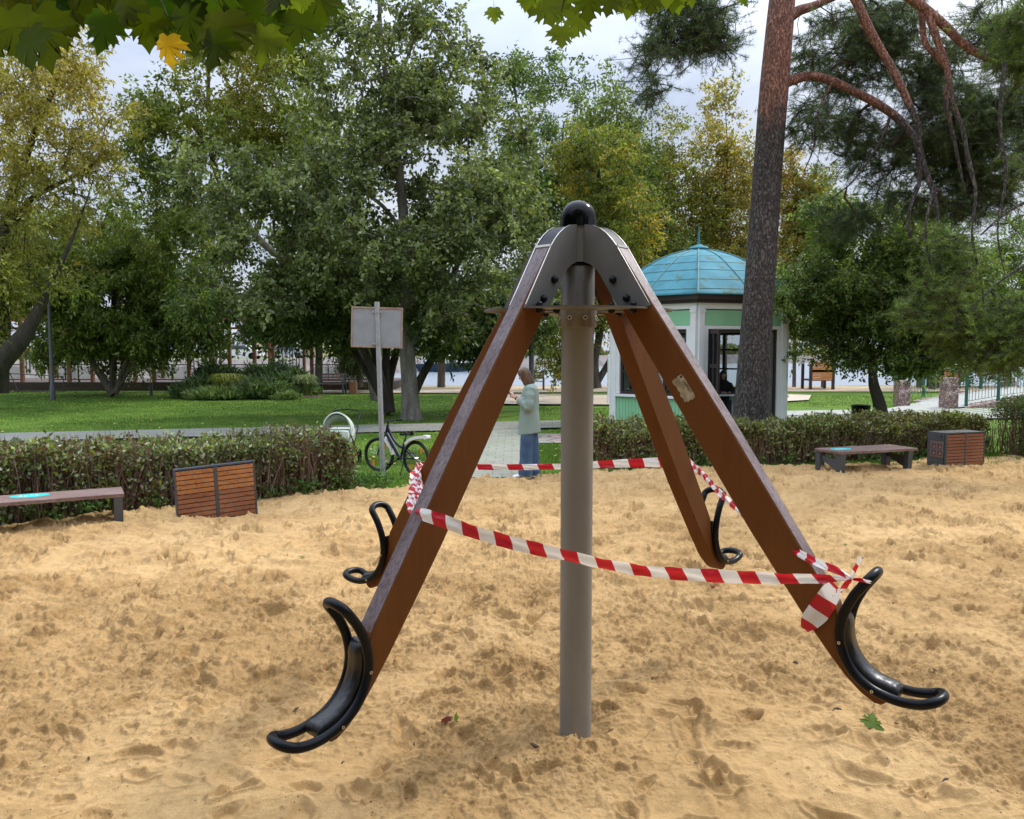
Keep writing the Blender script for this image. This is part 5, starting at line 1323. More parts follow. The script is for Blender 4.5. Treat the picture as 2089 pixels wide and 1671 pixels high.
def building(name, label, x, y, w, dep, z0, z1, m, rows, cols, ww=.45, wh=.55, roof=None, portico=False):
    k = thing(name, label, 'building', (x, y, z0))
    mb = MB(); mb.box((x, y+dep/2, (z0+z1)/2), (w, dep, z1-z0)); build('wall', mb, m, k)
    ch = (z1-z0)/rows; cw = w/cols; mb = MB(); n = 0
    single = rows*cols <= 60
    for i in range(rows):
        for j in range(cols):
            if not single: mb.box((x-w/2+cw*(j+.5), y-.06, z0+ch*(i+.5)), (cw*ww, .3, ch*wh))
            else:
                q = MB(); q.box((x-w/2+cw*(j+.5), y-.06, z0+ch*(i+.5)), (cw*ww, .3, ch*wh)); build('window', q, M_WIN, k)
    if not single:
        o = build('windows', mb, M_WIN, k); o['kind'] = 'stuff'
    if roof == 'flat': mb = MB(); mb.box((x, y+dep/2, z1+.3), (w*1.03, dep*1.03, .6)); build('roof', mb, M_BW, k)
    elif roof: mb = MB(); mb.prism([(-w*.52, z1), (w*.52, z1), (w*.42, z1+roof), (-w*.42, z1+roof)], lambda u, v, t: Vector((x+u, y+t, v)), -.5, dep+.5); build('roof', mb, M_RED, k)
    if portico:
        q = MB(); q.box((x+w*.12, y-1.2, z1-.5), (w*.26, 2.4, 1.0)); q.prism([(-w*.14, z1), (w*.14, z1), (0, z1+2.2)], lambda u, v, t: Vector((x+w*.12+u, y+t, v)), -2.4, 0)
        for c in range(4): q.lathe([(.42, z0), (.36, z1-1)], (x+w*(.12-.10+.0667*c), y-1.9, 0), 10)
        build('portico', q, M_BW, k)
    return k
px_x = lambda px, d: (px-CX)/F*d
building('mansion', 'long low yellow mansion with a white columned portico across the river', px_x(590, 300), 300, 30, 14, -3.5, 5.0, M_YEL, 2, 12, .35, .55, 1.2, True)
building('mansion', 'yellow building seen left of the thick trunk above the water', px_x(1010, 290), 290, 44, 12, -3.5, 4.0, M_YEL, 2, 14, .4, .5, 1.0)
M_PINK = mat('pink_brick_tower', (.48, .36, .32), .85, (.54, .43, .39), .1); M_PALE = mat('pale_tower', (.56, .57, .58), .8); M_TEAL = mat('teal_glass_block', (.22, .33, .38), .2, (.30, .42, .47), .05)
building('apartment_tower', 'distant pinkish apartment tower above the pergola beam', px_x(515, 520), 520, 18, 16, -4, 36, M_PINK, 14, 8, .5, .5, 'flat')
building('apartment_tower', 'distant pale apartment slab beside the pinkish tower', px_x(590, 560), 560, 26, 16, -4, 22, M_PALE, 9, 10, .6, .5, 'flat')
building('apartment_tower', 'distant wide pale block beyond the pergola at left', px_x(250, 480), 480, 70, 16, -4, 14, M_PALE, 6, 24, .6, .5, 'flat')
building('office_block', 'distant bluish glass office block between the trees at right', px_x(1890, 260), 260, 22, 16, -3, 14, M_TEAL, 7, 10, .8, .7, 'flat')
building('office_block', 'distant pale glass block right of the bridge behind the pine boughs', px_x(1975, 300), 300, 16, 16, -3, 9, M_PALE, 5, 8, .8, .6, 'flat')
building('office_block', 'distant white low building glimpsed right of the kiosk', px_x(1660, 280), 280, 20, 14, -3, 8, M_BW, 4, 10, .7, .5, 'flat')
building('office_block', 'distant bluish tower glimpsed behind the thick grey trunk', px_x(880, 480), 480, 16, 14, -4, 26, M_TEAL, 10, 6, .8, .7, 'flat')
def car(label, px, d, m, zb):
    x = px_x(px, d); c = Vector((x, d, zb)); k = thing('parked_car', label, 'car', c, 'cars on the far embankment road')
    mb = MB(); mb.prism([(-2.1, .35), (2.1, .35), (2.15, .75), (1.3, .92), (.75, 1.38), (-1.0, 1.42), (-1.8, .95), (-2.15, .85)], lambda u, v, t: c+Vector((u, t, v)), -.85, .85); build('body', mb, m, k)
    mb = MB(); mb.prism([(-1.55, .95), (1.15, .95), (.68, 1.33), (-.95, 1.36)], lambda u, v, t: c+Vector((u, t, v)), -.87, .87); build('windows', mb, M_WIN, k)
    for u in (-1.3, 1.35):
        for y_ in (-.8, .8): mb = MB(); mb.tube([c+Vector((u, y_-.1, .33)), c+Vector((u, y_+.1, .33))], .33, 16); build('wheel', mb, M_BLACK, k)
car('white car parked on the far embankment above the granite wall', 492, 78, M_BW, 1.1-.05)
car('pale grey car parked on the far embankment in front of the yellow mansion', 588, 92, mat('car_grey', (.35, .37, .40), .3), 1.0)
def boat():
    b = Vector((px_x(905, 96), 96, -.6)); k = thing('boat', 'white cabin boat with a dark hull on the river behind the trunks', 'boat', b)
    mb = MB(); rings = []
    for x, w_, h0 in [(-4.2, .9, .05), (-3, 1.2, 0), (0, 1.3, 0), (2.6, 1.0, .05), (4.0, .35, .3), (4.5, .05, .6)]: rings.append([b+Vector((x, w_*c_, z)) for c_, z in ((-1, 1.0+.06*x*.5), (-.7, h0), (.7, h0), (1, 1.0+.06*x*.5))])
    mb.loft(rings); build('hull', mb, mat('navy_hull', (.02, .04, .08), .3), k)
    mb = MB(); mb.prism([(-2.6, .95), (2.4, .95), (1.2, 1.7), (.9, 1.75), (.4, 2.2), (-1.8, 2.25), (-2.4, 1.6)], lambda u, v, t: b+Vector((u, t, v)), -.9, .9); build('cabin', mb, M_BW, k)
    mb = MB(); mb.prism([(-1.7, 1.7), (.75, 1.7), (.35, 2.1), (-1.6, 2.1)], lambda u, v, t: b+Vector((u, t, v)), -.92, .92); build('windows', mb, M_WIN, k)
boat()

# ================================================================ FOLIAGE TOOLKIT
def unit(v): return v/np.maximum(np.linalg.norm(v, axis=-1, keepdims=True), 1e-9)
def leaves_mesh(P, D, Lh, Wd, tint, rng, up_bias=.5, fold=.15):
    "P: leaf base points, D: leaf directions, 4-vertex pointed leaves"
    n = len(P); D = unit(D); r = rng.normal(size=(n, 3)); r[:, 2] += up_bias*1.5
    S = unit(np.cross(D, r)); Nn = np.cross(S, D)
    L_ = Lh[:, None]; W_ = Wd[:, None]
    mid = P+D*L_*.45
    V = np.stack([P, mid+S*W_*.5+Nn*L_*fold*.5, P+D*L_, mid-S*W_*.5+Nn*L_*fold*.5], 1).reshape(-1, 3)
    Fc = np.arange(4*n).reshape(n, 4); T = np.repeat(tint, 4, axis=0)
    return V, Fc, T
def tubes_np(paths, radii, seg):
    Vs, Fs = [], []; o = 0
    for P, R in zip(paths, radii):
        P = np.asarray(P); n = len(P)
        T = np.gradient(P, axis=0); T = unit(T); ref = np.array([.3, .2, 1.0]) if abs(T[0][2]) < .9 else np.array([1., .3, 0])
        A = unit(np.cross(T, ref)); B = np.cross(T, A)
        a = np.arange(seg)*2*np.pi/seg
        ring = P[:, None]+(A[:, None]*np.cos(a)[None, :, None]+B[:, None]*np.sin(a)[None, :, None])*np.asarray(R)[:, None, None]
        Vs.append(ring.reshape(-1, 3)); i = np.arange(n-1)[:, None]*seg; k = np.arange(seg)[None]
        Fs.append(np.stack([i+k, i+(k+1) % seg, i+seg+(k+1) % seg, i+seg+k], -1).reshape(-1, 4)+o); o += n*seg
    return np.concatenate(Vs), np.concatenate(Fs)
def spline_np(P, n=5):
    S = smooth_path([Vector(p[:3]) for p in P], n); R = np.interp(np.linspace(0, len(P)-1, len(S)), range(len(P)), [p[3] for p in P])
    return np.array([tuple(s) for s in S]), R
def grow(stems, blobs, nclump, rng, droop=.15, shell=.35, gnarl=.10, minr=.006, rscale=.0042, gap=.33):
    """stems: splines (x,y,z,r); blobs: (cx,cy,cz,rx,ry,rz[,w]); returns branch paths and clump points"""
    B = np.array([b[:6] for b in blobs], float); w = B[:, 3]*B[:, 4]*B[:, 5]; w = w**.8; w /= w.sum()
    idx = rng.choice(len(B), nclump, p=w); u = unit(rng.normal(size=(nclump, 3))); rad = rng.random(nclump)**shell
    C = B[idx, :3]+u*rad[:, None]*B[idx, 3:6]
    gm = vnoise(C[:, 0]*.75+C[:, 1]*.6, C[:, 2]*.95, 31)+.35*(vnoise(C[:, 0]*2.1, C[:, 2]*2.1+C[:, 1], 32)-.5); keep_ = gm > gap
    C, idx = C[keep_], idx[keep_]; nclump = len(C)
    nodes, nr, paths, radii = [], [], [], []
    for s in stems:
        P, R = spline_np(s, 6); paths.append(P); radii.append(R)
        k0 = int(len(P)*.3); nodes += list(P[k0:]); nr += list(R[k0:])
    nodes = np.array(nodes); nr = np.array(nr); par = -np.ones(len(nodes), int); cnt = np.zeros(len(nodes))
    order_ = np.argsort(np.min(np.linalg.norm(C[:, None]-nodes[None, ::3], axis=2), axis=1))
    segs = []
    for ci in order_:
        c = C[ci]; d = c-nodes; L_ = np.linalg.norm(d, axis=1)
        cost = L_*(1+.5*np.clip(-d[:, 2]/np.maximum(L_, .01)-droop, 0, 1)); j = int(np.argmin(cost))
        a = nodes[j]; dist = L_[j]; m = max(2, int(dist/.35)+1); t_ = np.linspace(0, 1, m+1)[1:]
        path = a+(c-a)*t_[:, None]; path[:, 2] += np.sin(t_*np.pi)*dist*.10; path[:-1] += rng.normal(size=(m-1, 3))*gnarl*dist*.35 if m > 1 else 0
        base = len(nodes); nodes = np.vstack([nodes, path]); nr = np.append(nr, np.zeros(m)); cnt = np.append(cnt, np.zeros(m))
        par = np.append(par, [j]+list(range(base, base+m-1))); segs.append((j, base, m))
    for j, base, m in segs:
        q = base+m-1
        while q >= 0 and par[q] >= 0: cnt[q] += 1; q = par[q]
    for j, base, m in segs:
        ids = [j]+list(range(base, base+m)); P = nodes[ids]; R = rscale*np.sqrt(np.maximum(cnt[ids], 1))*1.35+minr*.4
        if j < len(nr) and nr[j] > 0: R[0] = min(R[1]*1.25, nr[j])
        else: R[0] = R[1]
        paths.append(P); radii.append(R)
    return paths, radii, C, idx
def foliage(C, rng, twigs, per, tw_len, leaf_l, leaf_w, cols, up=.15, droop=-.1, spread=1.0, tint_fn=None, up_bias=.5, clus_var=.22, flat=1.0):
    n = len(C); td = rng.normal(size=(n, twigs, 3)); td[..., 2] = td[..., 2]*.8+up; td = unit(td)
    tl = tw_len*(.6+.8*rng.random((n, twigs, 1)))
    s = rng.random((n, twigs, per, 1))**.8
    base = C[:, None, None]+td[:, :, None]*tl[:, :, None]*s+rng.normal(size=(n, twigs, per, 3))*tw_len*.09*spread
    base[..., 2] += droop*tl[:, :, None, 0]*s[..., 0]**2
    D = unit(td[:, :, None]*.6+rng.normal(size=(n, twigs, per, 3))*.7+np.array([0, 0, droop*2]))
    P = base.reshape(-1, 3); D = D.reshape(-1, 3); N = len(P)
    cols = np.array(cols, float); wts = cols[:, 3]/cols[:, 3].sum()
    cl = cols[rng.choice(len(cols), n*1, p=wts), :3]; lf = cols[rng.choice(len(cols), N, p=wts), :3]
    t_ = np.repeat(cl, twigs*per, axis=0)*.6+lf*.4
    t_ *= np.repeat(1+clus_var*rng.normal(size=(n, 1)).clip(-1.6, 1.6), twigs*per, axis=0)
    if tint_fn is not None: t_ = tint_fn(P, t_)
    Lh = leaf_l*(.65+.7*rng.random(N)); Wd = leaf_w*(.7+.6*rng.random(N))
    return leaves_mesh(P, D, Lh, Wd, np.clip(t_, .003, 1), rng, up_bias)
M_LEAF = leaf_mat('broad_leaves', .5, .36, .3, .5); M_LEAFM = leaf_mat('soft_leaves', .6, .38, .3)
def bark(name, a, b, sc=7, st=(1, 1, .25), bump=1.0, crack=(.35, .33, .3), bd=.02):
    m = wood_mat(name, a, b, .9, sc, st, bump, crack); [x for x in m.node_tree.nodes if x.type == 'BUMP'][0].inputs['Distance'].default_value = bd; return m
M_BK_G = bark('grey_bark', (.13, .115, .095), (.24, .22, .19)); M_BK_D = bark('dark_bark', (.045, .036, .028), (.085, .07, .055)); M_BK_B = bark('brown_bark', (.10, .08, .06), (.17, .14, .11))
def bl(px, py, rx, ry, d, dr): # blob seen round a pixel, rx/ry in photo pixels at depth d, dr metres deep
    c = W(px, py, d); s = d/F; return (c.x, c.y, c.z, rx*s, dr, ry*s)
def st_(pts, d): # stem through photo pixels, width in pixels
    out_ = []
    for q in pts:
        px, py, w = q[:3]; dd = q[3] if len(q) > 3 else d
        p = W(px, py, dd); out_.append((p.x, p.y, p.z, w/2*dd/F))
    return out_
def tree(name, label, stems, blobs, nclump, seed, barkm, fol, leafm=None, group=None, cat='tree', **gk):
    rng = np.random.default_rng(seed); paths, radii, C, idx = grow(stems, blobs, nclump, rng, **gk)
    b0 = stems[0][0]; t_ = thing(name, label, cat, (b0[0], b0[1], 0), group)
    ns = len(stems); V, Fc = tubes_np(paths[:ns], radii[:ns], 16)
    np_mesh('trunk', V, Fc, barkm, t_, smooth=True)
    V, Fc = tubes_np(paths[ns:], radii[ns:], 5); np_mesh('branches', V, Fc, barkm, t_, smooth=True)
    V, Fc, T = foliage(C, rng, **fol); np_mesh('crown', V, Fc, leafm or M_LEAF, t_, tint=T)
    return t_
GD = [(.075, .12, .03, 3), (.085, .13, .035, 3), (.13, .17, .06, 2), (.05, .075, .016, 1)]
SILV = [(.115, .15, .055, 3), (.165, .20, .08, 3), (.26, .30, .15, 2), (.06, .085, .028, 1.5), (.17, .19, .05, .8)]
YEL = [(.24, .21, .03, 2), (.30, .22, .03, 2), (.12, .145, .03, 2), (.34, .24, .07, 1), (.20, .18, .035, 1)]
OLIVE = [(.19, .21, .035, 3), (.26, .25, .045, 2), (.13, .165, .035, 2), (.42, .29, .04, .8)]
GREEN = [(.10, .155, .028, 3), (.14, .20, .038, 2), (.07, .11, .022, 2)]
# ================================================================ TREES
def yel_patch(c, col, r, amt=.8):
    c = np.array(c)
    def f(P, t_):
        d = np.linalg.norm((P-c)/r, axis=1); k = np.clip(1.4-d, 0, 1)[:, None]*amt*(.5+.5*vnoise(P[:, 0]*1.3, P[:, 2]*1.3, 5)[:, None]*1.6).clip(0, 1); return t_*(1-k)+np.array(col)*k
    return f
def height_mix(z0, z1, col, amt=.8):
    def f(P, t_):
        k = (np.clip((P[:, 2]-z0)/(z1-z0), 0, 1)*(.4+.9*vnoise(P[:, 0]*.9, P[:, 2]*.9, 15))).clip(0, 1)[:, None]*amt; return t_*(1-k)+np.array(col)*k
    return f
# central grey-barked tree with silvery leaves
d = 22.4
main = st_([(840, 860, 52), (838, 838, 40), (835, 780, 33), (830, 700, 31), (830, 600, 27), (826, 500, 23), (820, 400, 19), (808, 300, 16), (792, 190, 13), (778, 80, 9), (770, -60, 5)], d)
sideb = st_([(838, 700, 22), (866, 670, 18), (900, 615, 15), (925, 560, 12), (960, 480, 8), (1010, 400, 5)], d)
br2 = st_([(792, 190, 9), (822, 140, 7), (845, 80, 5), (870, 10, 3)], d); br3 = st_([(826, 480, 10), (780, 420, 8), (720, 380, 6), (660, 350, 4)], d)
br4 = st_([(836, 640, 8), (800, 590, 8), (740, 560, 7), (660, 520, 5), (560, 480, 3)], d)
tree('broadleaf_tree', 'tall tree with a thick pale grey trunk and silvery green leaves in the centre', [main, sideb, br2, br3, br4],
     [bl(790, 20, 150, 90, d, 2), bl(760, 170, 150, 110, d, 2), bl(900, 180, 110, 110, d, 2), bl(930, 310, 190, 120, d, 2.4), bl(720, 330, 150, 110, d, 2.4), bl(480, 400, 130, 100, d-1, 1.8), bl(600, 470, 190, 130, d-1, 2.2), bl(760, 500, 190, 120, d-1, 2.4), bl(960, 480, 190, 120, d-1, 2.2), bl(1040, 430, 110, 120, d, 1.6), bl(560, 570, 110, 80, d-1, 1.6), bl(960, 610, 120, 60, d-1, 1.4), bl(740, 600, 90, 50, d, 1.3)],
     1250, 101, M_BK_G, dict(twigs=7, per=14, tw_len=.48, leaf_l=.125, leaf_w=.078, cols=SILV, up=.1, droop=-.15), droop=.3)
# multi-stem dark tree just behind it
d = 23.6
ms = [st_([(790+i*2, 842, 22), (785+o*.3, 780, 18), (785+o, 700, 15), (785+o*1.7, 600, 11), (785+o*2.4, 500, 7)], d+.2*i) for i, o in enumerate((-48, -24, 4, 28, -70))]
ms.append(st_([(830, 838, 20), (865, 760, 17), (905, 700, 14), (940, 660, 11), (980, 600, 8)], d+.3))
tree('broadleaf_tree', 'dark green tree on several leaning dark stems behind the sign pole', ms,
     [bl(470, 600, 110, 70, d, 1.8), bl(600, 610, 100, 70, d, 1.8), bl(690, 660, 70, 50, d, 1.5), bl(540, 660, 90, 35, d, 1.2), bl(900, 660, 120, 60, d, 2), bl(1040, 640, 90, 90, d+1, 2), bl(820, 560, 200, 90, d+1, 2), bl(980, 700, 70, 40, d, 1)],
     620, 102, M_BK_D, dict(twigs=7, per=13, tw_len=.47, leaf_l=.17, leaf_w=.07, cols=GD, up=0, droop=-.35, up_bias=.3), droop=.6)
# willow-like pale bush hanging left of it
# ash-leaved maple with V trunk, left
d = 33.5
vs_ = [st_([(232, 805, 22), (215, 780, 15), (190, 740, 12), (172, 690, 9), (150, 600, 6)], d), st_([(236, 804, 13), (246, 770, 9), (262, 730, 7), (280, 660, 5)], d), st_([(230, 802, 11), (228, 750, 7), (240, 690, 6), (236, 600, 5)], d), st_([(236, 802, 9), (258, 765, 6), (300, 700, 4)], d)]
tree('ash_leaved_maple', 'spreading green tree on a V-shaped pale trunk before the pergola', vs_,
     [bl(120, 650, 100, 70, d, 2.5), bl(230, 600, 140, 100, d, 3), bl(340, 640, 110, 90, d, 2.5), bl(160, 520, 140, 90, d, 3), bl(330, 520, 130, 100, d, 3), bl(60, 560, 110, 90, d, 3), bl(400, 690, 60, 40, d, 1.2), bl(110, 720, 60, 30, d, 1), bl(330, 715, 60, 30, d, 1), bl(60, 690, 60, 40, d, 1.2), bl(190, 690, 60, 40, d, 1.2), bl(400, 600, 70, 80, d, 2)],
     980, 103, M_BK_B, dict(twigs=7, per=14, tw_len=.62, leaf_l=.22, leaf_w=.075, cols=[(.16, .21, .045, 3), (.12, .17, .036, 3), (.19, .23, .065, 1.5), (.30, .28, .10, .5)], up=0, droop=-.4, up_bias=.3), droop=.6)
# yellow tree, far left
d = 26
ys = [st_([(-40, 800, 60), (0, 738, 46), (45, 690, 34), (75, 640, 22), (110, 570, 12), (150, 480, 6), (180, 400, 2)], d), st_([(-10, 800, 50), (0, 640, 40), (10, 500, 30), (25, 400, 22), (60, 300, 14), (110, 180, 9), (150, 60, 5)], d+.6), st_([(14, 480, 16), (60, 410, 12), (130, 370, 8), (200, 330, 5)], d+.6), st_([(-8, 600, 20), (-40, 480, 15), (-60, 340, 10)], d+.6)]
tree('ash_leaved_maple', 'yellow-leaved autumn tree with leaning dark trunks at the left edge', ys,
     [bl(60, 140, 150, 90, d, 2.4), bl(160, 220, 110, 100, d, 2.4), bl(40, 270, 160, 100, d, 2.8), bl(160, 330, 80, 70, d, 1.6), bl(30, 420, 140, 90, d, 2.6), bl(60, 560, 100, 60, d, 2), bl(-60, 560, 110, 100, d, 2.4), bl(30, 660, 50, 40, d, 1.2), bl(200, 130, 70, 60, d, 1.4), bl(110, 30, 120, 60, d, 2)],
     560, 104, M_BK_D, dict(twigs=7, per=9, tw_len=.55, leaf_l=.17, leaf_w=.06, cols=[(.25, .26, .05, 3), (.20, .22, .05, 2), (.15, .18, .04, 2), (.40, .33, .08, 1.4)], up=0, droop=-.35, up_bias=.3, tint_fn=height_mix(4.5, 10.5, (.46, .36, .11), .62)), M_LEAFM, droop=.5, gap=.36)
# olive tree behind, upper left centre
d = 31
tree('broadleaf_tree', 'olive green tree with yellow patches behind the silvery tree at upper left', [st_([(765, 817, 17), (735, 700, 15), (640, 580, 14), (520, 480, 13), (440, 350, 11), (425, 200, 8), (430, 80, 4)], d), st_([(520, 480, 10), (540, 430, 11), (600, 300, 8), (630, 180, 5)], d)],
     [bl(400, 200, 110, 110, d, 3), bl(500, 130, 140, 80, d, 3), bl(350, 330, 90, 90, d, 2.6), bl(480, 290, 130, 100, d, 3), bl(620, 230, 130, 130, d, 3), bl(300, 250, 50, 60, d, 1.4), bl(600, 100, 90, 60, d, 2.2), bl(290, 400, 60, 50, d, 1.6), bl(400, 440, 120, 70, d, 2.4)],
     760, 105, M_BK_B, dict(twigs=7, per=11, tw_len=.62, leaf_l=.18, leaf_w=.085, cols=[(.12, .165, .035, 3), (.16, .20, .04, 2), (.22, .24, .05, 1)], up=.05, droop=-.2, tint_fn=yel_patch(W(470, 190, d), (.38, .33, .06), 2.3, .8)), droop=.4)
# dark green tree behind the centre
d = 34
tree('broadleaf_tree', 'green tree with spiky upright tops behind the see-saw head', [st_([(1176, 810, 24), (1150, 650, 20), (1100, 430, 14), (1060, 240, 5), (1044, 150, 1.5)], d), st_([(1110, 480, 12), (1140, 360, 9), (1150, 250, 2)], d)],
     [bl(1042, 130, 35, 60, d, 1), bl(1060, 210, 90, 80, d, 2.4), bl(1150, 200, 70, 90, d, 2), bl(1090, 330, 130, 110, d, 3), bl(1180, 330, 60, 80, d, 1.6), bl(1020, 430, 110, 110, d, 3), bl(1130, 470, 130, 110, d, 3), bl(1080, 600, 120, 100, d, 3)],
     620, 106, M_BK_D, dict(twigs=7, per=13, tw_len=.6, leaf_l=.15, leaf_w=.075, cols=[(.085, .14, .033, 3), (.12, .18, .045, 2), (.17, .22, .07, 1)], up=.2, droop=-.1), droop=.3)
# yellowing tree right of the post
d = 30
tree('ash_leaved_maple', 'tree with bright yellow patches leaning left of the kiosk', [st_([(1216, 792, 24), (1212, 740, 18), (1222, 690, 15), (1235, 600, 12), (1225, 450, 9), (1220, 320, 5)], d), st_([(1214, 786, 15), (1235, 752, 13), (1262, 700, 10), (1300, 600, 8), (1310, 500, 5)], d), st_([(1222, 690, 9), (1190, 560, 7), (1170, 450, 4)], d)],
     [bl(1150, 700, 55, 50, d, 1.5), bl(1160, 610, 70, 70, d, 2), bl(1215, 540, 70, 90, d, 2), bl(1270, 440, 80, 90, d, 2), bl(1230, 340, 90, 70, d, 2.2), bl(1310, 560, 50, 70, d, 1.5), bl(1160, 310, 50, 50, d, 1.5), bl(1130, 740, 30, 25, d, .8), bl(1240, 640, 50, 40, d, 1)],
     430, 107, M_BK_D, dict(twigs=7, per=14, tw_len=.55, leaf_l=.16, leaf_w=.06, cols=[(.14, .18, .035, 3), (.10, .15, .03, 3), (.32, .27, .05, 1.6), (.46, .32, .04, 1)], up=0, droop=-.35, up_bias=.3), M_LEAFM, droop=.5)
# background trees
def bg_tree(label, px, pyt, pyb, rx, d, n, seed, cols, nm='broadleaf_tree', bk=None, leaf=.2, spike=True, tf=None):
    d0 = d; d = min(d, 41+(seed % 7)*.4) if px > 800 else min(d, 36.5-(seed % 3)*.4); leaf *= .35+.65*d/d0
    mid = (pyt+pyb)/2
    blobs = [bl(px, pyt+rx*.35, rx*.35, rx*.5, d, rx*.35*d/F), bl(px-rx*.3, mid-(pyb-pyt)*.15, rx*.7, (pyb-pyt)*.3, d, rx*.7*d/F), bl(px+rx*.35, mid, rx*.65, (pyb-pyt)*.3, d, rx*.7*d/F), bl(px, pyb-(pyb-pyt)*.2, rx, (pyb-pyt)*.25, d, rx*.8*d/F)]
    tree(nm, label, [st_([(px, 718+3154/d, rx*.13), (px+3, mid, rx*.08), (px+5, (mid+pyt)/2, rx*.035), (px, pyt+45, rx*.008)], d)], blobs, n, seed, bk or M_BK_B, dict(twigs=6, per=12, tw_len=leaf*4.6, leaf_l=leaf, leaf_w=leaf*.5, cols=cols, up=.25, droop=-.1, tint_fn=tf), M_LEAFM, droop=.2, group='trees in the background')
bg_tree('olive yellow tree rising behind the kiosk roof', 1370, 235, 640, 95, 48, 430, 201, OLIVE)
bg_tree('brownish yellow tree with a spiky top left of the pine trunk', 1478, 160, 660, 80, 55, 430, 202, [(.31, .27, .07, 3), (.23, .23, .05, 3), (.40, .29, .10, 2)], leaf=.22)
bg_tree('mid green tree behind the yellowing tree above the kiosk', 1255, 150, 600, 90, 58, 430, 203, [(.12, .17, .045, 3), (.16, .21, .05, 2), (.22, .25, .06, 1)], leaf=.24)
bg_tree('pale yellow green tree just right of the pine trunk', 1680, 330, 720, 80, 44, 330, 204, OLIVE, leaf=.18)
bg_tree('rusty yellow tree behind the pine branches at right', 1620, 300, 560, 60, 56, 200, 205, [(.38, .25, .08, 2), (.24, .24, .05, 2)], leaf=.2)
bg_tree('green tree far right beyond the green bridge', 1975, 480, 760, 80, 42, 330, 206, GREEN, leaf=.18)
bg_tree('green tree beyond the bridge at the right edge', 2110, 420, 770, 90, 46, 330, 207, GREEN, leaf=.18)
bg_tree('dark tree filling the gap behind the two yellow-patched crowns', 1330, 420, 690, 90, 40, 330, 208, [(.08, .12, .028, 3), (.13, .17, .04, 2), (.28, .26, .05, .8)], leaf=.17)
bg_tree('dull green tree behind the leaning yellow tree', 230, 400, 760, 120, 50, 300, 209, [(.10, .14, .035, 3), (.13, .17, .045, 2)], leaf=.2)
bg_tree('dark tree behind the dark multi-stemmed tree', 650, 380, 700, 130, 42, 360, 210, [(.07, .11, .025, 3), (.095, .14, .03, 2)], leaf=.2)
bg_tree('dark tree behind the thick grey trunk', 900, 420, 715, 130, 44, 340, 211, [(.07, .11, .025, 3), (.10, .15, .033, 2)], leaf=.2)
bg_tree('tree at the far left beyond the yellow one', -60, 300, 740, 130, 52, 260, 212, OLIVE, leaf=.2)
for i, (px, pb, lean) in enumerate(((1877, 792, 3), (1903, 795, -6), (1838, 795, 8))):
    b_ = G(px, pb); tree('broadleaf_tree', ['slim straight trunk tree beyond the bridge path', 'slim forked tree beside the orange play tower', 'slim leaning tree left of the play tower'][i],
     [st_([(px, pb, 16), (px+lean, 700, 12), (px+lean*2, 600, 9), (px+lean*3, 450, 5)], b_.y), st_([(px+lean, 720, 8), (px+30, 660, 6), (px+50, 600, 4)], b_.y)], [bl(px+lean*3, 520, 60, 90, b_.y, 1.6), bl(px+20, 620, 60, 50, b_.y, 1.5)], 130, 220+i, M_BK_B, dict(twigs=6, per=12, tw_len=.6, leaf_l=.15, leaf_w=.08, cols=GREEN, up=.1), group='trees in the background')
# low dark tree right of the pine
d = 18.6
rs = [st_([(1806, 866, 22), (1796, 820, 19), (1783, 780, 17), (1782, 740, 14), (1800, 690, 11), (1790, 600, 8), (1780, 500, 5)], d), st_([(1790, 862, 15), (1786, 820, 12), (1778, 785, 12), (1775, 730, 10), (1755, 650, 7), (1720, 560, 4)], d+.1), st_([(1784, 748, 9), (1840, 700, 8), (1890, 640, 5)], d), st_([(1780, 742, 8), (1740, 720, 6), (1680, 700, 4), (1630, 690, 2)], d)]
tree('broadleaf_tree', 'low dark green tree with a split curved trunk right of the pine', rs,
     [bl(1690, 560, 90, 80, d, 1.5), bl(1790, 480, 110, 80, d, 1.7), bl(1880, 560, 110, 90, d, 1.7), bl(1800, 620, 130, 70, d, 1.8), bl(1690, 650, 90, 60, d, 1.4), bl(1900, 670, 90, 50, d, 1.4), bl(1790, 720, 70, 30, d, 1), bl(1660, 715, 60, 40, d, .9), bl(1720, 745, 50, 22, d, .7), bl(1630, 660, 40, 50, d, .8), bl(1890, 735, 60, 30, d, .9), bl(1640, 600, 40, 60, d, 1), bl(1625, 730, 35, 20, d, .6), bl(1960, 560, 50, 80, d, 1.2), bl(1850, 740, 60, 24, d, .8), bl(1680, 450, 60, 50, d, 1), bl(1580, 600, 22, 18, d-1.6, .4), bl(1555, 625, 18, 14, d-2.2, .3)],
     980, 108, M_BK_D, dict(twigs=7, per=16, tw_len=.38, leaf_l=.092, leaf_w=.05, cols=[(.085, .14, .034, 3), (.125, .185, .05, 3), (.19, .24, .075, 1.8)], up=0, droop=-.15), droop=.5, gap=.43)

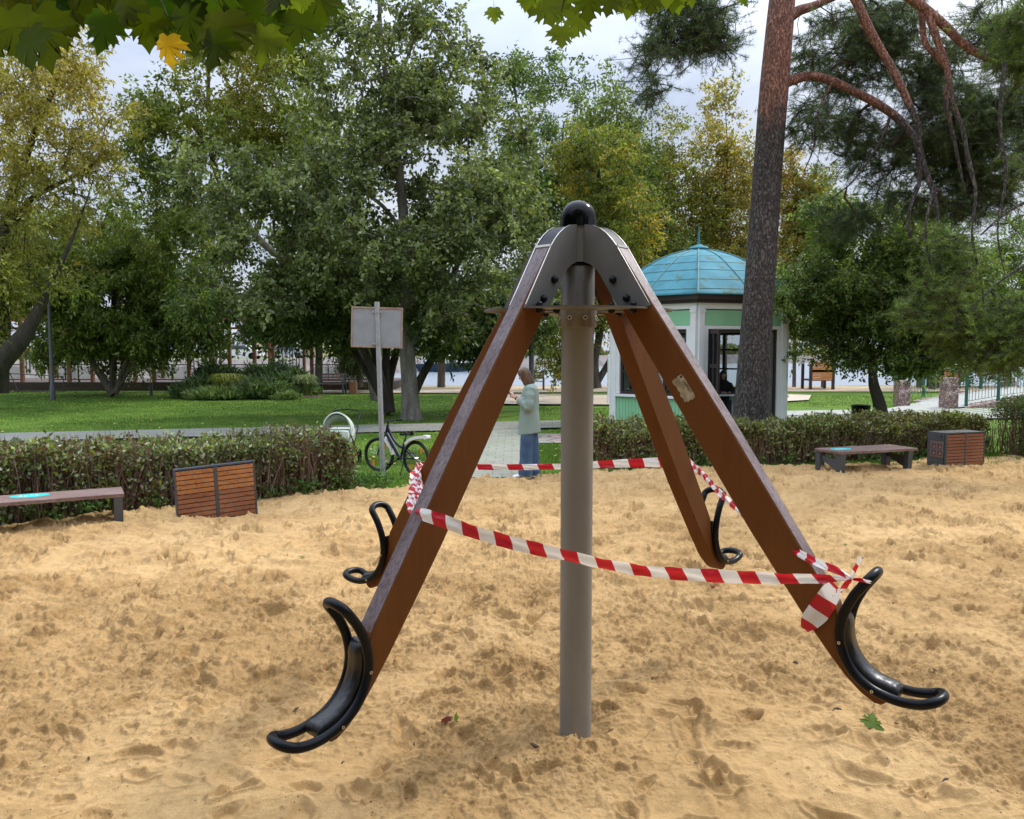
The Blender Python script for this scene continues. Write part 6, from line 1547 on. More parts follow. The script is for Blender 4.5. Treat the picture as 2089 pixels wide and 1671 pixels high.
# ================================================================ PINE
M_BK_P = bpy.data.materials.new('pine_bark'); M_BK_P.use_nodes = True
def pine_bark(m):
    t = m.node_tree; bs = t.nodes['Principled BSDF']; bs.inputs['Roughness'].default_value = .9; N = t.nodes.new; K = t.links.new
    tcn = N('ShaderNodeTexCoord'); mp_ = N('ShaderNodeMapping'); mp_.inputs['Scale'].default_value = (1, 1, .38); K(tcn.outputs['Object'], mp_.inputs[0])
    vo = N('ShaderNodeTexVoronoi'); vo.inputs['Scale'].default_value = 23; vo.feature = 'DISTANCE_TO_EDGE'; 
    nn = N('ShaderNodeTexNoise'); nn.inputs['Scale'].default_value = 10; nn.inputs['Detail'].default_value = 6; ad = N('ShaderNodeMix'); ad.data_type = 'VECTOR'; ad.inputs['Factor'].default_value = .22
    K(mp_.outputs[0], nn.inputs['Vector']); K(mp_.outputs[0], ad.inputs['A']); K(nn.outputs['Color'], ad.inputs['B']); K(ad.outputs['Result'], vo.inputs['Vector'])
    lo_ = N('ShaderNodeValToRGB'); lo_.color_ramp.elements[0].color = (.03, .025, .021, 1); lo_.color_ramp.elements[1].color = (.13, .108, .095, 1); lo_.color_ramp.elements[0].position = .02; lo_.color_ramp.elements[1].position = .25
    hi_ = N('ShaderNodeValToRGB'); hi_.color_ramp.elements[0].color = (.15, .065, .045, 1); hi_.color_ramp.elements[1].color = (.38, .18, .12, 1); hi_.color_ramp.elements[0].position = .02; hi_.color_ramp.elements[1].position = .2
    K(vo.outputs['Distance'], lo_.inputs[0]); K(vo.outputs['Distance'], hi_.inputs[0])
    sx_ = N('ShaderNodeSeparateXYZ'); K(tcn.outputs['Object'], sx_.inputs[0]); n2 = N('ShaderNodeTexNoise'); n2.inputs['Scale'].default_value = 2.5; n2.inputs['Detail'].default_value = 5; K(tcn.outputs['Object'], n2.inputs['Vector'])
    a2 = N('ShaderNodeMath'); a2.operation = 'MULTIPLY_ADD'; a2.inputs[1].default_value = 2.6; K(n2.outputs['Fac'], a2.inputs[0]); K(sx_.outputs['Z'], a2.inputs[2])
    mr_ = N('ShaderNodeMapRange'); mr_.inputs['From Min'].default_value = 7.3; mr_.inputs['From Max'].default_value = 8.1; K(a2.outputs[0], mr_.inputs['Value'])
    mx = N('ShaderNodeMix'); mx.data_type = 'RGBA'; K(mr_.outputs[0], mx.inputs['Factor']); K(lo_.outputs[0], mx.inputs['A']); K(hi_.outputs[0], mx.inputs['B'])
    n3 = N('ShaderNodeTexNoise'); n3.inputs['Scale'].default_value = 30; n3.inputs['Detail'].default_value = 5; K(mp_.outputs[0], n3.inputs['Vector']); r3 = N('ShaderNodeValToRGB'); r3.color_ramp.elements[0].position = .35; r3.color_ramp.elements[0].color = (.5, .5, .5, 1); r3.color_ramp.elements[1].position = .7; r3.color_ramp.elements[1].color = (1.3, 1.3, 1.3, 1); K(n3.outputs['Fac'], r3.inputs[0])
    m2 = N('ShaderNodeMix'); m2.data_type = 'RGBA'; m2.blend_type = 'MULTIPLY'; m2.inputs['Factor'].default_value = 1; K(mx.outputs['Result'], m2.inputs['A']); K(r3.outputs[0], m2.inputs['B']); K(m2.outputs['Result'], bs.inputs['Base Color'])
    bp = N('ShaderNodeBump'); bp.inputs['Strength'].default_value = 1; bp.inputs['Distance'].default_value = .05; mlt = N('ShaderNodeMath'); mlt.operation = 'MINIMUM'; mlt.inputs[1].default_value = .22; K(vo.outputs['Distance'], mlt.inputs[0]); K(mlt.outputs[0], bp.inputs['Height']); K(bp.outputs[0], bs.inputs['Normal'])
pine_bark(M_BK_P)
M_NEEDLE = leaf_mat('pine_needles', .5, .25, .3, .35)
def needles(P, D, n, ln, wd, cols, rng, spread=.9):
    "tufts of needles round the shoot ends"
    m = len(P); d = unit(D[:, None]*.55+rng.normal(size=(m, n, 3))*spread); b = P[:, None]-unit(D)[:, None]*rng.random((m, n, 1))*ln*1.6
    d = d.reshape(-1, 3); b = b.reshape(-1, 3); N = len(b); s = unit(np.cross(d, rng.normal(size=(N, 3))))*wd/2; L_ = ln*(.7+.6*rng.random((N, 1)))
    V = np.stack([b-s, b+s, b+d*L_], 1).reshape(-1, 3); cols = np.array(cols, float); c = cols[rng.choice(len(cols), m, p=cols[:, 3]/cols[:, 3].sum()), :3]*(1+.18*rng.normal(size=(m, 1)).clip(-1.5, 1.5)); T = np.repeat(np.clip(c, .002, 1), n*3, axis=0)
    return V, np.arange(3*N).reshape(N, 3), T
def conifer(name, label, stems, blobs, nclump, seed, cols, sub=7, tuft=26, nl=.09, nw=.006, tw=.35, trunk_n=1, shoots_down=-.3, cat='pine', **gk):
    rng = np.random.default_rng(seed); paths, radii, C, idx = grow(stems, blobs, nclump, rng, **gk)
    b0 = stems[0][0]; t_ = thing(name, label, cat, (b0[0], b0[1], 0))
    if trunk_n: V, Fc = tubes_np(paths[:trunk_n], radii[:trunk_n], 40); np_mesh('trunk', V, Fc, M_BK_P, t_, smooth=True)
    for i in range(trunk_n, len(stems)):
        V, Fc = tubes_np([paths[i]], [radii[i]], 12); np_mesh('limb', V, Fc, M_BK_P, t_, smooth=True)
    nclump = len(C); ends = C[:, None]+rng.normal(size=(nclump, sub, 3))*tw*np.array([1, 1, .7]); ends[..., 2] += shoots_down*tw
    E_ = ends.reshape(-1, 3); Cb = np.repeat(C, sub, axis=0); D = E_-Cb
    mid = (E_+Cb)/2+rng.normal(size=E_.shape)*tw*.12
    for a, m_, e in zip(Cb, mid, E_): paths.append(np.array([a, m_, e])); radii.append(np.array([.008, .006, .003]))
    V, Fc = tubes_np(paths[len(stems):], radii[len(stems):], 4); np_mesh('branches', V, Fc, M_BK_D, t_, smooth=True)
    A = [E_, mid+rng.normal(size=E_.shape)*.03, E_+rng.normal(size=E_.shape)*tw*.22]; DD = [D, D, D+rng.normal(size=D.shape)*.15]
    P = np.concatenate(A); Dn = np.concatenate(DD)
    V, Fc, T = needles(P, Dn, tuft, nl, nw, cols, rng); np_mesh('needles', V, Fc, M_NEEDLE, t_, tint=T)
    return t_
PINE = [(.075, .12, .042, 3), (.11, .165, .06, 2), (.05, .085, .03, 2), (.15, .20, .08, 1)]
d = 15.5
S_ = [st_([(1530, 900, 82), (1532, 845, 71), (1541, 700, 63), (1551, 560, 60), (1562, 400, 57), (1571, 280, 56), (1580, 170, 56), (1590, 60, 53), (1600, -60, 48), (1606, -220, 42), (1600, -500, 30)], d),
      st_([(1592, 172, 26), (1618, 163, 20), (1650, 155, 18), (1690, 163, 17), (1740, 186, 17), (1790, 212, 17), (1835, 245, 16), (1868, 285, 15, d-.2), (1882, 335, 14, d-.3), (1900, 380, 11, d-.4), (1912, 430, 8, d-.5), (1908, 470, 5, d-.5)], d),
      st_([(1604, 40, 24), (1630, 22, 20), (1660, 12, 16), (1710, -10, 14), (1790, -50, 10)], d),
      st_([(1700, -80, 22), (1745, 0, 18), (1785, 80, 16), (1830, 160, 16), (1862, 230, 13), (1874, 260, 11), (1876, 300, 8)], d-.8),
      st_([(1800, -60, 24), (1850, -10, 20), (1890, 20, 18), (1930, 55, 18), (1960, 85, 16), (2000, 112, 15), (2050, 128, 14), (2140, 140, 12)], d-1.2),
      st_([(1890, 20, 16), (1915, 90, 14), (1932, 140, 12), (1940, 200, 11), (1965, 270, 9), (1975, 330, 7), (1990, 390, 4)], d-1.2),
      st_([(1880, 0, 13), (1885, 80, 12), (1905, 110, 11), (1935, 150, 9), (1928, 200, 8), (1945, 280, 7), (1968, 390, 4)], d-1.0),
      st_([(1872, 330, 9), (1876, 370, 8), (1855, 430, 7), (1855, 475, 6), (1880, 510, 5), (1915, 530, 4), (1960, 560, 3)], d-.4),
      st_([(1815, 240, 6), (1800, 280, 5), (1770, 330, 4), (1735, 375, 3), (1695, 405, 2)], d-.1),
      st_([(1745, 0, 12), (1765, 60, 10), (1790, 100, 9), (1830, 150, 7)], d-.5),
      st_([(1600, -60, 22), (1540, -100, 16), (1470, -80, 11), (1400, -20, 8), (1360, 40, 5), (1340, 90, 3)], d-1),
      st_([(1470, -80, 8), (1440, 0, 5), (1400, 60, 3)], d-1),
      st_([(1968, 290, 7), (1990, 390, 6), (1983, 480, 5), (2003, 580, 4), (2010, 670, 2)], d-3.2), st_([(2050, 128, 9), (2040, 250, 7), (2052, 360, 6), (2035, 470, 4), (2050, 560, 2)], d-3.3), st_([(1905, 385, 6), (1888, 470, 5), (1905, 560, 4), (1948, 640, 3), (1955, 700, 1.5)], d-3.0), st_([(1700, 165, 5), (1668, 230, 4), (1660, 300, 3), (1640, 350, 2)], d-.2)]
conifer('pine_tree', 'tall pine with a thick scaly trunk and crooked reddish limbs at right', S_,
     [bl(1700, 260, 80, 45, d+.9, .7), bl(1720, 120, 90, 70, d+1, .8), bl(1800, 60, 90, 60, d+.6, .9), bl(1810, 330, 110, 80, d+1, .8), bl(1930, 270, 90, 100, d+.5, 1.0), bl(2020, 300, 90, 100, d+.3, 1.0), bl(2050, 50, 80, 60, d-1.5, 1.0), bl(2050, 210, 80, 50, d+.2, .9), bl(1900, 140, 70, 60, d+.9, .9), bl(1660, 90, 50, 60, d, .8), bl(1400, 40, 90, 60, d-1, .8), bl(1340, 110, 50, 70, d-1, .6), bl(1440, 80, 60, 60, d-1, .6), bl(1330, 180, 30, 40, d-1, .4), bl(1380, -60, 120, 60, d-1, 1), bl(1960, 400, 110, 60, d+.6, .8), bl(1740, 420, 80, 50, d+.9, .7), bl(1640, 250, 40, 40, d, .6), bl(1570, 290, 10, 60, d-.5, .15)],
     1050, 301, PINE, sub=8, tuft=24, nl=.088, nw=.0064, tw=.26, droop=.7, gnarl=.25, rscale=.003)
# feathery brighter green conifer boughs at the right edge
d = 12.5
conifer('pine_tree', 'bright green feathery young pine hanging in at the right edge', [st_([(2260, 990, 60), (2240, 700, 50), (2220, 400, 40), (2200, 100, 25)], d+.5), st_([(2230, 560, 14), (2150, 520, 9), (2060, 560, 5), (1990, 620, 3)], d), st_([(2225, 430, 14), (2140, 400, 9), (2060, 430, 5), (2000, 480, 3)], d)],
     [bl(2060, 470, 70, 60, d, .7), bl(2000, 560, 70, 60, d, .6), bl(2060, 640, 80, 60, d, .7), bl(1960, 660, 45, 35, d, .4), bl(2080, 370, 50, 50, d, .6), bl(2040, 720, 60, 24, d, .4), bl(1955, 500, 50, 40, d, .4), bl(2000, 430, 70, 60, d, .5), bl(2070, 540, 40, 80, d, .5), bl(1920, 590, 50, 40, d, .4), bl(1880, 640, 40, 30, d, .3), bl(1900, 520, 50, 40, d, .4), bl(2010, 700, 60, 40, d, .5), bl(2070, 30, 50, 50, d, .5), bl(2080, 120, 40, 30, d, .4)],
     800, 302, [(.12, .19, .035, 3), (.17, .25, .05, 2), (.08, .13, .03, 1.5)], sub=8, tuft=26, nl=.075, nw=.005, tw=.22, droop=.7, rscale=.0025)

# ================================================================ MAPLE OVERHEAD (foreground)
M_MAPLE = leaf_mat('maple_leaf', .6, .55, .12, .35)
M_MAPLE.node_tree.nodes['Principled BSDF'].inputs['Specular IOR Level'].default_value = .12
def maple_outline():
    half = [(0, .0), (.10, -.07), (.22, -.13), (.30, -.10), (.44, -.08), (.40, .02), (.48, .10), (.66, .12), (.58, .20), (.70, .36), (.54, .35), (.46, .40), (.38, .38), (.42, .48), (.56, .60), (.44, .60), (.42, .74), (.32, .64), (.20, .60), (.20, .70), (.30, .80), (.17, .82), (.08, .92), (.0, 1.04)]
    full = half+[(-x, y) for x, y in half[-2:0:-1]]
    return np.array(full)*1.0
MO = maple_outline(); nM = len(MO)
def maple_leaves(Cn, Dn, Nn, S, tints, rng, stalk=True):
    Cn, Dn, Nn = map(np.asarray, (Cn, Dn, Nn)); Dn = unit(Dn); X_ = unit(np.cross(Dn, Nn)); Z_ = np.cross(X_, Dn); V, Fs, T = [], [], []; o = 0
    for c, dd_, x, z, s, tt in zip(Cn, Dn, X_, Z_, S, tints):
        cur = rng.uniform(.2, .9); q = MO
        zz = -cur*(q[:, 0]**2)*.8-cur*.5*q[:, 1]**2*rng.uniform(-.5, 1)
        pts = c+(x*q[:, :1]+dd_*q[:, 1:2]+z*zz[:, None])*s; ctr = c+dd_*s*.30
        V.append(np.vstack([pts, ctr])); i = np.arange(nM); Fs.append(np.stack([i, (i+1) % nM, np.full(nM, nM)], -1)+o); T.append(np.tile(tt, (nM+1, 1))); o += nM+1
        if stalk:
            w_ = x*.0012; a = c; b = c-dd_*s*.5+np.array([0, 0, s*.25]); V.append(np.array([a-w_, a+w_, b])); Fs.append(np.array([[o, o+1, o+2]])); T.append(np.tile([.10, .06, .02], (3, 1))); o += 3
    return np.vstack(V), np.vstack(Fs), np.vstack(T)
def maple():
    rng = np.random.default_rng(17); base = Vector((-2.9, -3.6, 0))
    t_ = thing('maple_tree', 'maple whose dark lobed leaves hang into the top of the view', 'tree', base)
    stems = [[(base.x, base.y, -.2, .24), (base.x+.1, base.y+.1, 1.5, .2), (base.x+.3, base.y+.4, 3.2, .17), (base.x+.6, base.y+.8, 5, .13), (base.x+1.2, base.y+1.2, 8, .06)],
             [(base.x+.3, base.y+.4, 3.0, .10), (-2.0, -1.6, 3.9, .07), (-1.6, .4, 4.1, .045), (-1.35, 2.2, 3.55, .02), (-1.2, 2.9, 3.15, .008)],
             [(base.x+.3, base.y+.5, 3.5, .10), (-.8, -1.8, 4.4, .06), (.0, .6, 4.3, .035), (.25, 2.2, 3.55, .014), (.35, 2.8, 3.25, .006)],
             [(base.x+.5, base.y+.7, 4.5, .10), (.5, -3, 6, .06), (3, -2.4, 6.6, .03)], [(base.x+.5, base.y+.7, 4.2, .09), (-5, -1.5, 5.6, .05), (-6.5, -.5, 6, .02)]]
    paths, radii = [], []
    blobs = [(-2, -2, 7, 4.5, 3.2, 2), (2.5, -2, 7, 4.5, 2.6, 1.8), (-6, -2.5, 5.5, 3, 2.5, 2), (0, -6.5, 6, 7, 2.5, 2.6), (6, -3.5, 5.6, 3, 2.5, 2), (-1, .4, 5.8, 3.2, 1.0, .8), (2.2, .4, 6, 2.2, .9, .8), (-3, -8, 3.4, 5, 1.5, 1.6), (4, -8, 3.4, 5, 1.5, 1.6)]  # crown enlarged out of view behind the camera to darken camera-facing surfaces
    pp, rr, C, idx = grow(stems, blobs, 900, rng, droop=.2, gnarl=.1)
    V, Fc = tubes_np(pp[:1], rr[:1], 20); np_mesh('trunk', V, Fc, M_BK_G, t_, smooth=True)
    for i in range(1, len(stems)): V, Fc = tubes_np([pp[i]], [rr[i]], 10); np_mesh('limb', V, Fc, M_BK_G, t_, smooth=True)
    V, Fc = tubes_np(pp[len(stems):], rr[len(stems):], 5); np_mesh('branches', V, Fc, M_BK_G, t_, smooth=True)
    cols = np.array([(.05, .09, .015), (.065, .11, .018), (.09, .13, .02)])
    C = C[(C[:, 1] < .2) | (rng.random(len(C)) < .4)]; V, Fc, T = foliage(C, rng, 6, 5, .6, .20, .16, [(.05, .09, .015, 1), (.075, .12, .02, 1)], up=0, droop=-.2); np_mesh('crown', V, Fc, M_MAPLE, t_, tint=T)
    # boughs reaching into the picture: leaves hang tip down
    specs = [(75, 70, 130, 2.5), (110, 10, 100, 2.7), (20, 60, 110, 2.4), (-20, 30, 130, 2.6), (45, 10, 110, 2.8), (225, 45, 80, 2.7), (130, -10, 90, 2.9), (310, 30, 110, 2.6), (342, 96, 64, 2.25), (295, 70, 40, 2.8), (390, 40, 100, 2.5), (455, 65, 110, 2.4), (455, 20, 110, 2.7), (520, 30, 80, 2.7), (556, 62, 80, 2.5), (600, 20, 80, 2.6), (630, 50, 60, 2.7), (650, 5, 80, 2.6), (675, 10, 50, 2.8), (575, 0, 80, 2.5), (340, -5, 110, 2.8), (250, -25, 110, 2.7), (520, -20, 100, 2.8), (440, -30, 110, 2.9), (180, -20, 100, 2.6), (85, -20, 120, 2.8), (0, -10, 120, 2.5), (60, 95, 95, 2.35), (105, 60, 90, 2.6), (10, 85, 90, 2.7), (215, 60, 85, 2.45), (395, 75, 85, 2.6), (440, 95, 90, 2.35), (485, 60, 85, 2.8), (540, 85, 85, 2.4), (580, 60, 75, 2.6), (615, 55, 75, 2.45), (300, 50, 85, 2.5), (360, 50, 90, 2.7), (150, 20, 90, 2.7), (265, 20, 90, 2.5),
             (1008, 28, 34, 2.9), (1085, -5, 55, 2.8), (1110, 22, 65, 2.7), (1145, 72, 50, 2.6), (1183, 48, 60, 2.8), (1140, 18, 60, 2.9), (1200, 5, 70, 2.7), (1245, 5, 55, 2.6), (1290, 0, 60, 2.8), (1330, 3, 50, 2.7), (1375, -10, 60, 2.9), (1408, -18, 50, 2.7), (1160, -20, 80, 2.8), (1230, -30, 80, 2.7), (1320, -35, 80, 2.8), (1517, 2, 24, 2.9)]
    more = []
    for q in range(52):
        if q < 34: px = rng.uniform(-60, 680); py = rng.uniform(-110, 15)
        else: px = rng.uniform(1080, 1400); py = rng.uniform(-90, -15)
        more.append((px, py, rng.uniform(70, 120), rng.uniform(2.4, 3.2)))
    C2, D2, N2, S2, T2 = [], [], [], [], []
    twp, twr = [], []
    for i, (px, py, sz, d) in enumerate(specs+more):
        s = sz*.92/F*d; c = W(px, py, d); c = c+Vector((0, 0, s*.35)); dd_ = Vector((rng.uniform(-.35, .35), rng.uniform(-.3, .2), -1)); nn = Vector((rng.uniform(-.5, .5), -1, rng.uniform(-.1, .6)))
        C2.append(c); D2.append(dd_); N2.append(nn); S2.append(s*.98)
        T2.append((.34, .22, .02) if (px, py) == (342, 96) else ((.12, .17, .02) if (px > 1000 or rng.random() < .12) else (.034+.03*rng.random(), .066+.035*rng.random(), .006)))  # yellowish green tint on some dark leaves stands for leaves catching light
        lim = pp[1] if px < 800 else pp[2]; c_ = np.array(c); st0 = c_-np.array(dd_)*s*.45+np.array([0, 0, s*.2]); j = int(np.argmin(np.linalg.norm(lim-st0, axis=1)))
        if i % 2 == 0 or i < 43:
            tgt = lim[max(j-2, 0)]; m_ = (st0+tgt)/2+np.array([0, 0, .10]); twp.append(np.array([st0, m_, tgt])); twr.append(np.array([.002, .004, .007]))
    C2 = np.array([tuple(c) for c in C2]); D2 = np.array([tuple(c) for c in D2]); N2 = np.array([tuple(c) for c in N2]); S2 = np.array(S2); T2 = np.array(T2)
    lft = C2[:, 0] < -.3
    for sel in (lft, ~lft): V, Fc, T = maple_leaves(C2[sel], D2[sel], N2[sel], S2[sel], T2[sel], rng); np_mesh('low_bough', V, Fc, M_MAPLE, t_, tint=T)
    V, Fc = tubes_np(twp, twr, 5); np_mesh('twigs', V, Fc, M_BK_D, t_, smooth=True)
maple()

# ================================================================ HEDGES
M_HLEAF = leaf_mat('hedge_leaves', .5, .25, .35, .4); M_STEM = mat('hedge_stems', (.12, .07, .045), .9, (.24, .16, .10), 20)
def hedge(label, line, thick, h, nst, nlf, seed, cols, leafl=.04, brown=.3, endround=.4, name='hedge'):
    rng = np.random.default_rng(seed); L_ = np.array(line, float); seg = np.linalg.norm(np.diff(L_, axis=0), axis=1); cum = np.r_[0, np.cumsum(seg)]; tot = cum[-1]
    def pt(s): return np.stack([np.interp(s, cum, L_[:, 0]), np.interp(s, cum, L_[:, 1])], -1)
    def nrm(s): a = pt(np.clip(s-.2, 0, tot)); b = pt(np.clip(s+.2, 0, tot)); d = unit(b-a); return np.stack([-d[:, 1], d[:, 0]], -1)
    t_ = thing(name, label, 'hedge', (L_[0][0], L_[0][1], 0))
    def hgt(s, w_): return (h*(1+.13*(vnoise(s*1.3, w_*2, seed)-.5)*2)+.14*(vnoise(s*6, w_*5, seed+1)-.5))*(1-.35*np.clip(1-(tot-s)/endround, 0, 1)**2)
    s = rng.random(nst)*tot; w_ = rng.random(nst)*thick; b = pt(s)+nrm(s)*w_[:, None]; H = hgt(s, w_)*(.60+.52*rng.random(nst))
    top = b+rng.normal(size=(nst, 2))*.09; mid = (b+top)/2+rng.normal(size=(nst, 2))*.03
    P0 = np.c_[b, np.full(nst, -.05)]; P1 = np.c_[mid, H*.5]; P2 = np.c_[top, H]; r = .004+.005*rng.random(nst)
    V, Fc = tubes_np([np.array([a, m_, c]) for a, m_, c in zip(P0, P1, P2)], [np.array([x, x*.8, x*.35]) for x in r], 4); np_mesh('stems', V, Fc, M_STEM, t_, smooth=True)
    s = rng.random(nlf)*tot; u = rng.random(nlf)
    face = rng.random(nlf); w_ = np.where(face < .55, rng.random(nlf)**2.2*thick*.6, rng.random(nlf)*thick)
    zz = np.where(face < .55, rng.random(nlf)**.75, 1-rng.random(nlf)**2*.35); Hh = hgt(s, w_)
    bulge = .05*(vnoise(s*3, zz*3, seed+4)-.5)*2
    P = np.c_[pt(s)+nrm(s)*(w_+bulge-.03)[:, None], zz*Hh+rng.normal(size=nlf)*.028+.01]
    gap = vnoise(s*4.5, zz*3.5, seed+7)+.25*(vnoise(s*14, zz*9, seed+8)-.5); keep = (gap > .50) | (rng.random(nlf) < .25); P = P[keep]; n = len(P)
    D = rng.normal(size=(n, 3)); D[:, 2] += .5; cols = np.array(cols, float); c = cols[rng.choice(len(cols), n, p=cols[:, 3]/cols[:, 3].sum()), :3]
    pn = vnoise(s[keep]*1.6, zz[keep]*1.5, seed+9)[:, None]; c = c*(.75+.5*pn)
    br = (rng.random(n) < brown*(.4+1.2*vnoise(s[keep]*.9, zz[keep], seed+11)))[:, None]; c = np.where(br, np.array([.13, .075, .045])*(.7+.6*rng.random((n, 1))), c)
    V, Fc, T = leaves_mesh(P, D, leafl*(.6+.8*rng.random(n)), leafl*.55*(.7+.6*rng.random(n)), c, rng, .4); np_mesh('leaves', V, Fc, M_HLEAF, t_, tint=T)
    return t_
HC1 = [(.13, .17, .05, 3), (.19, .23, .10, 2), (.34, .37, .24, 1.8), (.09, .12, .035, 2), (.25, .31, .06, 1.2)]
HC2 = [(.13, .17, .045, 3), (.18, .22, .07, 3), (.30, .33, .14, 1.5), (.09, .12, .03, 2), (.30, .25, .08, .7)]
hedge('long clipped hedge turning brown behind the left bench and slatted box', [(-10.5, 5.7), (-8, 7.25), (-5.5, 8.98), (-3.8, 10.1), (-2.15, 11.15)], .85, .75, 7500, 50000, 31, HC1, .066, .22)
hedge('long green hedge behind the right bench, from the post to the right', [(1.25, 13.05), (2.6, 13.2), (4.5, 13.6), (6.4, 14.1), (8.75, 14.85)], .85, .66, 5600, 44000, 32, HC2, .068, .14)
hedge('small piece of dark hedge at the right edge of the picture', [(9.1, 14.3), (11, 14.9)], .9, .95, 500, 24000, 33, GD, .045, .05)
# weeds along hedge feet and rough grass
def weeds(label, spots, seed, name='weed_clump', cols=None, ll=.06, n=46):
    rng = np.random.default_rng(seed); P, D = [], []
    for x, y, r, h in spots:
        k = int(n*r/.12); q = rng.normal(size=(k, 2))*r*.6; z = rng.random(k)*h; P.append(np.c_[x+q[:, 0], y+q[:, 1], z]); d_ = rng.normal(size=(k, 3)); d_[:, 2] += .7; D.append(d_)
    P = np.vstack(P); D = np.vstack(D); c = np.array(cols or [(.07, .15, .025), (.10, .19, .035), (.05, .11, .02)])[rng.integers(0, 3, len(P))]
    V, Fc, T = leaves_mesh(P, D, ll*(.6+.8*rng.random(len(P))), ll*.4*(.7+.6*rng.random(len(P))), c, rng, .4)
    o = np_mesh(name, V, Fc, M_HLEAF, None, tint=T); tag(o, label, 'weeds', kind='stuff')
rng = np.random.default_rng(44); sp = []
for i in range(46): u = rng.random(); x = -7+u*5; y = np.interp(x, EX, EY)+rng.uniform(-.02, .12); sp.append((x, y, rng.uniform(.05, .14), rng.uniform(.08, .26)))
for i in range(40): u = rng.random(); x = 1.3+u*7; y = np.interp(x, EX, EY)+rng.uniform(.0, .2); sp.append((x, y, rng.uniform(.05, .13), rng.uniform(.08, .25)))
for i in range(16): sp.append((rng.uniform(-2.3, -1.75), rng.uniform(11.2, 11.8), rng.uniform(.05, .12), rng.uniform(.06, .18)))
weeds('low green weeds sprouting along the feet of the hedges', sp, 45)
# grass blades: stuff
M_BLADE = leaf_mat('grass_blades', .55, .3, .25, .35)
def blades(name, label, region, n, seed, hl, cols, w=.006, ex=None):
    rng = np.random.default_rng(seed); P = region(rng, n)
    if ex is not None: P = P[ex(P)]
    n = len(P); z = lawn_z(P[:, 0], P[:, 1]); d_ = rng.normal(size=(n, 3))*.38; d_[:, 2] = 1; d_ = unit(d_); s = unit(np.cross(d_, rng.normal(size=(n, 3)))); b = np.c_[P, z-.01]; L_ = hl*(.5+rng.random((n, 1)))*(.6+.8*vnoise(P[:, 0]*1.5, P[:, 1]*1.5, 60)[:, None]); ww = w*(.6+.8*rng.random((n, 1)))*np.clip(P[:, 1:2]/14, 1, 3)
    V = np.stack([b-s*ww/2, b+s*ww/2, b+d_*L_], 1).reshape(-1, 3); cols = np.array(cols, float); c = cols[rng.choice(len(cols), n, p=cols[:, 3]/cols[:, 3].sum()), :3]*(.7+.6*vnoise(P[:, 0]*.7, P[:, 1]*.7, 61)[:, None])
    o = np_mesh(name, V, np.arange(3*n).reshape(n, 3), M_BLADE, None, tint=np.repeat(c, 3, axis=0)); tag(o, label, 'grass', kind='stuff')
GC = [(.075, .155, .02, 3), (.11, .20, .03, 2), (.05, .11, .018, 2), (.16, .18, .06, .5)]
def reg_near(rng, n):
    x = rng.uniform(-2.6, 9, n); y = np.interp(x, EX, EY)+rng.random(n)**1.3*4.2-.05; return np.c_[x, y]
onpath = lambda P: ~((P[:, 0] > -.80) & (P[:, 0] < .33)) & ~((P[:, 0] > .5) & (P[:, 0] < 6.5) & (P[:, 1] > 16.5) & (P[:, 1] < 18.5))
blades('rough_grass', 'rough green grass round the bicycle and behind the hedge feet', reg_near, 120000, 71, .05, GC, .006, onpath)
def reg_lawn(rng, n):
    u = rng.random(n); y = 13.5+u**1.4*24; x = rng.uniform(-.75, .75, n)*y; return np.c_[x, y]
ylo = lambda x: A.y+(x-A.x)*dirp.y/dirp.x; yhi = lambda x: A2.y+(x-A2.x)*dirp.y/dirp.x
offp = lambda P: onpath(P) & ~((P[:, 1] > ylo(P[:, 0])) & (P[:, 1] < yhi(P[:, 0]))) & ~((P[:, 0] > -1) & (P[:, 0] < 4) & (P[:, 1] > 27.5) & (P[:, 1] < 35)) & ~((P[:, 0] > 5.5) & (P[:, 1] > 20) & (P[:, 1] < 27.5) & (P[:, 0] > (P[:, 1]*-.6+19))) & ~((P[:, 0] > 8.8)&(P[:, 1]>20.5)&(P[:,1]<26.5)) & ~((P[:, 1] > 34) & (P[:, 0] > -14))
blades('lawn_blades', 'short mown grass of the lawn', reg_lawn, 260000, 72, .05, GC, .008, offp)
# yellow leaves dropped on the lawn
rng = np.random.default_rng(73); P = reg_lawn(rng, 1400); P = P[offp(P)]; z = lawn_z(P[:, 0], P[:, 1])+.035; D = rng.normal(size=(len(P), 3)); D[:, 2] *= .3
V, Fc, T = leaves_mesh(np.c_[P, z], D, np.full(len(P), .08), np.full(len(P), .055), np.tile([.42, .33, .12], (len(P), 1)), rng, 3)
tag(np_mesh('lawn_litter', V, Fc, M_LEAFM, None, tint=T), 'small yellow leaves scattered over the lawn', 'fallen leaves', kind='stuff')
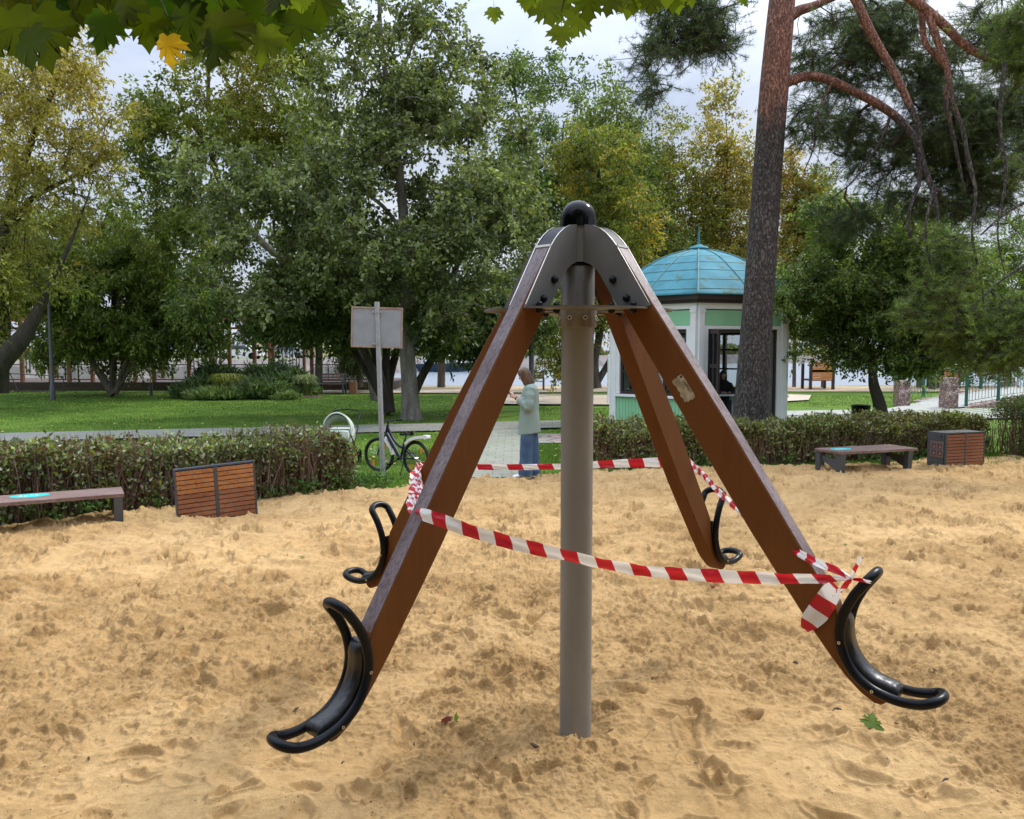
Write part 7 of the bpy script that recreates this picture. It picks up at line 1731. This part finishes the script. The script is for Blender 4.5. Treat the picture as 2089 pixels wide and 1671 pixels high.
# ================================================================ JUNIPER BED
def shrub(name, label, px, py, rx, ry, d, n, seed, cols, kind='needle', cat='shrub', ll=.26):
    rng = np.random.default_rng(seed); c = W(px, py, d); s = d/F; t_ = thing(name, label, cat, (c.x, c.y, 0), 'shrubs in the juniper bed')
    rxm, rym = rx*s, ry*s*.75; c.z -= .10
    if kind == 'grass':
        m = n; a = rng.random(m)*2*np.pi; b0 = np.c_[c.x+rng.normal(size=m)*rxm*.15, c.y+rng.normal(size=m)*rxm*.15, np.zeros(m)]
        out_ = np.c_[np.cos(a), np.sin(a)]*rxm*(.3+.7*rng.random((m, 1))); H = (c.z+rym)*(.75+.35*rng.random(m))
        p1 = b0+np.c_[out_*.35, H*.7]; p2 = b0+np.c_[out_*.8, H]; p3 = b0+np.c_[out_*1.1, H*.78]
        wv = unit(np.cross(np.c_[out_, np.zeros(m)], [0, 0, 1.]))*.014
        V = np.stack([b0-wv, b0+wv, p1-wv, p1+wv, p2-wv*.8, p2+wv*.8, p3, p3], 1).reshape(-1, 3); k = np.arange(m)[:, None]*8
        Fc = np.concatenate([k+np.array([0, 1, 3, 2]), k+np.array([2, 3, 5, 4]), k+np.array([4, 5, 7, 6])]); T = np.repeat(np.array(cols)[rng.integers(0, len(cols), m), :3], 8, axis=0)
        np_mesh('blades', V, Fc, M_BLADE, t_, tint=T)
    else:
        a = rng.random(n)*2*np.pi; r = rng.random(n)**.5; hz = (c.z+rym)*np.sqrt(np.clip(1-r**2*.92, 0, 1)); z = hz*(1-rng.random(n)**2*.8); P = np.c_[c.x+np.cos(a)*r*rxm, c.y+np.sin(a)*r*rxm*.8, z]
        P[:, 2] *= .55+.8*vnoise(P[:, 0]*2.4, P[:, 1]*2.4, seed); P += rng.normal(size=(n, 3))*np.array([.14, .12, .05]); P[:, 2] = np.abs(P[:, 2])*np.where(rng.random(n) < .14, 1.28, 1); D = np.c_[np.cos(a), np.sin(a), .5+rng.random(n)*.8]+rng.normal(size=(n, 3))*.5; cc = np.array(cols, float); cl = cc[rng.choice(len(cc), n, p=cc[:, 3]/cc[:, 3].sum()), :3]*(.65+.7*vnoise(P[:, 0]*3, P[:, 2]*4, seed+1)[:, None])
        V, Fc, T = leaves_mesh(P, D, ll*(.6+.8*rng.random(n)), ll*.28*(.7+.6*rng.random(n)), cl, rng, .5); np_mesh('foliage', V, Fc, M_HLEAF, t_, tint=T)
JN = [(.13, .20, .085, 3), (.18, .26, .11, 2), (.09, .14, .06, 2)]; JP = [(.17, .25, .09, 3), (.23, .30, .12, 2), (.12, .18, .07, 1)]
d = 33.0
mb = MB(); s = d/F
mb.lathe([(4.9, -.03), (4.4, .07), (2.5, .16), (0, .2)], (0, 0, 0), 40, caps=False); mb.xf(Matrix.Translation(((505-CX)*s, d+.6, 0)) @ Matrix.Diagonal((.62, .4, 1, 1))); o = build('planting_bed', mb, M_SOIL, None, smooth=True); o['kind'] = 'structure'
shrub('juniper', 'low spreading juniper at the left end of the bed', 410, 792, 45, 14, d, 9000, 401, JN)
shrub('juniper', 'pale low creeping juniper at the front left of the bed', 450, 803, 55, 8, d-1, 7000, 402, JP)
shrub('juniper', 'dark rounded juniper behind the yellow grass', 440, 770, 50, 18, d+1, 9000, 403, JN)
shrub('juniper', 'wide blue green juniper in the middle of the bed', 535, 795, 60, 18, d-.5, 12000, 404, JN)
shrub('juniper', 'tall dark juniper at the back of the bed', 545, 765, 55, 20, d+1.2, 11000, 405, JN)
shrub('juniper', 'dark rounded juniper beside the right-hand pale grass', 592, 775, 42, 20, d+.6, 9000, 406, JN)
shrub('ornamental_grass', 'bright yellow green arching grass in the left half of the bed', 462, 782, 33, 28, d-.3, 1600, 407, [(.30, .34, .06, 1), (.22, .28, .05, 1), (.38, .38, .10, 1)], 'grass', 'grass clump')
shrub('ornamental_grass', 'pale feathery grass at the right end of the bed', 620, 785, 26, 30, d, 1300, 408, [(.20, .25, .10, 1), (.28, .30, .15, 1), (.14, .19, .07, 1)], 'grass', 'grass clump')
shrub('hosta', 'small bright leafy plant at the bed edge', 585, 806, 16, 5, d-1.5, 900, 409, [(.16, .24, .08, 3), (.20, .28, .10, 1)], 'leaf', 'plant', .16)
# willow-like hanging foliage and bank shrubs
shrub_g = [(.10, .13, .05, 3), (.14, .17, .07, 2)]
d = 37
tree('willow', 'small pale green willow hanging beside the pergola end', [st_([(735, 790, 14), (730, 720, 10), (715, 670, 6)], d)], [bl(715, 700, 35, 35, d, .9), bl(740, 720, 30, 40, d, .9), bl(700, 735, 22, 25, d, .6)], 120, 501, M_BK_B, dict(twigs=7, per=22, tw_len=.7, leaf_l=.16, leaf_w=.03, cols=shrub_g, up=-.6, droop=-.6, up_bias=0), droop=.8)
# far wood across the river (reads as one mass)
rng = np.random.default_rng(88); n = 42000; px = rng.uniform(-300, 2500, n); d_ = rng.uniform(215, 235, n); top = 700+18*vnoise(px*.012, px*0, 4)+10*vnoise(px*.05, px*0, 5)
top = np.where((px > 480) & (px < 690), 742, top); py = 748-(748-top)*rng.random(n)**.7
X_ = (px-CX)/F*d_; Z_ = CAMH+(HOR-py)/F*d_; P = np.c_[X_, d_, Z_]; c = np.array([(.06, .085, .035), (.09, .11, .045), (.14, .13, .05)])[rng.integers(0, 3, n)]*(.6+.8*vnoise(px*.04, py*.1, 6)[:, None])
V, Fc, T = leaves_mesh(P, rng.normal(size=(n, 3)), np.full(n, 1.3), np.full(n, .9), c, rng, .5); tag(np_mesh('far_wood', V, Fc, M_LEAFM, None, tint=T), 'distant belt of trees along the far bank', 'wood', kind='stuff')

# ================================================================ BITS ON THE SAND
def sand_leaf(label, px, py, s, col, seed, group=None, flat=.8, cat='leaf'):
    rng = np.random.default_rng(seed); g = G(px, py, 0.0); g.z = max(sand_z(g.x, g.y), -.01)+.012; V, Fc, T = maple_leaves([tuple(g)], [(rng.normal(), rng.normal(), .35*(1-flat)+.1)], [(rng.normal()*.4, -.8*(1-flat)+rng.normal()*.2, 1)], [s], [col], rng, True)
    V = V-np.array([g.x, g.y, g.z]); o = np_mesh('fallen_leaf', V, Fc, M_MAPLE, None, tint=T); o.location = g; tag(o, label, cat, group)
sand_leaf('green maple leaf lying on the sand below the right seat', 1780, 1508, .095, (.09, .16, .03), 1, flat=.2)
sand_leaf('green upright leaf scrap on the sand left of the post foot', 927, 1484, .05, (.08, .15, .03), 2, flat=0)
sand_leaf('dark red crumpled leaf on the sand left of the post foot', 908, 1490, .055, (.11, .025, .02), 3, flat=.6)
sand_leaf('faded red leaf on the sand under the front tape', 1466, 1196, .08, (.28, .10, .08), 4, flat=.9)
sand_leaf('small green leaf on the sand beyond the near left seat', 617, 1138, .05, (.12, .17, .05), 5, flat=.6)
sand_leaf('dried curled brown leaf on the sand at right', 1897, 1378, .055, (.10, .06, .05), 6, flat=.3)
sand_leaf('small green leaf on the far sand right of the tape knot', 1727, 1121, .05, (.12, .18, .06), 7, flat=.6)
rng = np.random.default_rng(90)
spots = [(1820, 1227, 'behind the near right seat'), (1768, 1256, 'just left of the near right seat top'), (1930, 1608, 'in the bottom right corner of the sand'), (1330, 1400, 'right of the post at seat height'), (375, 1295, 'far left of the near left seat'), (1100, 1165, 'left of the post under the sagging tape'), (1623, 1344, 'left of the near right beam end'), (1708, 1445, 'directly below the near right seat'), (1828, 1482, 'beside the green maple leaf'), (180, 1540, 'in the lower left of the sand'), (605, 1448, 'above the tip of the near left seat'), (1090, 1540, 'in front of the post foot'), (700, 1560, 'below the near left seat'), (1420, 1580, 'in front of the post on its right'), (845, 1515, 'between the near left seat and the red leaf')]
M_TWIG = mat('dry_bark', (.07, .045, .03), .9, (.12, .08, .05), 30, .5, 80)
mb = MB(); mb.tube([(-.016, 0, 0), (-.006, .005, .004), (.006, .002, .006), (.016, -.004, .001)], [.002, .006, .005, .0015], 5)
b0 = None
for i, (px, py, where) in enumerate(spots):
    g = G(px, py); g.z = sand_z(g.x, g.y)+.003
    if b0 is None: b0 = build('bark_chip', mb, M_TWIG, None); o = b0
    else: o = b0.copy(); COL.objects.link(o)
    o.location = g; o.rotation_euler = (rng.uniform(-.4, .4), rng.uniform(-.4, .4), rng.uniform(0, 6.28)); s = rng.uniform(.7, 1.5); o.scale = (s, s, s)
    tag(o, 'small dark bark chip on the sand '+where, 'bark chip', 'bark chips scattered on the sand')

# unseen ring of dark leaves behind the viewer, added to darken camera-facing surfaces
rng = np.random.default_rng(99); n = 26000; a = rng.uniform(R_(165), R_(375), n); r = rng.uniform(13, 17, n); z = rng.random(n)*6.5
c = np.array([(.05, .085, .02), (.035, .06, .014)])[rng.integers(0, 2, n)]
V, Fc, T = leaves_mesh(np.c_[r*np.cos(a), r*np.sin(a)-1.5, z], rng.normal(size=(n, 3)), np.full(n, .55), np.full(n, .4), c, rng, .5)
tag(np_mesh('shade_belt', V, Fc, M_LEAFM, None, tint=T), 'unseen belt of leaves added behind the viewer to darken camera-facing surfaces', 'wood', kind='stuff')
